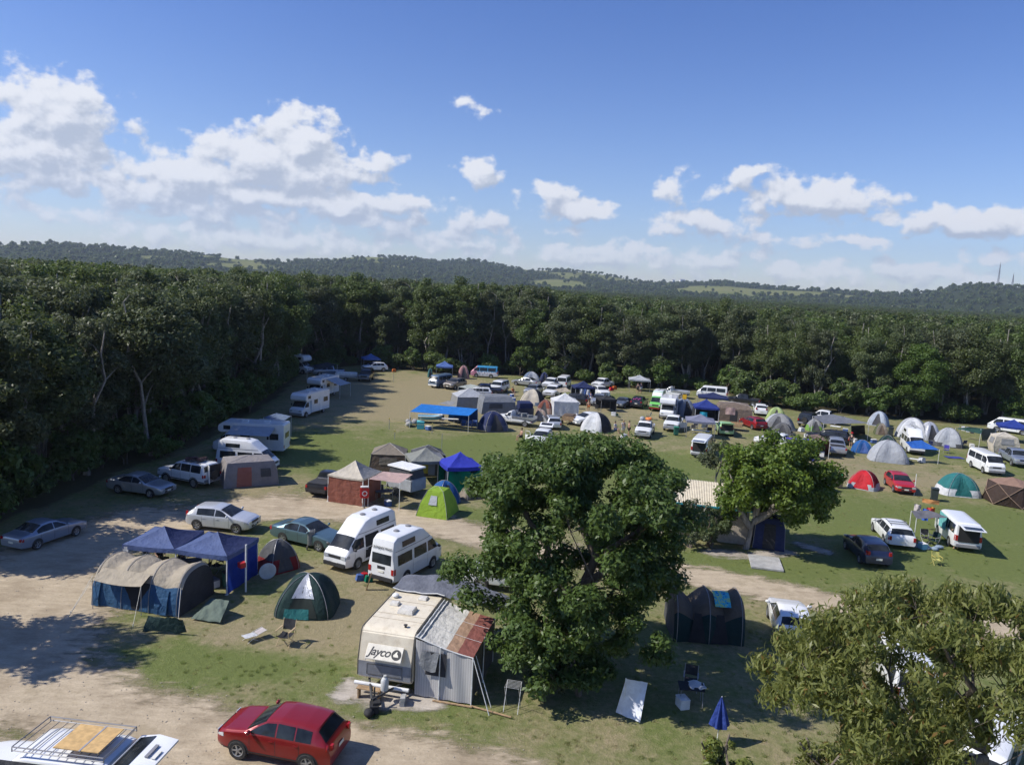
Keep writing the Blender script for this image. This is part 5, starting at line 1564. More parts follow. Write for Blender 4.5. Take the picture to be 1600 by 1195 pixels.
tag(two, 'blue and green patterned towel drying on the brown tunnel tent', 'towel')

# --- tarps and awnings
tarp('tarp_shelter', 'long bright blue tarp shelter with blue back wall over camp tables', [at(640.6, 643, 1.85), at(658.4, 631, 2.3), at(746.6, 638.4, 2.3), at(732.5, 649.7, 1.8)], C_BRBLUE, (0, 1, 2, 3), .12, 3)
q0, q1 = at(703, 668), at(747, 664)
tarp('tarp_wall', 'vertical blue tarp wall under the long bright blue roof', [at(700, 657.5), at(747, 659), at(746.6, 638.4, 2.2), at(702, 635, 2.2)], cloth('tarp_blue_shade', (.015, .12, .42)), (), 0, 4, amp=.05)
tarp('tarp_awning', 'wide grey tarp stretched over the dark camp kitchen', [at(1270, 650, 2.3), at(1302, 647, 2.5), at(1358, 661, 2.2), at(1287, 662, 2.0)], cloth('tarp_grey', (.17, .18, .205)), (0, 2, 3, tuple(at(1329.5, 660, 2.1))), .2, 5)
tarp('tarp_wall', 'charcoal canvas wall hanging under the wide grey tarp', [at(1330, 680), at(1352, 678), at(1351, 664, 1.9), at(1330, 665, 1.9)], C_CHAR, (), 0, 6)
tarp('tarp_awning', 'slanting bright blue tarp over the nose of the white campervan', [at(1414.7, 690, 2.0), at(1440, 687.5, 2.2), at(1468, 703, 1.5), at(1425, 700, 1.5)], cloth('tarp_blue2', (.03, .13, .46)), (2,), .1, 7)
tarp('tarp_awning', 'shiny violet blue tarp sloping to the ground beside the silver ute', [at(1227.7, 683, 1.7), at(1272, 686, 2.0), at(1272.5, 720, .05), at(1246, 716, .05)], C_PURPLE, (0, 1), .1, 8)
tarp('tarp_awning', 'brown awning stretched beside the violet blue tarp', [at(1260, 680, 2.0), at(1278, 678, 2.1), at(1297, 689, 1.9), at(1272, 687, 1.9)], cloth('brown_awning', (.22, .15, .13)), (0, 2), .08, 9)
tarp('tarp_wall', 'rust brown screen hanging below the brown awning', [at(1272, 712), at(1294, 710), at(1297, 689, 1.85), at(1273, 687, 1.85)], cloth('rust_screen', (.10, .035, .025)), (), 0, 10)
tarp('flag_awning', 'grey awning between the white wagon and the van, edged with bright cloths', [at(1424, 798, 2.0), at(1452, 797, 2.1), at(1482, 808, 1.95), at(1432, 810, 1.9)], cloth('grey_awning', (.15, .15, .165)), (0, 3), .1, 11)
tarp('tarp_awning', 'dark green tarp roof near the forest edge above the clothes line', [at(1493, 669, 2.0), at(1515, 667, 2.3), at(1537, 669, 2.2), at(1532, 678, 1.8)], cloth('green_tarp', (.03, .085, .065)), (0, 3), .1, 12)
tarp('tarp_awning', 'grey green tarp tent beside the blue gazebo at the forest edge', [at(1533, 670, 2.2), at(1556, 669, 2.2), at(1560, 687, .6), at(1534, 688, .6)], cloth('greygreen_tarp', (.15, .17, .16)), (0, 1), .12, 13)
tarp('tarp_awning', 'pale green canvas awning beside the bronze wagon', [at(716, 604, 1.9), at(735, 600, 2.1), at(749, 603, 2.0), at(734, 608, 1.9)], cloth('pale_canvas', (.40, .43, .39)), (0, 2, 3), .08, 14)
tarp('tarp_awning', 'flat grey awning sheet beside the silver peaked tent', [at(686, 630, 1.7), at(700, 626, 1.9), at(713, 628, 1.9), at(704, 634, 1.7)], C_GREY, (0, 3), .06, 15)
tarp('tarp_awning', 'tan ground awning near the white van with open rear doors', [at(867, 608, 1.7), at(884, 605, 1.8), at(892, 612, 1.6), at(874, 613, 1.5)], C_BEIGE, (0, 3), .06, 16)
tarp('tarp_awning', 'black canopy over the camp deep in the tree shade', [at(480, 572, 2.4), at(512, 566, 2.6), at(527, 570, 2.3), at(500, 577, 2.2)], C_CHAR, (0, 2, 3), .1, 17)
tarp('tarp_awning', 'dark blue canopy trailer roof between the motorhomes', [at(412, 652, 2.2), at(432, 645, 2.4), at(455, 650, 2.3), at(438, 660, 2.1)], C_SLATE, (0, 1, 2, 3), .1, 18)
tarp('beach_shelter', 'white sheet shelter propped up under the big dark green tree', [at(962, 1112, .1), at(1000, 1128, .05), at(1012, 1066, 1.3), at(978, 1060, 1.5)], mat('white_sheet', (.62, .64, .68), .5, bump=.5, bscale=4), (3,), .15, 19)
tarp('tarp_awning', 'slate grey tarp tent behind the drooping gum leaves', [at(1408, 1132, .2), at(1478, 1128, .2), at(1475, 1078, 1.9), at(1425, 1072, 1.9)], cloth('slate_tarp', (.12, .14, .18)), (2, 3), .1, 20)
tarp('folded_tent', 'dark green half collapsed tent in front of the tunnel tent', [at(222, 985, .1), at(292, 988, .1), at(286, 968, .75), at(232, 962, .7)], C_DKGREEN, (), -.25, 21, cat='tent', amp=.12)
tarp('folded_tent', 'sage green folded stretcher tent at the corner of the tunnel tent', [at(298, 966, .05), at(344, 972, .1), at(358, 938, .75), at(330, 934, .5)], C_SLGREEN, (), -.2, 22, cat='tent', amp=.06)
# ------------------------------------------------------------------ the old caravan and its annexe
def text_mesh(body, size, shear=0.0, bold=0.0, space=1.0):
    cu = bpy.data.curves.new('lettering', 'FONT')
    cu.body = body; cu.size = size; cu.shear = shear; cu.offset = bold; cu.extrude = .004
    cu.space_character = space; cu.align_x = 'CENTER'; cu.align_y = 'CENTER'
    o = bpy.data.objects.new('lettering', cu); COL.objects.link(o)
    me = bpy.data.meshes.new_from_object(o.evaluated_get(bpy.context.evaluated_depsgraph_get()))
    bpy.data.objects.remove(o); bpy.data.curves.remove(cu)
    return me
def letter(body, size, m, parent, loc, rot, **k):
    me = text_mesh(body, size, **k); me.materials.clear(); me.materials.append(m)
    o = link('lettering', me, parent); o.location = loc; o.rotation_euler = rot
    return o
INK = mat('black_lettering', (.02, .02, .02), .5)

pL, pR, qL = at(564.6, 978.6, 2.5), at(650, 991, 2.5), at(616.8, 922, 2.5)
fd = ((pL - qL) + (at(650, 991, 2.5) - at(696, 930.7, 2.5))); fd.z = 0; fd.normalize()
fc = (pL + pR) / 2; cc = fc - fd * 2.2
cv = thing('caravan', (cc.x, cc.y, 0), math.atan2(fd.y, fd.x), 'old cream caravan with grey nose, roof hatches and a lettered window guard', 'caravan')
CR = mat('cream_aluminium', (.70, .63, .49), .45, var=.06, nscale=1.4, dirt=.45, dirtcol=(.42, .33, .22), bump=.15, bscale=3)
CG = mat('grey_nose', (.22, .23, .25), .5, dirt=.2)
TRIM = mat('dark_trim', (.10, .095, .085), .6)
b = MB(); b.prism([(2.42, .52), (2.52, .66), (2.50, 1.28), (2.22, 2.36), (2.06, 2.48), (1.85, 2.51), (-2.6, 2.51), (-2.8, 2.42), (-2.95, 2.0), (-2.95, .55)], -1.12, 1.12)
b.build('body', CR, cv, 30, .045)
def nose(x0z0, off):      # a point on the nose skin at height z
    return float(np.interp(x0z0, [.66, 1.28, 2.36], [2.52, 2.50, 2.22])) + off
g = MB(); g.grid([[(nose(z, .012), y, z) for y in np.linspace(-1.09, 1.09, 4)] for z in np.linspace(.66, 1.27, 4)]); g.build('nose_panel', CG, cv)
g = MB(); g.grid([[(nose(z, .022), y, z) for y in (-.72, .72)] for z in (.78, 1.18)]); g.build('boot_lid', mat('boot_grey', (.17, .18, .20), .45), cv)
g = MB(); g.tube([(nose(z, .026), y, z) for y, z in ((-.73, .77), (.73, .77), (.73, 1.19), (-.73, 1.19), (-.73, .77))], .012, 4); g.build('boot_seal', TRIM, cv)
# window guard swung out on its top hinge, with the maker's lettering
import mathutils
hz0, hz1 = 2.02, 1.46
hx0, hx1 = nose(2.02, .03), nose(1.46, .34)
ang = math.atan2(hx1 - hx0, hz0 - hz1)
gd = bpy.data.objects.new('window_guard', None)
g = MB(); g.box((0, 0, 0), (1.50, .045, .60)); gme = g.mesh('window_guard', mat('guard_cream', (.66, .62, .52), .45, dirt=.1), 30, .015)
gd = link('window_guard', gme, cv)
gd.location = ((hx0 + hx1) / 2, 0, (hz0 + hz1) / 2)
gd.rotation_euler = (Matrix(((0, math.cos(ang), -math.sin(ang)), (1, 0, 0), (0, math.sin(ang), math.cos(ang))))).to_euler() if False else (0, 0, 0)
# local frame: X along the caravan's width, Y out of the board, Z up the board
up_ = Vector((hx0 - hx1, 0, hz0 - hz1)).normalized(); out_ = Vector((up_.z, 0, -up_.x)); wx_ = Vector((0, 1, 0))
gd.matrix_basis = Matrix.Translation(gd.location) @ Matrix((( wx_.x, -out_.x, up_.x, 0), (wx_.y, -out_.y, up_.y, 0), (wx_.z, -out_.z, up_.z, 0), (0, 0, 0, 1)))
letter('Jayco', .46, INK, gd, (-.20, -.026, .0), (math.pi / 2, 0, 0), shear=.35, bold=.006, space=.92)
g = MB(); g.lathe([(.001, -.030), (.20, -.030), (.20, -.024)], (.50, 0, -.02), 24, 'Y'); 
g.build('emblem', INK, gd)
g = MB(); g.add([(.40, -.033, -.10), (.60, -.033, -.10), (.57, -.033, -.02), (.52, -.033, .03), (.53, -.033, .12), (.47, -.033, .08), (.43, -.033, .02), (.38, -.033, -.03)], [tuple(range(8))]); g.build('emblem_bird', mat('emblem_cream', (.66, .62, .52), .5), gd)
g = MB()
for y in (-.7, .7):
    g.tube([(hx1, y, hz1), (nose(1.62, .01), y, 1.62)], .012, 5)
g.build('guard_stay', STEEL, cv)
for (x, y, w, d, h, t_) in ((.35, .12, .72, .66, .16, .86), (-.15, -.62, .42, .36, .12, .85), (-1.05, .35, .42, .40, .10, .85)):
    g = MB(); g.box((x, y, 2.51 + h / 2), (d, w, h), None, t_); g.build('roof_hatch', mat('hatch_white', (.66, .63, .56), .45, dirt=.3), cv, 30, .02)
g = MB(); g.ball((-.85, -.85, 2.60), (.16, .16, .09), 12, 6); g.build('roof_vent', WHITEP, cv)
g = MB(); g.lathe([(.05, 0), (.05, .1), (.09, .12), (.02, .15)], (1.75, .55, 2.5), 10); g.build('flue', BLACKP, cv)
g = MB()
for x in (1.2, .75, -.55, -1.5):
    g.box((x, 0, 2.513), (.025, 2.2, .008))
g.build('roof_seam', mat('roof_sealant', (.34, .28, .20), .8), cv)
g = MB()
for y in (-1.125, 1.125):
    g.tube([(2.50, y, .66), (2.50, y, 1.28), (2.22, y, 2.36), (2.06, y, 2.49), (-2.7, y, 2.50)], .025, 5)
g.build('corner_trim', TRIM, cv)
for y in (-1.125, 1.125):
    for x0, x1 in ((1.2, .2), (-.6, -1.6)):
        g = MB(); g.box(((x0 + x1) / 2, y * 1.008, 1.75), (1.0, .03, .55)); g.build('window', GLASS, cv, 30, .01)
wt_, wm_ = wheel_meshes(.33, .2, False)
for sg in (-1, 1):
    o = link('wheel', wt_, cv); o.location = (-.4, sg * 1.02, .33); o.rotation_euler.z = 0 if sg > 0 else math.pi
    link('rim', wm_, o)
g = MB(); g.tube([(2.72, -1.15, .44), (2.72, 1.10, .44)], .075, 10); g.build('front_rail', POLEW, cv)
g = MB()
for s in (-1, 1):
    g.tube([(2.2, s * .75, .46), (3.75, 0, .46)], .05, 6)
g.build('drawbar', mat('drawbar_black', (.05, .05, .05), .7), cv)
g = MB(); g.lathe([(.01, 0), (.15, 0), (.155, .06), (.155, .38), (.10, .48), (.06, .50), (.06, .58), (.01, .58)], (3.02, .22, .5), 16); g.build('gas_bottle', mat('gas_grey', (.50, .51, .50), .4), cv)
g = MB(); g.tube([(3.55, .02, .1), (3.55, .02, .85)], .03, 6); g.lathe([(.01, -.04), (.12, -.05), (.12, .05), (.01, .04)], (3.55, .02, .12), 12, 'Y'); g.build('jockey_wheel', BLACKP, cv)
def loc_in(parent, x, y, z=0):
    return parent.matrix_basis @ Vector((x, y, z))
def on(parent, o, loc, rz=0):
    o.location = loc_in(parent, *loc); o.rotation_euler = (0, 0, parent.rotation_euler.z + rz)
    return o
b = MB(); b.box((0, 0, .42), (.28, 1.0, .04))
bench = thing('timber_bench', loc_in(cv, 2.98, -.42), cv.rotation_euler.z, 'low weathered timber bench under the nose of the old caravan', 'bench')
b.build('seat', WOOD, bench, 30, .008)
for y in (-.42, .42):
    b = MB(); b.box((0, y, .2), (.24, .05, .40)); b.build('leg', WOOD, bench)
b = MB(); b.box((0, 0, .17), (.5, .34, .3)); b.box((.02, .1, .36), (.3, .3, .12)); b.ball((.3, -.2, .14), (.24, .2, .15), 9, 6)
o = b.build('tool_bag', mat('black_canvas', (.02, .02, .022), .8, bump=.5), None, 40, .02); on(cv, o, (3.75, .1, 0), .4); tag(o, 'black bag of gear on the sandy ground before the caravan drawbar', 'bag')
b = MB(); b.box((0, 0, .09), (.42, .2, .18)); b.box((.03, .02, .26), (.36, .2, .16))
o = b.build('concrete_block', mat('weathered_concrete', (.36, .36, .35)), None, 30, .01); on(cv, o, (2.95, .95, 0), .2); tag(o, 'stacked grey concrete blocks beside the caravan nose', 'concrete block')

# annexe: striped roof, cloth walls, poles
an = thing('caravan_annexe', cv.location, cv.rotation_euler.z, 'grey striped canvas annexe with white, tan and red roof beside the old caravan', 'annexe')
AW, AT, AR = cloth('annexe_white', (.74, .72, .66), .22), cloth('annexe_tan', (.46, .30, .20), .22), cloth('annexe_red', (.28, .105, .085), .22)
def aroof(u, v):   # u along the caravan from the front, v outwards
    return (2.30 - 3.7 * u, 1.16 + 2.35 * v, 2.46 - .52 * v - .07 * math.sin(math.pi * v) * (1 + .3 * math.sin(u * 9)) + .012 * math.sin(u * 31 + v * 5))
for nm, m, v0, v1 in (('white_panel', AW, 0, .52), ('tan_panel', AT, .52, .72), ('red_panel', AR, .72, 1.0)):
    g = MB(); g.slab([[aroof(u, v) for v in np.linspace(v0, v1, 8)] for u in np.linspace(0, 1, 24)], .008); g.build(nm, m, an, 50)
g = MB()
for u in (.0, .36, .70):
    g.tube([tuple(Vector(aroof(u, v)) + Vector((0, 0, .02))) for v in np.linspace(0, 1, 9)], .022 if u == 0 else .008, 5)
for v in (.03, .09):
    g.tube([tuple(Vector(aroof(u, v)) + Vector((0, 0, .03))) for u in np.linspace(0, 1, 12)], .024, 5)
g.build('roof_rail', POLEW, an)
def awall_mat():
    m = bpy.data.materials.new('striped_canvas'); m.use_nodes = True
    t = NT(m.node_tree); o = t.n('ShaderNodeTexCoord').outputs['Object']
    w = t.n('ShaderNodeTexWave', _wave_type='BANDS', _bands_direction='Y'); t.set(w, 'Vector', o); w.inputs['Scale'].default_value = 3.2; w.inputs['Distortion'].default_value = .6
    t.set(m.node_tree.nodes['Principled BSDF'], 'Base Color', t.mix(t.ramp(t.math('ADD', w.outputs['Fac'], t.math('MULTIPLY', t.noise(o, 3, 4), .6)), .3, 1.1), (.38, .37, .36), (.47, .46, .445)))
    m.node_tree.nodes['Principled BSDF'].inputs['Roughness'].default_value = .85
    return m
AWM = awall_mat()
g = MB(); g.grid([[(2.28 + .03 * math.sin(y * 9 + z), y, z * (2.40 - .5 * (y - 1.16) / 2.35) / 2.4) for y in np.linspace(1.18, 3.48, 16)] for z in np.linspace(.05, 2.38, 8)]); g.build('front_wall', AWM, an, 50)
g = MB(); g.grid([[(2.28 - 3.6 * u, 3.50 + .03 * math.sin(u * 22), z) for u in np.linspace(0, 1, 16)] for z in np.linspace(.05, 1.92, 6)]); g.build('side_wall', cloth('annexe_side_shade', (.12, .115, .11)), an, 50)  # outer wall's shade is put into this darker canvas colour
g = MB(); g.grid([[(2.335, y, z) for y in (1.62, 2.45)] for z in (1.0, 1.95)]); g.build('window', C_MESH, an)
g = MB(); g.grid([[(2.345 + .16 * (1 - z) * (.3 + .7 * u) + .03 * math.sin(u * 8), 1.45 + .72 * u - .08 * (1 - z) , 1.98 - .80 * (1 - z) * (.55 + .45 * math.sin(u * 2 + .3))) for u in np.linspace(0, 1, 8)] for z in np.linspace(0, 1, 7)]); g.build('window_flap', cloth('flap_grey', (.20, .21, .22)), an, 50)
for (x, y, z) in ((2.33, 3.52, 1.95), (2.33, 2.2, 2.2), (.5, 3.52, 1.95), (-1.3, 3.52, 1.95)):
    g = MB(); g.tube([(x, y, 0), (x, y, z)], .025, 6); g.build('pole', POLEW, an)
for (x0, y0, x1, y1) in ((2.33, 3.55, 2.75, 4.35), (2.0, 3.55, 2.2, 4.3)):
    g = MB(); g.tube([(x0, y0, 1.9), (x1, y1, 0)], .018, 5); g.build('guy_pole', POLEW, an)
g = MB(); g.tube([(2.45, 2.0, .04), (2.45, 3.6, .04)], .04, 6); g.tube([(2.4, 3.55, .05), (2.7, 5.2, .05)], .035, 6); g.build('ground_rail', WOOD, an)
# grey tarp thrown over the rear of caravan and annexe
TG = cloth('storm_grey', (.155, .165, .195), .08)
tq = thing('roof_tarp', cv.location, cv.rotation_euler.z, 'grey tarp stretched over the back of the old caravan and its annexe', 'tarp')
def tz(x, y):
    base = 2.60 + .10 * math.sin((x + 1.4) * -1.0) if y < 1.15 else 2.62 - .42 * ((y - 1.15) / 2.9)
    return base + .03 * math.sin(x * 5 + y * 3) + .03 * math.sin(y * 6 - x * 2)
g = MB(); g.slab([[(-1.42 - .35 * max(0, (y - 1)) * .0 - u * (2.0 + .25 * math.sin(y)), y, tz(-1.42 - u * 2, y) - .25 * max(0, u - .8)) for y in np.linspace(-1.2, 4.0, 24)] for u in np.linspace(0, 1, 12)], .01); g.build('sheet', TG, tq, 50)
g = MB(); g.slab([[(-1.42 + 1.2 * u, 3.15 + .85 * v + .5 * (1 - u) * 0, tz(-1.4, 3.15 + .85 * v) - .06 * u) for v in np.linspace(0, 1, 6)] for u in np.linspace(0, 1, 6)], .01) if False else None
for (x, y) in ((-1.45, 3.9), (-3.3, 3.9)):
    g = MB(); g.tube([(x, y, 0), (x, y, tz(x, y))], .022, 6); g.build('pole', POLEG, tq)
g = MB(); g.tube([(-1.42, y, tz(-1.42, y) + .02) for y in np.linspace(-1.2, 1.2, 8)], .022, 5); g.build('edge_rope', POLEW, tq)

# clothes airer
ca = thing('clothes_airer', loc_in(cv, 2.1, 5.1), cv.rotation_euler.z, 'folding white metal clothes airer standing beside the annexe wall', 'clothes airer', None, .8)
g = MB()
for s in (-1, 1):
    g.tube([(-.35, s * .35, 0), (.35, s * .35, 1.3)], .014, 5); g.tube([(.35, s * .35, 0), (-.35, s * .35, 1.3)], .014, 5)
g.build('frame', STEELW, ca)
g = MB()
for k in range(7):
    g.tube([(-.35 + .117 * k, -.36, 1.3), (-.35 + .117 * k, .36, 1.3)], .008, 4)
g.build('rails', STEELW, ca)

# ------------------------------------------------------------------ motorhomes in the tree shade
def motorhome(label, c, yaw, L=6.6, sc=1.0, awn=None, luton=True, group=None):
    t = thing('motorhome', (c[0], c[1], 0), R(yaw), label, 'motorhome', group, sc)
    hl = L / 2
    W2 = 1.12
    b = MB()
    pr = [(-hl, .45), (hl - 2.0, .45), (hl - 2.0, 2.0)] + ([(hl - .75, 2.05), (hl - .55, 2.25), (hl - .62, 2.7), (hl - 1.0, 2.98)] if luton else [(hl - 2.0, 2.7), (hl - 2.3, 2.95)]) + [(-hl + .1, 3.0), (-hl, 2.9)]
    b.prism(pr, -W2, W2); b.build('body', paint('motorhome_white', (.70, .71, .72)), t, 30, .05)
    lf = Loft(3.4, 1.95, [(1.7, .75), (1.66, 1.02), (1.2, 1.22), (.45, 1.98), (.2, 2.02), (-.4, 2.02), (-.45, 1.0)], 1.2, roofw=.88, tail=0, nose=.1)
    g = lf.body(); g.mi(1)
    for sg in (-1, 1):
        lf.arch(g, .85, .34, .42, sg)
    me = g.mesh('cab', [paint('motorhome_white', (.7, .7, .7)), BLACKP], 38); o = link('cab', me, t); o.location.x = hl - 1.7
    g = MB(); lf.topz(g, 1.14, .5, 0, 3.0); o = g.build('windscreen', GLASS, t, 60); o.location.x = hl - 1.7
    for sg in (-1, 1):
        g = MB(); lf.side(g, .95, .05, 1.24, lambda x: min(1.82, lf.zt(x) - .1), sg, .01); o = g.build('window', GLASS, t, 60); o.location.x = hl - 1.7
        g = MB(); g.box((1.70, sg * .62, .86), (.05, .34, .2)); o = g.build('headlight', LAMP, t, 30, .02); o.location.x = hl - 1.7
        g = MB(); g.box((.75, sg * 1.16, 1.5), (.1, .18, .3)); o = g.build('mirror', BLACKP, t, 30, .03); o.location.x = hl - 1.7
        for x0, x1, z0, z1 in ((-hl + .5, -hl + 1.6, 1.5, 2.1), (-.2, .7, 1.5, 2.05)) + (((hl - 1.75, hl - 1.1, 2.32, 2.7),) if luton else ()):
            g = MB(); g.box(((x0 + x1) / 2, sg * (W2 + .006), (z0 + z1) / 2), (x1 - x0, .025, z1 - z0)); g.build('window', GLASS, t, 30, .01)
        g = MB(); g.box((-hl - .01, sg * .95, .85), (.03, .14, .3)); g.build('tail_light', REDL, t)
    g = MB(); g.box((1.72, 0, .5), (.12, 1.85, .22)); o = g.build('bumper', GREYP, t, 30, .03); o.location.x = hl - 1.7
    g = MB(); g.box((-hl - .008, 0, 1.85), (.03, 1.2, .55)); g.build('rear_window', GLASS, t, 30, .01)
    g = MB(); g.box((-.95, W2 + .008, 1.35), (.62, .025, 1.75)); g.build('door', WHITEP, t, 30, .01)
    wt, wm = wheel_meshes(.34, .22, False)
    for x in (hl - .85, -hl + 1.5):
        for sg in (-1, 1):
            o = link('wheel', wt, t); o.location = (x, sg * 1.0, .34); o.rotation_euler.z = 0 if sg > 0 else math.pi; link('rim', wm, o)
    for x, y in ((-1.5, 0), (.5, .2)):
        g = MB(); g.box((x, y, 3.05), (.6, .5, .12)); g.build('roof_hatch', WHITEP, t, 30, .03)
    g = MB()
    for y in (-.8, .8):
        g.tube([(-hl + .4, y, 3.0), (-hl + .4, y, 3.1), (-.5, y, 3.1), (-.5, y, 3.0)], .02, 5)
    g.build('roof_rack', STEELW, t)
    if awn:
        s, x0, x1, ln, drop, m = awn
        g = MB(); g.slab([[(x0 + (x1 - x0) * u, s * (W2 + .05 + ln * v), 2.75 - drop * v - .06 * math.sin(math.pi * v)) for v in np.linspace(0, 1, 8)] for u in np.linspace(0, 1, 10)], .01); g.build('awning', m, t, 50)
        for x in (x0, x1):
            g = MB(); g.tube([(x, s * (W2 + ln), 0), (x, s * (W2 + ln), 2.75 - drop)], .02, 5); g.build('awning_pole', POLEW, t)
    return t
def mh(label, pf, pr, side, **k):
    a, b = at(*pf), at(*pr); d = (a - b).normalized(); n = Vector((-d.y, d.x, 0))
    c = (a + b) / 2 + n * (1.1 if side == 'R' else -1.1) - d * .2
    return motorhome(label, c, math.degrees(math.atan2(d.y, d.x)), **k)
mh('large white motorhome with dappled grey awning, its tail toward the field', (352, 708), (414, 711), 'L', L=6.8, sc=.94, awn=(1, -2.6, 1.4, 1.9, .5, C_LGREY))
w5 = at(487, 655)
motorhome('white motorhome with sleeping bay over the cab facing the track in tree shade', (w5.x - 1.2, w5.y + 3.3), -105, L=6.6, sc=.9)
w6 = at(512, 625)
motorhome('white motorhome with side awning out, behind another motorhome in tree shade', (w6.x - 1.5, w6.y + 3.0), -104, L=6.4, sc=.9, awn=(1, -2.4, 1.0, 2.3, .75, C_LGREY))
w7 = at(494, 586)
motorhome('cream motorhome under the black canopy deep in tree shade', (w7.x - 4, w7.y + 2), -20, L=6.0)

# grey trailer behind the black off road car
def trailer(label, p, yaw, L=2.4, Wd=1.6, h=.5, m=STEEL, load=None, name='box_trailer'):
    c = at(*p); t = thing(name, c, facing(c, yaw), label, 'trailer')
    g = MB(); g.box((0, 0, .55), (L, Wd, .06))
    for s in (-1, 1):
        g.box((0, s * Wd / 2, .55 + h / 2), (L, .04, h))
    for s in (-1, 1):
        g.box((s * L / 2, 0, .55 + h / 2), (.04, Wd, h))
    g.build('tray', m, t)
    g = MB()
    for s in (-1, 1):
        g.tube([(L / 2, s * Wd * .4, .5), (L / 2 + 1.1, 0, .5)], .035, 5)
    g.build('drawbar', m, t)
    wt, wm = wheel_meshes(.3, .18, False)
    for s in (-1, 1):
        o = link('wheel', wt, t); o.location = (0, s * (Wd / 2 + .13), .3); o.rotation_euler.z = 0 if s > 0 else math.pi; link('rim', wm, o)
    if load:
        g = MB(); g.box((0, 0, .55 + load[0] / 2), (L * .92, Wd * .92, load[0])); g.build('load', load[1], t, 30, .08)
    return t
trailer('grey boat trailer with white load in the tree shade', (541, 594), 175, 3.6, 1.7, .3, STEEL, (.7, WHITEP))
trailer('brown timber sided trailer in front of the white peaked gazebo', (889, 662), -100, 1.8, 1.4, .5, WOOD, (.6, C_BROWN))
trailer('dark navy camper trailer behind the flatbed ute', (819, 655), -80, 2.4, 1.8, 1.0, paint('dark_navy', (.012, .018, .05)), (1.6, C_NAVY), 'camper_trailer')
trailer('low timber coloured trailer in front of the brown cabin tent', (1141, 671), 175, 2.8, 1.5, .35, WOOD)
trailer('white box trailer piled with bikes at the edge of the bright green tree', (1277, 764), 150, 2.2, 1.4, .4, STEELW, (.55, GREYP))
# camper trailer under the pink awning
cp = at(634, 771); ct = thing('camper_trailer', cp, R(-35), 'grey camper trailer with pale pink awning and dark shaded kitchen', 'camper trailer')
g = MB(); g.box((0, 0, .95), (2.6, 1.7, .9)); g.build('body', mat('trailer_grey', (.32, .34, .36), .5), ct, 30, .05)
g = MB(); g.box((0, 0, 1.75), (2.3, 1.6, .7), None, .9); g.build('pop_top', C_DGREY, ct, 30, .03)
g = MB(); g.box((0, 0, 2.16), (2.5, 1.65, .12)); g.build('lid', WHITEP, ct, 30, .03)
wt, wm = wheel_meshes(.33, .2)
for s in (-1, 1):
    o = link('wheel', wt, ct); o.location = (-.2, s * .88, .33); o.rotation_euler.z = 0 if s > 0 else math.pi; link('rim', wm, o)
tarp('trailer_awning', 'pale pink canvas awning on white poles beside the terracotta gazebo', [at(576, 748, 2.15), at(598.3, 736.5, 2.25), at(645, 740.7, 2.25), at(624.9, 754.6, 2.05)], C_PINK, (0, 3), .08, 31)

tk = at(1043, 656); motorhome('white truck camper with tall cab box behind the white ute with open door', (tk.x + .6, tk.y + 2.6), -108, L=5.4, sc=.9)
# ------------------------------------------------------------------ single trees, toilet block, bushes
def prj(p):
    v = Vector(p) - CAM; z = v.dot(_fw)
    return IW / 2 + FPX * v.dot(_rt) / z, IH / 2 - FPX * v.dot(_up) / z

L_BIG = leaf_mat('big_tree', (.038, .060, .018), (.118, .160, .052), .34, .45)
L_BRIGHT = leaf_mat('bright_tree', (.055, .095, .012), (.15, .20, .035), .32, .5)
L_GUM = leaf_mat('gum_sapling', (.105, .125, .034), (.275, .290, .095), .46, .42, (.22, .13, .05))
L_TWIG = leaf_mat('grey_twig', (.05, .06, .03), (.12, .13, .08), .2)

rs = np.random.RandomState(9)
tb = at(893, 1046)
cl = ell_clumps(rs, 9.9, 4.65, .7, 235, (.09, .17), .62)
def keep_big(c):
    x, y = prj((tb.x + c[0], tb.y + c[1], c[2]))
    rp = c[3] * 6
    for hx, hy, rx, ry in ((946, 764, 20, 26), (998, 780, 15, 10), (818, 824, 22, 13), (904, 905, 9, 26), (780, 905, 14, 9)):
        if ((x - hx) / (rx + rp)) ** 2 + ((y - hy) / (ry + rp)) ** 2 < 1:
            return False
    return not (x < 770 and y > 960) and not (x > 1030 and y > 1040) and x < 1058
for _ in range(95):
    r_, a_ = 4.5 * rs.rand() ** .5, rs.uniform(0, 6.283)
    cl.append((r_ * math.cos(a_), r_ * math.sin(a_), 10.0 - 1.7 * (r_ / 4.6) ** 2 - rs.rand() * .6, rs.uniform(.42, .78)))
cl = [c for c in cl if keep_big(c)]
cl += [(rs.uniform(-3.2, 3.6), rs.uniform(-4.0, -1.5), rs.uniform(.8, 3.4), rs.uniform(.45, .8)) for _ in range(38)]
cl += [(-4.9, -.6, 4.6, .9), (-5.3, -.2, 4.2, .7), (-4.4, -1.2, 3.6, .8), (4.6, .4, 6.9, .9), (2.0, .5, 9.7, .8), (-1.2, 0, 9.4, .9), (.8, -.3, 9.8, .7)]
def low_ok(c):
    x, y = prj((tb.x + c[0], tb.y + c[1], c[2]))
    return not (x > 935 and y > 1030)
cl = [c for c in cl if low_ok(c)]
tr = [bend(rs, (0, 0, -.3), (-.2, .1, 3.0), 5, .1), bend(rs, (-.2, .1, 2.8), (-2.6, .4, 7.2), 6, .3), bend(rs, (-.2, .1, 2.8), (.6, .6, 8.6), 6, .3), bend(rs, (-.2, .1, 2.6), (2.7, -.2, 7.4), 6, .3), bend(rs, (-.2, .1, 2.2), (.4, -2.6, 5.0), 5, .2)]
big = thing('broadleaf_tree', tb, 0, 'big dark green broad crowned tree standing between the old caravan and the tunnel tent', 'tree')
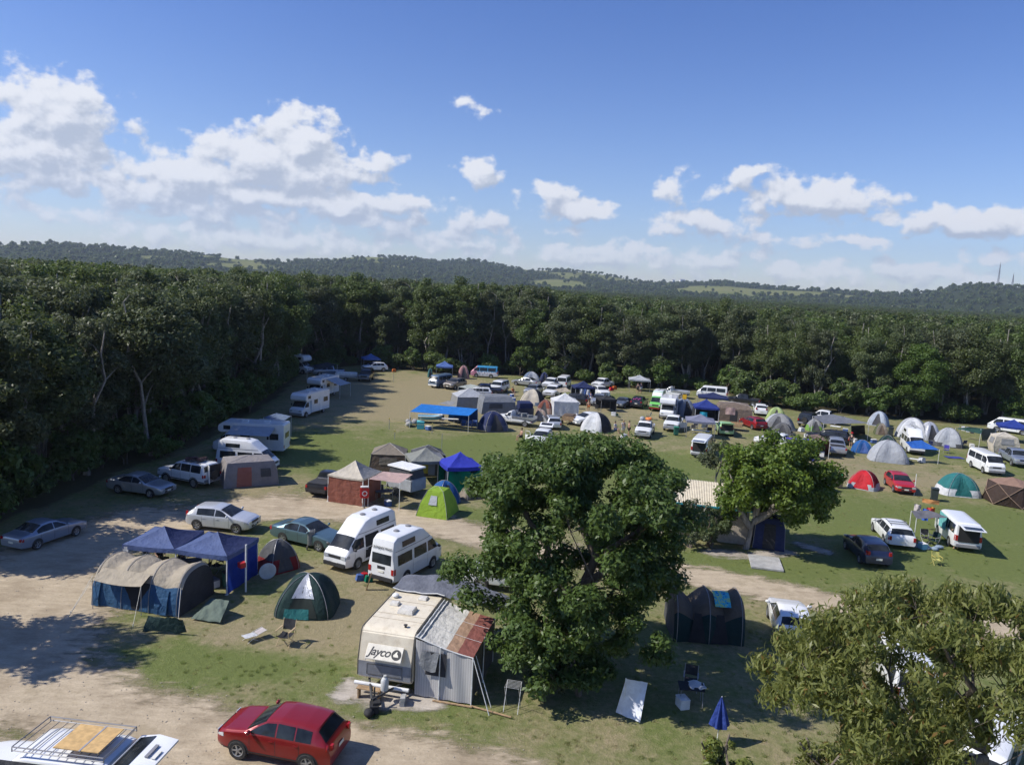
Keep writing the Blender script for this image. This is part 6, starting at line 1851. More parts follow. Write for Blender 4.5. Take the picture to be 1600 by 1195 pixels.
link('trunk', wood_mesh('trunk', B_BROWN, tr, cl, rs, 1.8, .26, 1, 8), big)
link('crown', leaf_mesh('crown', cl, 330, .21, .46, L_BIG, rs, .15, .72, .45, .6), big)

rs = np.random.RandomState(19)
t2 = at(1164, 856)
cl = [(c[0] + 1.7, c[1] * .85, c[2], c[3]) for c in ell_clumps(rs, 8.1, 4.0, 1.5, 110, (.15, .25), .45)]
cl += [(4.6, .2, 3.0, .8), (5.2, -.2, 3.6, .7), (5.0, .4, 2.3, .6), (-1.6, -.3, 3.0, .7), (-1.2, 0, 2.2, .6)]
tr = [bend(rs, (0, 0, -.3), (.5, 0, 2.6), 4, .08), bend(rs, (.5, 0, 2.3), (1.2, .3, 6.6), 5, .25), bend(rs, (.4, 0, 1.8), (3.9, -.2, 5.2), 6, .25), bend(rs, (.2, 0, 1.4), (-1.2, .4, 4.6), 5, .2)]
t2o = thing('broadleaf_tree', t2, 0, 'bright yellow green leafy tree on sand beside the cream roofed block', 'tree')
link('trunk', wood_mesh('trunk', B_PALE, tr, cl, rs, 1.2, .24, 1, 8), t2o)
link('crown', leaf_mesh('crown', cl, 330, .25, .55, L_BRIGHT, rs, .1, .8, .5, .5), t2o)

def small_tree(name, label, p, H, Rr, base, ncl, m, per, size, aspect, seed, bk=B_PALE, tw=3, r0=.10, cat='tree', rc=(.2, .34)):
    c = at(*p); rs = np.random.RandomState(seed)
    cl = ell_clumps(rs, H, Rr, base, ncl, rc, .4)
    tr = [bend(rs, (0, 0, -.2), (rs.randn() * Rr * .4, rs.randn() * Rr * .4, H * .85), 6, .2) for _ in range(tw)]
    t = thing(name, c, 0, label, cat)
    link('trunk', wood_mesh('trunk', bk, tr, cl, rs, base, r0, 1, 6), t)
    link('crown', leaf_mesh('crown', cl, per, size, aspect, m, rs, .1), t)
    return t
small_tree('sapling', 'sparse grey twiggy sapling in front of the cream roofed block', (1083, 850), 3.3, 1.2, 1.3, 10, L_TWIG, 45, .20, .5, 31)
small_tree('shrub', 'dense dark shrub between the twiggy sapling and the bright green tree', (1110, 853), 2.6, 1.5, .2, 24, L_GREY, 170, .20, .4, 32, B_BROWN, cat='shrub')
small_tree('shrub', 'low pale shrub at the foot of the twiggy sapling', (1080, 856), 1.6, 1.1, .1, 12, L_TWIG, 110, .18, .4, 33, B_BROWN, cat='shrub')
small_tree('sapling', 'thin grey green tree rising behind the cream roofed block', (1118, 812), 6.4, 1.6, 2.6, 16, L_TWIG, 120, .22, .5, 34)
small_tree('shrub', 'yellow green bush top at the lower edge of the meadow near the blue umbrella', (1130, 1222), 1.7, .9, .1, 14, L_GUM, 130, .20, .3, 35, B_BROWN, cat='shrub')
small_tree('shrub', 'sparse yellow green shrub below the drooping gum leaves', (1275, 1240), 1.9, 1.2, .1, 14, L_GUM, 110, .22, .3, 36, B_BROWN, cat='shrub')
small_tree('shrub', 'leggy brown shrub beside the big tree and the clothes airer', (845, 1092), 1.5, .9, .1, 12, L_GREY, 100, .18, .4, 37, B_BROWN, cat='shrub')
small_tree('shrub', 'leafy bush growing against the big tree trunk', (905, 1085), 2.0, 1.5, .1, 22, L_BIG, 170, .22, .45, 38, B_BROWN, cat='shrub')

rs = np.random.RandomState(29)
gc = at(1450, 1048, 7.0); gb = at(1575, 1165, 4.5)
cl = []
while len(cl) < 235:
    d = rs.randn(3); d /= np.linalg.norm(d)
    r = .45 + .55 * rs.rand() ** .6
    x, y, z = d[0] * r * 4.8, d[1] * r * 2.9, 6.7 + d[2] * r * 2.5 + .12 * d[0] * 2
    px, py = prj((gc.x + x, gc.y + y, z))
    if (py > 1090 and 1490 < px < 1640) and rs.rand() < .6:
        continue
    if (px < 1320 and py > 1115) or py < 905 + max(0, 1330 - px) * .95 + 20 * math.sin(px * .03) or px < 1165:
        continue
    cl.append((x, y, z, rs.uniform(.26, .62)))
off = Vector((gb.x - gc.x, gb.y - gc.y, 0))
tr = [[(off.x, off.y, -.3), (off.x - .1, off.y + .1, 2.5), (off.x - .5, off.y + .3, 4.6)], bend(rs, (off.x - .5, off.y + .3, 4.5), (.6, .6, 7.6), 6, .25), bend(rs, (off.x - .4, off.y + .3, 4.2), (-2.9, .2, 6.6), 7, .25), bend(rs, (off.x - .4, off.y + .3, 4.6), (2.8, .3, 8.0), 6, .2), bend(rs, (off.x - .4, off.y + .3, 3.9), (-.8, -1.5, 5.4), 6, .2)]
gum = thing('gum_tree', (gc.x, gc.y, 0), 0, 'close gum tree with long drooping olive leaves over the white vans', 'tree')
link('trunk', wood_mesh('trunk', B_BROWN, tr, cl, rs, 3.2, .15, 1, 8), gum)
link('crown', leaf_mesh('crown', cl, 215, .225, .24, L_GUM, rs, .5, .85, .3, .4), gum)

# toilet block
tbk = at(1108, 843); bl = thing('toilet_block', (tbk.x, tbk.y + 1.6, 0), R(-14), 'small beige block with cream corrugated roof and teal gutter behind the bright green tree', 'toilet block')
WALLB = mat('rendered_block', (.42, .37, .30), .85, var=.12, dirt=.3, bump=.2)
w_, d_ = 5.6, 3.4
b = MB(); b.add([(-w_ / 2, -d_ / 2, 0), (w_ / 2, -d_ / 2, 0), (w_ / 2, d_ / 2, 0), (-w_ / 2, d_ / 2, 0), (-w_ / 2, -d_ / 2, 2.35), (w_ / 2, -d_ / 2, 2.35), (w_ / 2, d_ / 2, 2.9), (-w_ / 2, d_ / 2, 2.9)], [(0, 1, 5, 4), (1, 2, 6, 5), (2, 3, 7, 6), (3, 0, 4, 7)])
b.build('wall', WALLB, bl, 0)
P = []
for v in (0, 1):
    P.append([(-w_ / 2 - .3 + (w_ + .6) * i / 220, -d_ / 2 - .35 + (d_ + .7) * v, 2.44 + .66 * v + .025 * math.cos(i * math.pi / 2 * 1.0)) for i in range(221)])
g = MB(); g.slab(P, .02); g.build('roof', mat('cream_iron', (.62, .56, .43), .5, dirt=.3, dirtcol=(.35, .24, .15)), bl, 0)
g = MB(); g.box((0, -d_ / 2 - .38, 2.40), (w_ + .6, .12, .12)); g.build('gutter', mat('teal_gutter', (.02, .26, .32), .45), bl, 30, .02)
g = MB(); g.box((-1.2, -d_ / 2 - .02, 1.0), (.85, .04, 2.0)); g.build('door', mat('door_dark', (.10, .09, .08), .6), bl)
for x in (.4, 1.7):
    g = MB(); g.box((x, -d_ / 2 - .02, 1.9), (.8, .04, .4)); g.build('window', C_MESH, bl)
g = MB(); g.box((-2.2, -d_ / 2 - .03, 1.5), (.5, .04, .35)); g.build('notice_board', mat('notice', (.30, .16, .08), .6), bl)
# ------------------------------------------------------------------ people
SKIN = mat('skin', (.42, .25, .17), .55)
HAIRD = mat('dark_hair', (.03, .022, .018), .7)
HAIRL = mat('fair_hair', (.34, .22, .10), .7)

def skin_mesh(name, joints, bones, m, sub=1):
    me = bpy.data.meshes.new(name)
    ks = list(joints)
    me.from_pydata([joints[k][0] for k in ks], [(ks.index(a), ks.index(b)) for a, b in bones], [])
    o = bpy.data.objects.new(name, me); COL.objects.link(o)
    md = o.modifiers.new('s', 'SKIN'); md.use_smooth_shade = True
    for i, k in enumerate(ks):
        r = joints[k][1]
        me.skin_vertices[0].data[i].radius = (r, r) if not isinstance(r, tuple) else r
    me.skin_vertices[0].data[0].use_root = True
    s = o.modifiers.new('d', 'SUBSURF'); s.levels = s.render_levels = sub
    ev = o.evaluated_get(bpy.context.evaluated_depsgraph_get())
    out = bpy.data.meshes.new_from_object(ev); out.name = name
    out.materials.clear(); out.materials.append(m)
    for p in out.polygons:
        p.use_smooth = True; p.material_index = 0
    bpy.data.objects.remove(o); bpy.data.meshes.remove(me)
    return out

def pose(kind):
    if kind == 'sit':      # on a seat 0.42 m high, facing +x
        hip, kn, an_, nb = .48, (.42, .50), (.46, .09), (-.06, 0)
        J = {'pel': ((0, 0, .48), .13), 'ch': ((-.06, 0, .86), (.17, .12)), 'nk': ((-.07, 0, 1.08), .055), 'hd': ((-.03, 0, 1.24), (.085, .10)), 'tp': ((-.03, 0, 1.33), .07)}
        for s, t in ((1, 'l'), (-1, 'r')):
            J.update({'hp' + t: ((.04, s * .10, .47), .085), 'kn' + t: ((.44, s * .13, .50), .06), 'ft' + t: ((.47, s * .13, .07), .04), 'to' + t: ((.62, s * .14, .04), .03),
                      'sh' + t: ((-.06, s * .18, 1.00), .055), 'el' + t: ((.04, s * .25, .74), .042), 'ha' + t: ((.27, s * .18, .62), .03)})
    else:
        b = {'stand': 0, 'reach': 1}[kind]
        J = {'pel': ((0, 0, .93), .13), 'ch': ((0, 0, 1.28), (.17, .12)), 'nk': ((.0, 0, 1.50), .055), 'hd': ((.02, 0, 1.63), (.085, .10)), 'tp': ((.02, 0, 1.72), .07)}
        for s, t in ((1, 'l'), (-1, 'r')):
            J.update({'hp' + t: ((0, s * .10, .90), .088), 'kn' + t: ((.04 * s, s * .11, .48), .062), 'ft' + t: ((.0 - .05 * s, s * .12, .07), .04), 'to' + t: ((.16 - .05 * s, s * .13, .035), .032),
                      'sh' + t: ((0, s * .18, 1.43), .055), 'el' + t: ((.02 + .2 * b, s * .27, 1.16 + .12 * b), .042), 'ha' + t: ((.12 + .25 * b, s * .27, .90 + .35 * b), .03)})
    B = [('pel', 'ch'), ('ch', 'nk'), ('nk', 'hd'), ('hd', 'tp')]
    for t in 'lr':
        B += [('pel', 'hp' + t), ('hp' + t, 'kn' + t), ('kn' + t, 'ft' + t), ('ft' + t, 'to' + t), ('ch', 'sh' + t), ('sh' + t, 'el' + t), ('el' + t, 'ha' + t)]
    return J, B
PC = {}
def person(label, loc, yaw, kind='stand', shirt=None, shorts=None, hair=HAIRD, h=1.72, hat=None, cat='person'):
    if kind not in PC:
        J, B = pose(kind)
        body = skin_mesh('body', J, B, SKIN)
        grow = lambda ks, f: {k: (J[k][0], tuple(x * f + .012 for x in J[k][1]) if isinstance(J[k][1], tuple) else J[k][1] * f + .012) for k in ks}
        up = grow(['pel', 'ch', 'shl', 'shr', 'ell', 'elr'], 1.06)
        for t in 'lr':
            a, b_ = Vector(up['sh' + t][0]), Vector(up['el' + t][0]); up['el' + t] = (tuple(a.lerp(b_, .7)), up['el' + t][1])
        sh = skin_mesh('shirt', up, [('pel', 'ch'), ('ch', 'shl'), ('ch', 'shr'), ('shl', 'ell'), ('shr', 'elr')], C_WHITE)
        lo = grow(['pel', 'hpl', 'hpr', 'knl', 'knr'], 1.1)
        for t in 'lr':
            a, b_ = Vector(lo['hp' + t][0]), Vector(lo['kn' + t][0]); lo['kn' + t] = (tuple(a.lerp(b_, .85)), lo['kn' + t][1] * 1.15)
        so = skin_mesh('shorts', lo, [('pel', 'hpl'), ('pel', 'hpr'), ('hpl', 'knl'), ('hpr', 'knr')], C_WHITE)
        hd = Vector(J['hd'][0])
        g = MB(); g.ball((hd.x - .02, 0, hd.z + .045), (.112, .098, .115), 12, 8)
        g.v = [(x, y, max(z, hd.z - .03 + max(0, x - hd.x + .02) * .9)) for x, y, z in g.v]
        ha = g.mesh('hair', HAIRD, 60)
        g = MB(); g.lathe([(.19, 0), (.10, .012), (.095, .09), (.05, .12), (.002, .122)], (hd.x, 0, hd.z + .06), 14); ht = g.mesh('hat', C_RED, 40)
        f = MB()
        f.ball((hd.x + .098, .0, hd.z - .01), (.022, .014, .022), 6, 5)
        for s in (-1, 1):
            f.ball((hd.x + .0, s * .092, hd.z - .005), (.022, .012, .03), 6, 5)
        nose_ = f.mesh('face', SKIN, 60)
        e = MB()
        for s in (-1, 1):
            e.ball((hd.x + .088, s * .034, hd.z + .015), (.012, .013, .010), 6, 5)
        e.box((hd.x + .090, 0, hd.z - .05), (.014, .045, .008))
        eyes = e.mesh('eyes', HAIRD, 60)
        PC[kind] = (body, sh, so, ha, ht, nose_, eyes)
    body, sh, so, ha, ht, nose_, eyes = PC[kind]
    t = thing('person', loc, yaw, label, cat, None, h / 1.74)
    link('body', body, t)
    for nm, me, m in (('shirt', sh, shirt), ('shorts', so, shorts), ('hair', ha, hair), ('hat', ht, hat)):
        if m:
            setmat(link(nm, me, t), m)
    link('face', nose_, t); link('eyes', eyes, t)
    return t
def ppl(label, p, yaw, **k):
    c = at(*p)
    return person(label, c, facing(c, yaw), **k)
C_STRIPE = cloth('pale_stripe', (.55, .50, .48)); C_ORANGE = cloth('orange', (.55, .16, .04))
ppl('person in pale striped top standing by the white ute with the orange float', (973, 680), -60, shirt=C_STRIPE, shorts=C_WHITE, hair=HAIRL)
ppl('bare chested person in dark shorts standing by the white ute with the orange float', (982, 681), -160, shorts=C_CHAR)
ppl('person in a pale shirt sitting beside the white and black dome tent', (961, 676), -30, kind='sit', shirt=C_WHITE, shorts=C_NAVYL)
ppl('person in orange shorts standing between the white gazebo and the black awning', (919, 643), -90, shorts=C_ORANGE, hair=HAIRL, h=1.5)
ppl('person with red hat standing beside the small blue dome tent', (1329, 699), -100, shirt=C_CHAR, shorts=C_DGREY, hat=C_RED)
ppl('person in white shirt leaning in at the raised tailgate of the white van', (1493, 858), 110, kind='reach', shirt=C_WHITE, shorts=C_TAUPE)
ppl('person sitting in the sun beside the white car carrying a bicycle', (801, 618), -60, kind='sit', shirt=C_ORANGE, shorts=C_CHAR)
ppl('bare shouldered person sitting on the open grass above the big tree', (814, 688), -150, kind='sit', shorts=C_CHAR)
ppl('person in dark top sitting under the joined navy gazebos', (250, 884), -70, kind='sit', shirt=C_CHAR, shorts=C_CHAR)
ppl('person with bare arms sitting under the joined navy gazebos beside a table', (283, 884), -120, kind='sit', shirt=C_BEIGE, shorts=C_DGREY)
ppl('person in violet top at the open side door of the campervan', (601, 884), 160, kind='reach', shirt=C_PURPLE, shorts=C_NAVYL, h=1.5)
ppl('person in blue shirt standing beside the navy gazebo hung with shirts', (922, 631), -90, shirt=C_BLUEF, shorts=C_WHITE)
ppl('person in grey top behind the black car with pink window', (996, 615), -90, shirt=C_DGREY, shorts=C_CHAR)
ppl('person in dark shirt standing behind the black car with pink window', (1001, 614), -60, shirt=C_NAVY, shorts=C_WHITE)
pt = at(208, 1215, .9)
person('dark haired person standing at the raised tailgate of the off road wagon', (pt.x, pt.y, 0), R(170), 'stand', C_DGREY, C_CHAR, HAIRD, 1.72)

# ------------------------------------------------------------------ camp gear
def chair(label, c, yaw, m, fr=POLEG, group=None, s=1.0, low=False):
    t = thing('camp_chair', c, yaw, label, 'camp chair', group, s)
    zs = .42
    g = MB(); g.slab([[(u * .5 - .22, v * .5 - .25, zs - .05 * math.sin(math.pi * u) - .03 * math.sin(math.pi * v)) for v in np.linspace(0, 1, 5)] for u in np.linspace(0, 1, 5)], .012); g.build('seat', m, t, 50)
    g = MB(); g.grid([[(-.24 - .10 * u - .03 * math.sin(math.pi * v), v * .5 - .25, zs + .08 + .40 * u) for v in np.linspace(0, 1, 5)] for u in np.linspace(0, 1, 4)]); g.build('backrest', m, t, 50)
    g = MB()
    for s_ in (-1, 1):
        g.tube([(.26, s_ * .27, 0), (-.22, s_ * .27, .42), (-.35, s_ * .27, .92)], .014, 5); g.tube([(-.30, s_ * .27, 0), (.26, s_ * .27, .44), (.26, s_ * .27, .62)], .014, 5)
    g.build('frame', fr, t)
    for s_ in (-1, 1):
        g = MB(); g.box((.0, s_ * .28, .63), (.52, .06, .025)); g.build('armrest', fr, t, 30, .006)
    return t
def table(label, c, yaw, m, L=1.2, Wd=.7, h=.72, name='camp_table'):
    t = thing(name, c, yaw, label, 'table')
    g = MB(); g.box((0, 0, h), (L, Wd, .035)); g.build('table_top', m, t, 30, .008)
    for x in (-1, 1):
        for y in (-1, 1):
            g = MB(); g.tube([(x * L * .45, y * Wd * .42, 0), (x * L * .42, y * Wd * .40, h - .01)], .015, 5); g.build('leg', POLEG, t)
    return t
def chairp(label, p, yaw, m, **k):
    c = at(*p); return chair(label, c, facing(c, yaw), m, **k)
def tablep(label, p, yaw, m, **k):
    c = at(*p); return table(label, c, facing(c, yaw), m, **k)
WFRAME = mat('white_frame', (.66, .65, .62), .45)
chairp('black canvas director chair with pale timber frame alone on the grass', (446, 1006), -120, C_CHAR, fr=mat('pale_timber', (.50, .38, .22), .6), s=1.12)
# white folding lounger
c = at(391, 1000); lo_ = thing('lounger', c, facing(c, -150), 'low white folding lounge chair alone on the grass', 'lounge chair', None, .72)
g = MB(); g.slab([[(u, v, .34 + .05 * u) for v in np.linspace(-.28, .28, 4)] for u in np.linspace(-.4, .45, 5)], .015); g.build('seat', C_WHITE, lo_)
g = MB(); g.slab([[(-.42 - .55 * u, v, .34 + .12 * u) for v in np.linspace(-.28, .28, 4)] for u in np.linspace(0, 1, 4)], .015); g.build('backrest', C_STRIPE, lo_)
g = MB()
for s_ in (-1, 1):
    g.tube([(-.35, s_ * .30, 0), (.40, s_ * .30, .38)], .016, 5); g.tube([(.35, s_ * .30, 0), (-.35, s_ * .30, .36), (-.98, s_ * .30, .48)], .016, 5)
g.build('frame', WFRAME, lo_)
KG = 'dark chairs under the navy gazebos'
for p, yw in (((232, 872), -60), ((262, 890), 60), ((300, 886), -100), ((318, 902), 150), ((338, 893), -140), ((222, 893), 20)):
    chairp('dark folding camp chair in the shade of the joined navy gazebos', p, yw, C_CHAR, group=KG)
tablep('dark camp table under the joined navy gazebos', (292, 896), 0, C_DGREY, L=1.5)
tablep('cluttered camp kitchen table beside the blue side wall', (330, 884), 0, GREYP, L=1.4)
def bx(name, label, p, yaw, d, m, cat, lid=None, dz=0):
    c = at(*p); t = thing(name, (c.x, c.y, dz), facing(c, yaw), label, cat)
    g = MB(); g.box((0, 0, d[2] / 2), d); g.build('body', m, t, 30, .02)
    if lid:
        g = MB(); g.box((0, 0, d[2] + .03), (d[0] * 1.03, d[1] * 1.03, .06)); g.build('lid', lid, t, 30, .015)
    return t
bx('cool_box', 'white lidded cool box at the front of the navy gazebos', (334, 916), -60, (.55, .4, .38), WHITEP, 'cool box', GREYP)
bx('crate', 'green plastic crate beside the bright blue side wall', (354, 914), -80, (.4, .4, .7), mat('crate_green', (.05, .16, .10), .5), 'crate', BLACKP)
bx('cool_box', 'white cool box in the shade of the brown awning', (1284, 713), -90, (.6, .45, .45), WHITEP, 'cool box', WHITEP)
c = at(418, 905); g = MB(); g.lathe([(.001, -.03), (.42, -.03), (.45, 0), (.42, .03), (.001, .03)], (0, 0, .46), 24, 'X'); o = g.build('round_sunshield', mat('pale_disc', (.55, .58, .58), .5), None, 40); o.location = c; o.rotation_euler.z = R(-60); tag(o, 'round pale folded sunshade leaning by the blue side wall', 'folded sunshade')
bx('bucket', 'red plastic tub hanging by the pole of the navy gazebo', (378, 924), -60, (.34, .34, .28), mat('red_tub', (.50, .03, .03), .4), 'tub', None, 1.3)
c = at(384, 924); g = MB(); g.tube([(0, 0, 0), (0, 0, 2.5)], .05, 8); o = g.build('pole', POLEW, None); o.name = 'awning_post'; o.location = c; tag(o, 'stout white pole standing before the bright blue side wall', 'pole')
c = at(203, 868); g = MB(); g.slab([[(0, .02 * math.sin(v * 7), 2.0 - .8 * v), (.22, .02 * math.sin(v * 6 + 1), 2.0 - .8 * v)] for v in np.linspace(0, 1, 6)], .01); o = g.build('hanging_towel', C_WHITE, None, 40); o.location = (A_.x + .1, A_.y - .05, -.05); tag(o, 'white towel hanging from the corner of the faded navy gazebo', 'towel')

# lifebuoy stand, bins, posts
c = at(569, 794); lb = thing('lifebuoy_stand', c, facing(c, -85), 'red lifebuoy cabinet with white symbol on a post by the terracotta gazebo', 'lifebuoy stand')
g = MB(); g.box((0, 0, .4), (.09, .09, .8)); g.build('post', GREYP, lb)
g = MB(); g.box((0, 0, 1.15), (.25, .62, .78)); g.build('cabinet', mat('signal_red', (.52, .015, .02), .4), lb, 30, .06)
g = MB(); g.box((0, 0, 1.58), (.28, .60, .09)); g.build('cap', WHITEP, lb, 30, .04)
g = MB(); g.lathe([(.13, .0), (.19, .0), (.19, .012), (.13, .012)], (.128, 0, 1.12), 18, 'X'); g.build('symbol', WHITEP, lb)
def bin_(label, p, yaw, body, lid, onpost=False, h=1.05, group=None):
    c = at(*p); t = thing('wheelie_bin', c, facing(c, yaw), label, 'wheelie bin', group)
    g = MB(); g.box((0, 0, h * .47 + .04), (.50, .46, h * .86), None, 1.18); g.build('body', body, t, 30, .02)
    g = MB(); g.box((.02, 0, h * .93), (.68, .60, .07)); g.build('lid', lid, t, 30, .025)
    for s_ in (-1, 1):
        g = MB(); g.lathe([(.01, -.03), (.10, -.03), (.10, .03), (.01, .03)], (-.24, s_ * .22, .10), 12, 'Y'); g.build('wheel', BLACKP, t)
    g = MB(); g.tube([(-.36, -.2, h * .9), (-.38, .2, h * .9)], .018, 5); g.build('handle', body, t)
    return t
BIN = mat('bin_dark', (.035, .045, .045), .5); BING = mat('bin_green', (.02, .22, .13), .45)
bin_('dark wheelie bin standing before the teal and white dome tent', (1459, 782), -80, BIN, BIN, h=1.15)
bin_('dark wheelie bin beside the small camouflage tent', (1391, 681), -80, BIN, BIN, h=1.15)
bin_('green wheelie bin in front of the white ute with open door', (1056, 680), -80, mat('bin_teal', (.02, .12, .085), .5), BING)
bin_('bin with bright green lid beside the red dome tent', (1311, 762), -80, mat('bin_brown', (.10, .085, .06), .7), mat('lid_green', (.03, .45, .18), .4), h=1.3)
for p, h, txt in (((614.7, 597), 1.5, 'far pale post with a yellow top in the dry field'), ((608, 670), 1.2, 'thin post of the string fence at the shadow edge'), ((616.6, 686), .9, 'short post of the string fence in the green grass'), ((675, 677), 1.1, 'thin post of the string fence before the blue tarp shelter'), ((690, 703), 1.6, 'tall thin dark post in the open green grass'), ((1428, 774), 1.9, 'white post standing at the nose of the bright red hatchback'), ((1545, 702), 2.0, 'white post near the cream rooftop tent')):
    c = at(*p); g = MB(); g.tube([(0, 0, -.05), (0, 0, h)], .03, 6)
    if 'yellow' in txt or 'string' in txt:
        g.mi(1).box((0, 0, h - .06), (.10, .10, .16))
    o = g.build('marker_post', [POLEW if 'white' in txt else POLEG, mat('yellow_tape', (.55, .45, .12), .6)], None); o.location = c; tag(o, txt, 'post')
a, b_, e_ = at(608, 670), at(675, 677), at(760, 684)
g = MB(); g.tube([(a.x, a.y, .95), ((a.x + b_.x) / 2, (a.y + b_.y) / 2, .8), (b_.x, b_.y, .9), (e_.x, e_.y, .7)], .012, 4); o = g.build('string_line', mat('yellow_tape', (.55, .45, .12), .6), None); tag(o, 'thin yellow string strung between the posts on the green grass', 'string fence')

# furled umbrella, table with towels in the tree shade
c = at(1120, 1160); um = thing('beach_umbrella', c, 0, 'furled blue and white umbrella standing upright in the tree shade', 'umbrella', None, .85)
g = MB(); g.tube([(0, 0, 0), (.04, 0, 2.15)], .02, 6); g.build('pole', POLEW, um)
P = []
for z, r in ((2.12, .02), (1.8, .12), (1.3, .25), (.95, .34), (.82, .36)):
    P.append([((r * (1 + .28 * math.cos(6 * a))) * math.cos(a) + .03, (r * (1 + .28 * math.cos(6 * a))) * math.sin(a), z + .05 * math.cos(6 * a) * (z < .9)) for a in np.linspace(0, 2 * math.pi, 37)])
g = MB(); g.grid(P); g.build('canopy', cloth('umbrella_blue', (.03, .06, .26)), um, 40)
tt = tablep('dark camp table with white towels in the shade of the big tree', (1078, 1098), 10, C_CHAR, L=1.0, Wd=.7)
g = MB(); g.slab([[(u, v, .78 + .08 * math.sin(u * 9) * math.sin(v * 7)) for v in np.linspace(-.25, .35, 6)] for u in np.linspace(-.1, .55, 7)], .05); o = g.build('towel', C_WHITE, None, 50); o.location = tt.location; o.rotation_euler = tt.rotation_euler; tag(o, 'crumpled white towel lying on the shaded camp table', 'towel')
chairp('black folding chair beside the shaded camp table', (1078, 1076), -90, C_CHAR)
bx('cool_box', 'white cool box under the shaded camp table', (1066, 1104), -60, (.5, .4, .36), WHITEP, 'cool box', WHITEP)

# blue tarp camp
bx('storage_tub', 'turquoise plastic tub at the front of the blue tarp shelter', (657, 669), -90, (.9, .8, .75), mat('turquoise', (.10, .52, .55), .45), 'tub', mat('turquoise2', (.16, .60, .62), .45))
c = at(646, 666); g = MB()
for k in range(9):
    rr = random.Random(k); g.ball((rr.uniform(-.9, .7), rr.uniform(-.6, .6), rr.uniform(.15, .55)), (rr.uniform(.25, .45), rr.uniform(.25, .4), rr.uniform(.2, .35)), 9, 6)
o = g.build('bedding_heap', cloth('pale_lumps', (.42, .42, .43)), None, 50); o.location = c; tag(o, 'heap of pale grey bedding beside the blue tarp shelter', 'bedding')
c = at(672, 660); bo = thing('dinghy', c, facing(c, 0), 'small light blue and white dinghy under the blue tarp shelter', 'dinghy')
P = []
for x in np.linspace(-1.4, 1.4, 12):
    w = .68 * (1 - max(0, x / 1.5) ** 2.5) ; P.append([(x, w * k, .75 + .18 * max(0, x / 1.4) ** 2 - .45 * math.sqrt(max(0, 1 - k * k)) ) for k in np.linspace(-1, 1, 9)])
g = MB(); g.grid(P); g.build('hull', P_LTBLUE, bo, 50)
g = MB()
for s_ in (0, -1):
    g.tube([Vector(r[s_]) + Vector((0, 0, .03)) for r in P], .05, 6)
g.build('gunwale', WHITEP, bo)
tablep('long white table under the blue tarp shelter', (703, 664), 0, WHITEP, L=1.9, Wd=.6)
bcg = 'blue chairs under the tarp shelter'
for p in ((724, 669), (733, 670), (741, 669)):
    chairp('bright blue camp chair under the end of the blue tarp shelter', p, -100, C_BLUEF, group=bcg)
for p in ((690, 661), (713, 661)):
    chairp('dark camp chair behind the long white table', p, -90, C_CHAR, group='dark chairs behind the white table')
# under the lilac gazebo
tablep('white table under the faded grey blue gazebo', (1094, 682), 0, WHITEP, L=2.0, Wd=.7)
for p in ((1082, 676), (1101, 675), (1107, 680), (1086, 672)):
    chairp('dark camp chair around the white table of the faded grey blue gazebo', p, -100, C_CHAR, group='dark chairs of the faded gazebo')
g = MB(); g.slab([[(u * .5, .05 * math.sin(v * 9), 1.75 - .9 * v) for v in np.linspace(0, 1, 6)] for u in np.linspace(0, 1, 4)], .015); o = g.build('towel', C_WHITE, None, 50); o.location = at(1095, 679); tag(o, 'white towel hanging under the faded grey blue gazebo', 'towel')
# pink awning clutter
for p, yw in (((594, 777), -80), ((606, 772), -120), ((585, 774), -60), ((616, 780), 120)):
    chairp('dark camp chair in the shade of the pale pink awning', p, yw, C_CHAR, group='dark chairs of the pink awning')
tablep('camp table in the shade of the pale pink awning', (600, 782), 10, C_DGREY, L=1.3)
bx('cool_box', 'blue and white cool box under the pale pink awning', (606, 790), -60, (.5, .36, .36), C_BLUEF, 'cool box', WHITEP)
for p, m, l in (((652, 752), C_PINK, 'pink shirt hanging at the grey gazebo'), ((658, 754), cloth('yellow_shirt', (.45, .40, .08)), 'mustard shirt hanging at the grey gazebo'), ((668, 757), C_GREY, 'grey towel hanging at the grey gazebo')):
    g = MB(); g.slab([[(u * .55, .04 * math.sin(v * 7), 1.8 - 1.0 * v) for v in np.linspace(0, 1, 5)] for u in np.linspace(0, 1, 3)], .015); o = g.build('hanging_shirt', m, None, 50); o.location = at(*p); tag(o, l, 'shirt')
# beside the campervans
for p, m, l in (((562, 906), C_BLUEF, 'pale blue bag on the grass between the campervans'), ((569, 904), C_RED, 'red bag on the grass between the campervans'), ((576, 908), C_GREEN, 'green bag on the grass between the campervans'), ((590, 893), C_BRBLUE, 'bright blue bag beside the open side door')):
    c = at(*p); g = MB(); g.box((0, 0, .17), (.42, .28, .32), (.05, .08, .5), .8); g.tube([(-.1, 0, .32), (0, 0, .46), (.1, 0, .32)], .015, 5); o = g.build('carry_bag', m, None, 50, .04); o.location = c; tag(o, l, 'bag')
c = at(576, 921); g = MB(); g.box((0, 0, .45), (.05, .16, .95), (.0, .25, 0)); o = g.build('timber_plank', WOOD, None); o.location = c; tag(o, 'short timber plank leaning at the back bumper of the lettered campervan', 'plank')
c = at(486, 858); ts = thing('folding_trolley', c, facing(c, -80), 'silver folding trolley standing at the front door of the teal sedan', 'trolley')
g = MB()
for s_ in (-1, 1):
    g.tube([(0, s_ * .2, .1), (0, s_ * .2, 1.25)], .02, 5)
for z in (.3, .6, .9, 1.2):
    g.tube([(0, -.2, z), (0, .2, z)], .015, 5)
g.build('frame', ALU, ts)
g = MB(); g.box((.05, 0, .7), (.16, .34, .9)); g.build('bag', C_GREY, ts, 30, .04)
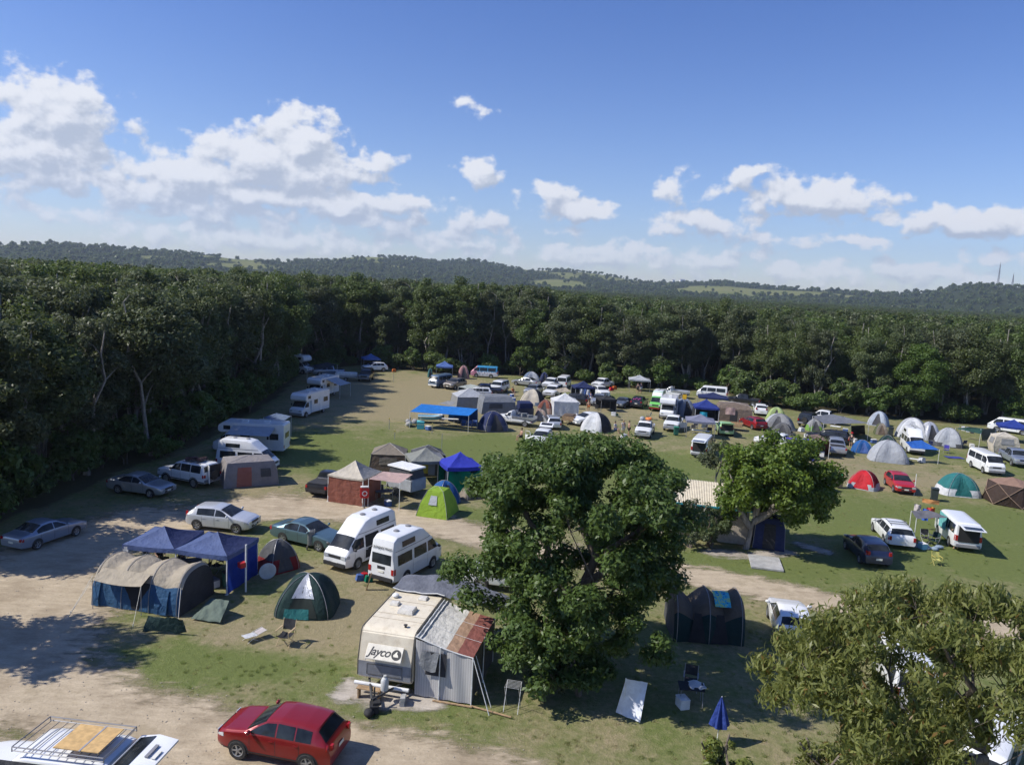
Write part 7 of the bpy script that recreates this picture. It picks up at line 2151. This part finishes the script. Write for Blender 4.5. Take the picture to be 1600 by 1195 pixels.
for s_ in (-1, 1):
    g = MB(); g.lathe([(.01, -.03), (.12, -.03), (.12, .03), (.01, .03)], (0, s_ * .24, .12), 12, 'Y'); g.build('wheel', TYRE, ts)
# bright meadow camp: flags, towel on the van, gear
vm = tg
def flagcloth(label, p, m, w=.6, h=.9, z=1.9, cat='flag', yaw=0):
    c = at(*p); g = MB(); g.slab([[(u * w, .06 * math.sin(u * 7 + v * 2), z - h * v) for v in np.linspace(0, 1, 6)] for u in np.linspace(0, 1, 6)], .008)
    o = g.build('hanging_cloth', m, None, 50); o.location = c; o.rotation_euler.z = facing(c, yaw) + 0; return tag(o, label, cat)
flagcloth('red and orange flag hanging from the grey meadow awning', (1443, 832), cloth('flag_red', (.55, .06, .05)), .45, .75)
flagcloth('blue flag hanging from the grey meadow awning', (1437, 834), cloth('flag_blue', (.05, .14, .55)), .40, .85)
flagcloth('orange flag hanging from the edge of the grey meadow awning', (1449, 831), cloth('flag_orange', (.62, .25, .03)), .3, .55)
flagcloth('striped white cloth hanging from the corner pole of the grey meadow awning', (1424, 826), C_STRIPE, .45, .5)
flagcloth('orange cloth laid along the back of the grey meadow awning', (1436, 822), cloth('flag_ochre', (.55, .27, .10)), 1.1, .3, 2.15)
g = MB(); sg = 1
g.slab([[( .75 - 1.55 * u, .98 + .05 * math.sin(u * 13) * (v), 1.95 - 1.05 * v) for v in np.linspace(0, 1, 6)] for u in np.linspace(0, 1, 10)], .012)
o = g.build('towel', cloth('teal_towel', (.16, .48, .47)), None, 50); o.location = tg.location; o.rotation_euler = tg.rotation_euler; tag(o, 'teal striped towel hung along the side of the white van', 'towel')
chairp('black camp chair between the white wagon and the white van', (1446, 848), -60, C_CHAR)
chairp('dark green camp chair beside the back of the white van', (1458, 852), -120, C_DKGREEN)
bx('cool_box', 'pale blue cool box on the grass behind the white wagon', (1441, 857), -50, (.5, .4, .36), P_LTBLUE, 'cool box', WHITEP)
c = at(1450, 856); g = MB()
for k in range(8):
    rr = random.Random(k + 40); g.ball((rr.uniform(-.9, .9), rr.uniform(-.4, .4), rr.uniform(.06, .2)), (rr.uniform(.2, .35), rr.uniform(.15, .3), rr.uniform(.08, .18)), 8, 5)
o = g.build('clothes_heap', cloth('blue_grey_heap', (.25, .32, .40)), None, 50); o.location = c; tag(o, 'heap of blue and white clothes between the white wagon and van', 'clothes')
chairp('yellow camp chair alone on the green meadow behind the white van', (1463, 882), -60, cloth('pale_yellow', (.52, .50, .16)), fr=mat('yellow_tape', (.55, .45, .12)), s=.85)
c = at(1300, 980)
# camps by the cream tent
g = MB(); g.slab([[(u, v, .05 + .02 * math.sin(u * 6)) for v in np.linspace(-.5, .5, 4)] for u in np.linspace(-.9, .9, 6)], .03); o = g.build('ground_mat', cloth('violet_mat', (.06, .07, .30)), None, 50); o.location = at(1491, 715); tag(o, 'violet blue mat spread on the grass beside the blue tarp', 'mat')
chairp('violet blue camp chair beside the slanting blue tarp', (1478, 708), -90, C_PURPLE)
tablep('low white table under the slanting blue tarp', (1428, 722), 0, WHITEP, L=1.1, Wd=.5, h=.35)
a, b_ = at(1497, 684), at(1537, 690)
cl_ = thing('clothes_line', (a + b_) / 2, 0, 'clothes line with pale washing under the dark green tarp', 'clothes line')
a -= cl_.location; b_ -= cl_.location
g = MB(); g.tube([(a.x, a.y, 1.6), (b_.x, b_.y, 1.6)], .01, 4)
for q in (a, b_):
    g.tube([(q.x, q.y, 0), (q.x, q.y, 1.65)], .025, 5)
g.build('line', POLEG, cl_)
for k, m in enumerate((C_WHITE, C_LGREY, C_CHAR, C_STRIPE, C_SLATE)):
    p0 = a.lerp(b_, .08 + .18 * k); p1 = a.lerp(b_, .22 + .18 * k)
    g = MB(); g.grid([[(p0.x + (p1.x - p0.x) * u, p0.y + (p1.y - p0.y) * u + .04 * math.sin(v * 5), 1.6 - (.6 + .1 * (k % 3)) * v) for v in np.linspace(0, 1, 4)] for u in np.linspace(0, 1, 4)]); g.build('washing', m, cl_, 50)
# middle field odds and ends
c = at(1067, 652); ys = thing('paddle_sign', c, facing(c, -90), 'round cornered yellow board on a tall pole beside the slate blue dome', 'sign')
g = MB(); g.tube([(0, 0, 0), (0, 0, 2.6)], .03, 6); g.build('pole', POLEG, ys)
g = MB(); g.box((.04, 0, 2.75), (.05, .55, .65)); g.build('board', mat('yellow_board', (.70, .42, .02), .5), ys, 30, .12)
for p, m, l in (((615.6, 581), C_ORANGE, 'orange bag at the forest edge beside the far blue gazebo'), ((955, 610), C_RED, 'red bag on the grass beside the lone white ute'), ((960, 608), C_ORANGE, 'orange bag on the grass beside the lone white ute'), ((975, 685), C_WHITE, 'white bag on the grass before the standing people'), ((1252, 674), C_WHITE, 'white bag by the open door of the black off road car'), ((1440, 722), C_WHITE, 'white bag under the slanting blue tarp')):
    c = at(*p); g = MB(); g.box((0, 0, .25), (.75, .5, .5), (.05, .08, .5), .75); g.tube([(-.15, 0, .45), (0, 0, .65), (.15, 0, .45)], .02, 5); o = g.build('carry_bag', m, None, 50, .06); o.location = c; tag(o, l, 'bag')
for k, (p, m) in enumerate((((905, 628), C_WHITE), ((911, 628), C_BLUEF), ((915, 629), C_WHITE))):
    flagcloth(['white shirt hanging in the front of the navy gazebo', 'light blue shirt hanging in the front of the navy gazebo', 'white towel hanging in the front of the navy gazebo'][k], p, m, .5, .8, 1.9, 'shirt')
flagcloth('cyan towel hanging under the deep blue gazebo', (1092, 664), cloth('cyan_towel', (.03, .35, .50)), .9, .6, 1.7, 'towel')
flagcloth('pale pink towel hanging on the brown cabin tent', (1132, 660), C_PINK, 1.2, .9, 2.0, 'towel')

# loads and open doors of the vehicles
def addpart(t, nm, bm, m, bv=0, sm=35):
    return bm.build(nm, m, t, sm, bv)
def tailgate(t, lf, m, zt, ang=12, hgt=1.05):
    """raised tailgate hinged at the top of the tail, dark panel painting the shaded hole below"""
    w = lf.W * .80; x = lf.x0 + .06
    P0 = Vector((x, 0, zt)); d = Vector((-math.cos(R(ang)), 0, -math.sin(R(ang)) * .6))
    g = MB(); g.box((0, 0, 0), (hgt, w, .06))
    M_ = Matrix.Translation(P0 + d * hgt / 2) @ Matrix.Rotation(math.atan2(d.z, -d.x) , 4, 'Y')
    g.v = [tuple(M_ @ Vector(v)) for v in g.v]
    addpart(t, 'tailgate', g, m, .02)
    g = MB(); g.box((hgt * -.12, 0, .035), (hgt * .5, w * .8, .012)); g.v = [tuple(M_ @ Vector(v)) for v in g.v]; addpart(t, 'rear_window', g, GLASS)
    g = MB(); g.box((lf.x0 - .012, 0, (zt + .62) / 2 + .02), (.05, w * .94, zt - .72)); addpart(t, 'boot_shade_panel', g, DARKIN)
def drop(parts, *names):
    for o in list(parts):
        if o.name.split('.')[0] in names:
            bpy.data.objects.remove(o)
drop(tgp, 'rear_window'); tailgate(tg, lft, P_WHITE, 1.86, 4, 1.15)
drop(rvp, 'rear_window'); tailgate(rv, lfr, P_WHITE, 1.86, 4, 1.1)
drop(lgp, 'rear_window'); tailgate(lg, lfl, P_PALEGREEN, 1.45, -25, .95)
drop(hwp, 'rear_window'); tailgate(hw, lfh, P_WHITE, 1.55, -28, 1.0)
# open front doors of the white wagon and the lone ute
def swing(t, lf, x, sg, m, ln=.95, ang=55):
    d = Vector((-math.cos(R(ang)), sg * math.sin(R(ang)), 0)); p = Vector((x, sg * lf.W / 2, 0)); q = p + d * ln
    g = MB(); n = Vector((-d.y, d.x, 0)) * .03
    zb, zm = .42, lf.belt
    g.add([p + n + Vector((0, 0, zb)), q + n + Vector((0, 0, zb)), q + n + Vector((0, 0, zm)), p + n + Vector((0, 0, zm)), p - n + Vector((0, 0, zb)), q - n + Vector((0, 0, zb)), q - n + Vector((0, 0, zm)), p - n + Vector((0, 0, zm))],
          [(0, 1, 2, 3), (7, 6, 5, 4), (0, 4, 5, 1), (1, 5, 6, 2), (2, 6, 7, 3), (3, 7, 4, 0)])
    g.tube([p + d * .15 + Vector((0, 0, zm)), p + d * .35 + Vector((0, 0, zm + .38)), q + Vector((0, 0, zm + .38)), q + Vector((0, 0, zm))], .025, 5)
    addpart(t, 'open_door', g, m)
swing(hw, lfh, .85, 1, P_WHITE); swing(hw, lfh, .85, -1, P_WHITE)
_, lfb = TCACHE['barute']; swing(ou, lfb, 1.2, 1, P_WHITE)
# dark patch painting the shade in the sliding door gap of the first campervan
g = MB(); lfc.side(g, .72, -.45, .45, 1.78, 1, .010, 6, 4); addpart(van1, 'doorway', g, DARKIN)
g = MB(); lfc.side(g, -.50, -1.75, .55, 1.08, 1, .05, 6, 3); addpart(van1, 'sliding_door', g, P_WHITE)
# the lettering over the rear window of its twin
letter('camperman', .27, INK, van2, (-2.345, 0, 2.12), (math.pi / 2 - .18, 0, -math.pi / 2), space=1.05)
g = MB(); g.box((-2.36, 0, 1.02), (.03, .5, .16)); addpart(van2, 'plate_recess', g, BLACKP)
# pink pattern in the black car's rear window
g = MB()
for k in range(5):
    rr = random.Random(k); g.ball((-1.83 - .0 * k, -.45 + .22 * k, 1.38 + rr.uniform(-.1, .1)), (.05, .09, .07), 7, 5)
addpart(pk, 'window_sticker', g, mat('magenta', (.60, .03, .35), .5))
# white roof of the lime campervan
g = MB(); _, lcx = TCACHE['camper']; lcx.topz(g, 1.25, -2.15, 0, 4.5, .012, 18); addpart(gv, 'roof_shell', g, P_WHITE)
g = MB(); g.box((2.42, 0, .48), (.10, 1.7, .24)); addpart(gv, 'red_bumper', g, P_RED, .03)
# roof loads
g = MB()
for k in range(7):
    rr = random.Random(k); g.box((rr.uniform(-1.5, -.2), rr.uniform(-.45, .45), 1.98 + rr.uniform(0, .1)), (rr.uniform(.3, .6), rr.uniform(.25, .5), .22), (0, 0, rr.uniform(0, 1)))
addpart(o4, 'roof_load', g, cloth('dark_load', (.07, .045, .05)), .04)
g = MB(); g.box((-2.45, .55, 1.15), (.06, .8, 1.3), (0, 0, .9)); addpart(o4, 'rear_door', g, P_WHITE, .02)
g = MB(); g.box((-2.29, -.2, 1.2), (.05, 1.2, 1.0)); addpart(o4, 'boot_shade_panel', g, DARKIN)  # dark slab painting the shade behind the open rear door
fl = thing('ring_float', wu.location, wu.rotation_euler.z, 'orange ring float tied on the roof of the white ute', 'float')
g = MB(); g.lathe([(.25 + .14 * math.cos(a), .14 * math.sin(a)) for a in np.linspace(0, 2 * math.pi, 11)], (.0, .35, 1.95), 18); o = g.build('ring', mat('orange_vinyl', (.75, .22, .05), .4), fl, 60)
g = MB(); g.ball((.05, -.38, 1.92), (.45, .3, .24), 10, 7); o = g.build('roof_bag', C_LGREY, None, 50); o.location = wu.location; o.rotation_euler.z = wu.rotation_euler.z; tag(o, 'pale grey bag beside the orange float on the ute roof', 'bag')
g = MB()
for k in range(9):
    rr = random.Random(k + 9); g.box((rr.uniform(-2.1, -.1), rr.uniform(-.7, .7), 1.05 + rr.uniform(0, .25)), (rr.uniform(.3, .7), rr.uniform(.3, .6), rr.uniform(.2, .5)), (0, 0, rr.uniform(0, 1)))
addpart(flat, 'tray_load', g, cloth('mixed_load', (.20, .21, .22)), .03)
# plywood, rack, tailgate and awning of the off road wagon at the lower edge
rk = MB(); zt = 1.93
for y in (-.72, .72):
    rk.tube([(.55, y, zt + .02), (.55, y, zt + .16), (-2.15, y, zt + .16), (-2.15, y, zt + .02)], .018, 5); rk.tube([(.55, y, zt + .05), (-2.15, y, zt + .05)], .016, 5)
for x in np.linspace(.5, -2.1, 11):
    rk.tube([(x, -.72, zt + .05), (x, .72, zt + .05)], .012, 5)
for x in (.55, -2.15):
    rk.tube([(x, -.72, zt + .16), (x, .72, zt + .16)], .018, 5)
addpart(lc, 'roof_rack', rk, mat('rack_grey', (.20, .20, .21), .45, .5))
PLY = mat('plywood', (.55, .36, .15), .6, var=.18, nscale=5)
ply = thing('plywood_sheet', lc.location, lc.rotation_euler.z, 'yellow plywood board strapped across the roof rack of the off road wagon', 'plywood board')
s1 = lc.scale.z
g = MB(); g.box((-1.32, .06, (zt + .20) * s1), (1.42, 1.22, .03)); g.build('board', PLY, ply, 30, .004)
g = MB(); g.box((-1.45, .06, (zt + .218) * s1), (.05, 1.30, .008)); g.build('strap', mat('grey_strap', (.30, .30, .33), .6), ply)
g = MB(); x0 = lflc.x0
Pn = [(x0 + .05, 1.78), (x0 - .55, 1.92), (x0 - 1.15, 1.86)]
g.slab([[(x, y * .80 * (1 - .06 * i), z) for y in np.linspace(-1, 1, 6)] for i, (x, z) in enumerate(Pn)], .06); addpart(lc, 'tailgate', g, P_WHITE)
g = MB(); g.slab([[(x0 - .02 - .48 * u, y * .66, 1.815 + .115 * u) for y in np.linspace(-1, 1, 5)] for u in np.linspace(0, 1, 4)], .01); addpart(lc, 'rear_window', g, GLASS)
g = MB(); g.box((x0 - .78, 0, 1.935), (.10, .55, .03)); addpart(lc, 'gate_trim', g, GREYP)
g = MB(); g.box((x0 - .98, .1, 1.91), (.12, .36, .02)); addpart(lc, 'number_plate', g, PLATE)
g = MB(); g.box((x0 - .02, 0, 1.2), (.05, 1.5, 1.0)); addpart(lc, 'boot_shade_panel', g, DARKIN)  # no hole here, a dark slab paints the shaded boot
g = MB(); g.slab([[(.9 - 2.3 * u, .95 + 1.5 * v, 1.85 - .25 * v) for v in np.linspace(0, 1, 5)] for u in np.linspace(0, 1, 6)], .02); 
aw = thing('car_awning', lc.location, lc.rotation_euler.z, 'black awning let out from the side of the off road wagon', 'awning')
g.build('sheet', C_CHAR, aw, 50)
for x in (.9, -1.4):
    g = MB(); g.tube([(x, 2.45, 0), (x, 2.45, 1.6)], .02, 5); g.build('pole', POLEG, aw)
# white vans under the gum tree
for p, yw, l, key in (((1545, 1148), -96, 'white van seen nose on below the drooping gum leaves', 'van'), ((1415, 1010), 105, 'white van glimpsed through the top of the drooping gum leaves', 'van')):
    c = at(p[0], p[1], 1.9); c.z = 0
    vehicle(key, 'panel_van', l, 'van', P_WHITE, c, facing(c, yw))
# hill farm houses and masts
for k, (px, py) in enumerate(((1066, 437.5), (1052, 438))):
    a_, e_ = azel(px, py); d = 2750.0
    hs = thing('farmhouse', (d * math.sin(a_), d * math.cos(a_), CAMH + d * math.tan(e_) - 7), .3, ['white farmhouse on the far hill crest', 'small white shed beside the far hill farmhouse'][k], 'house')
    g = MB(); g.box((0, 0, 3.5), ((18, 9)[k], 8, 9)); g.build('wall', WHITEP, hs)
    g = MB(); w = (10, 5.5)[k]; g.add([(-w, -5, 8), (w, -5, 8), (w, 5, 8), (-w, 5, 8), (-w, 0, 11), (w, 0, 11)], [(0, 1, 5, 4), (2, 3, 4, 5), (0, 4, 3), (1, 2, 5)]); g.build('roof', mat('far_roof', (.45, .45, .45), .5), hs)
for k, (px, py, hh) in enumerate(((1559.5, 441, 58), (1582, 443, 30))):
    a_, e_ = azel(px, py); d = 2750.0
    ms = thing('radio_mast', (d * math.sin(a_), d * math.cos(a_), CAMH + d * math.tan(e_) - 12), 0, ['tall lattice radio mast on the far hill', 'shorter thin radio mast beside the tall one'][k], 'radio mast')
    g = MB()
    for s_ in range(3):
        a0 = s_ * 2.1; g.tube([(3.0 * math.cos(a0), 3.0 * math.sin(a0), 0), (.5 * math.cos(a0), .5 * math.sin(a0), hh + 8)], .7, 4)
    g.build('tower', POLEG, ms)
    g = MB(); g.tube([(0, 0, hh), (0, 0, hh + 14)], .5, 4); g.build('antenna', POLEG, ms)

# more of the camp's scatter in the crowded middle of the field
rr = random.Random(12)
for k, p in enumerate(((752, 630), (792, 634), (805, 628), (872, 634), (898, 648), (904, 640), (925, 640), (958, 648), (966, 656), (1012, 655), (1062, 663), (1118, 676), (1122, 668), (1080, 640), (1168, 655), (1190, 664), (1240, 680), (1262, 684), (1300, 676), (1318, 676), (1338, 690), (1360, 690), (1400, 690), (1455, 700), (1500, 700), (1520, 698), (1548, 692), (770, 606), (800, 622), (846, 608), (872, 612), (640, 664), (665, 670))):
    q = (p[0] + rr.uniform(-5, 5), p[1] + rr.uniform(-2, 2)); w = rr.random()
    if w < .45:
        chairp('folding camp chair among the crowded tents in the middle of the field', q, rr.uniform(-180, 180), rr.choice((C_CHAR, C_NAVY, C_DKGREEN)), group='camp chairs among the crowded tents')
    elif w < .7:
        c = at(*q); t = thing('cool_box', c, rr.uniform(0, 3), 'small cool box on the grass among the crowded tents', 'cool box', 'cool boxes among the crowded tents')
        g = MB(); g.box((0, 0, .2), (.6, .42, .4)); g.build('body', rr.choice((WHITEP, C_BLUEF, C_RED)), t, 30, .03); g = MB(); g.box((0, 0, .43), (.62, .44, .06)); g.build('lid', WHITEP, t, 30, .02)
    else:
        t = tablep('low camp table among the crowded tents in the middle of the field', q, rr.uniform(-30, 30), rr.choice((WHITEP, GREYP, WOOD)), L=1.2); t['group'] = 'camp tables among the crowded tents'
# guy ropes and pegs of the nearer tents
ROPE = mat('guy_rope', (.60, .58, .50), .7)
def guys(t, pts):
    g = MB()
    for a, b in pts:
        g.tube([a, b], .010, 4); g.box((b[0], b[1], .04), (.03, .03, .12))
    g.build('guy_ropes', ROPE, t)
guys(tun, [((1.3, -ln * .5, 1.4), (2.5, -ln * .55, 0)), ((1.3, ln * .5, 1.4), (2.4, ln * .62, 0)), ((1.80, -ln * .42, 1.42), (2.9, -ln * .5, 0)), ((1.80, ln * .13, 1.42), (2.8, ln * .2, 0))])
# ------------------------------------------------------------------ air
hz = MB(); hz.box((0, 2100, 164), (9000, 4600, 331))
hme = hz.mesh('haze', PLACEHOLD, 0)
vm_ = bpy.data.materials.new('haze'); vm_.use_nodes = True
vt = vm_.node_tree; vt.nodes.clear()
vo = vt.nodes.new('ShaderNodeOutputMaterial'); pv_ = vt.nodes.new('ShaderNodeVolumePrincipled')
pv_.inputs['Color'].default_value = (.72, .84, 1.0, 1); pv_.inputs['Density'].default_value = .00011; pv_.inputs['Anisotropy'].default_value = .2
vt.links.new(pv_.outputs[0], vo.inputs['Volume'])
hme.materials.clear(); hme.materials.append(vm_)
struct(link('haze', hme), 'stuff')
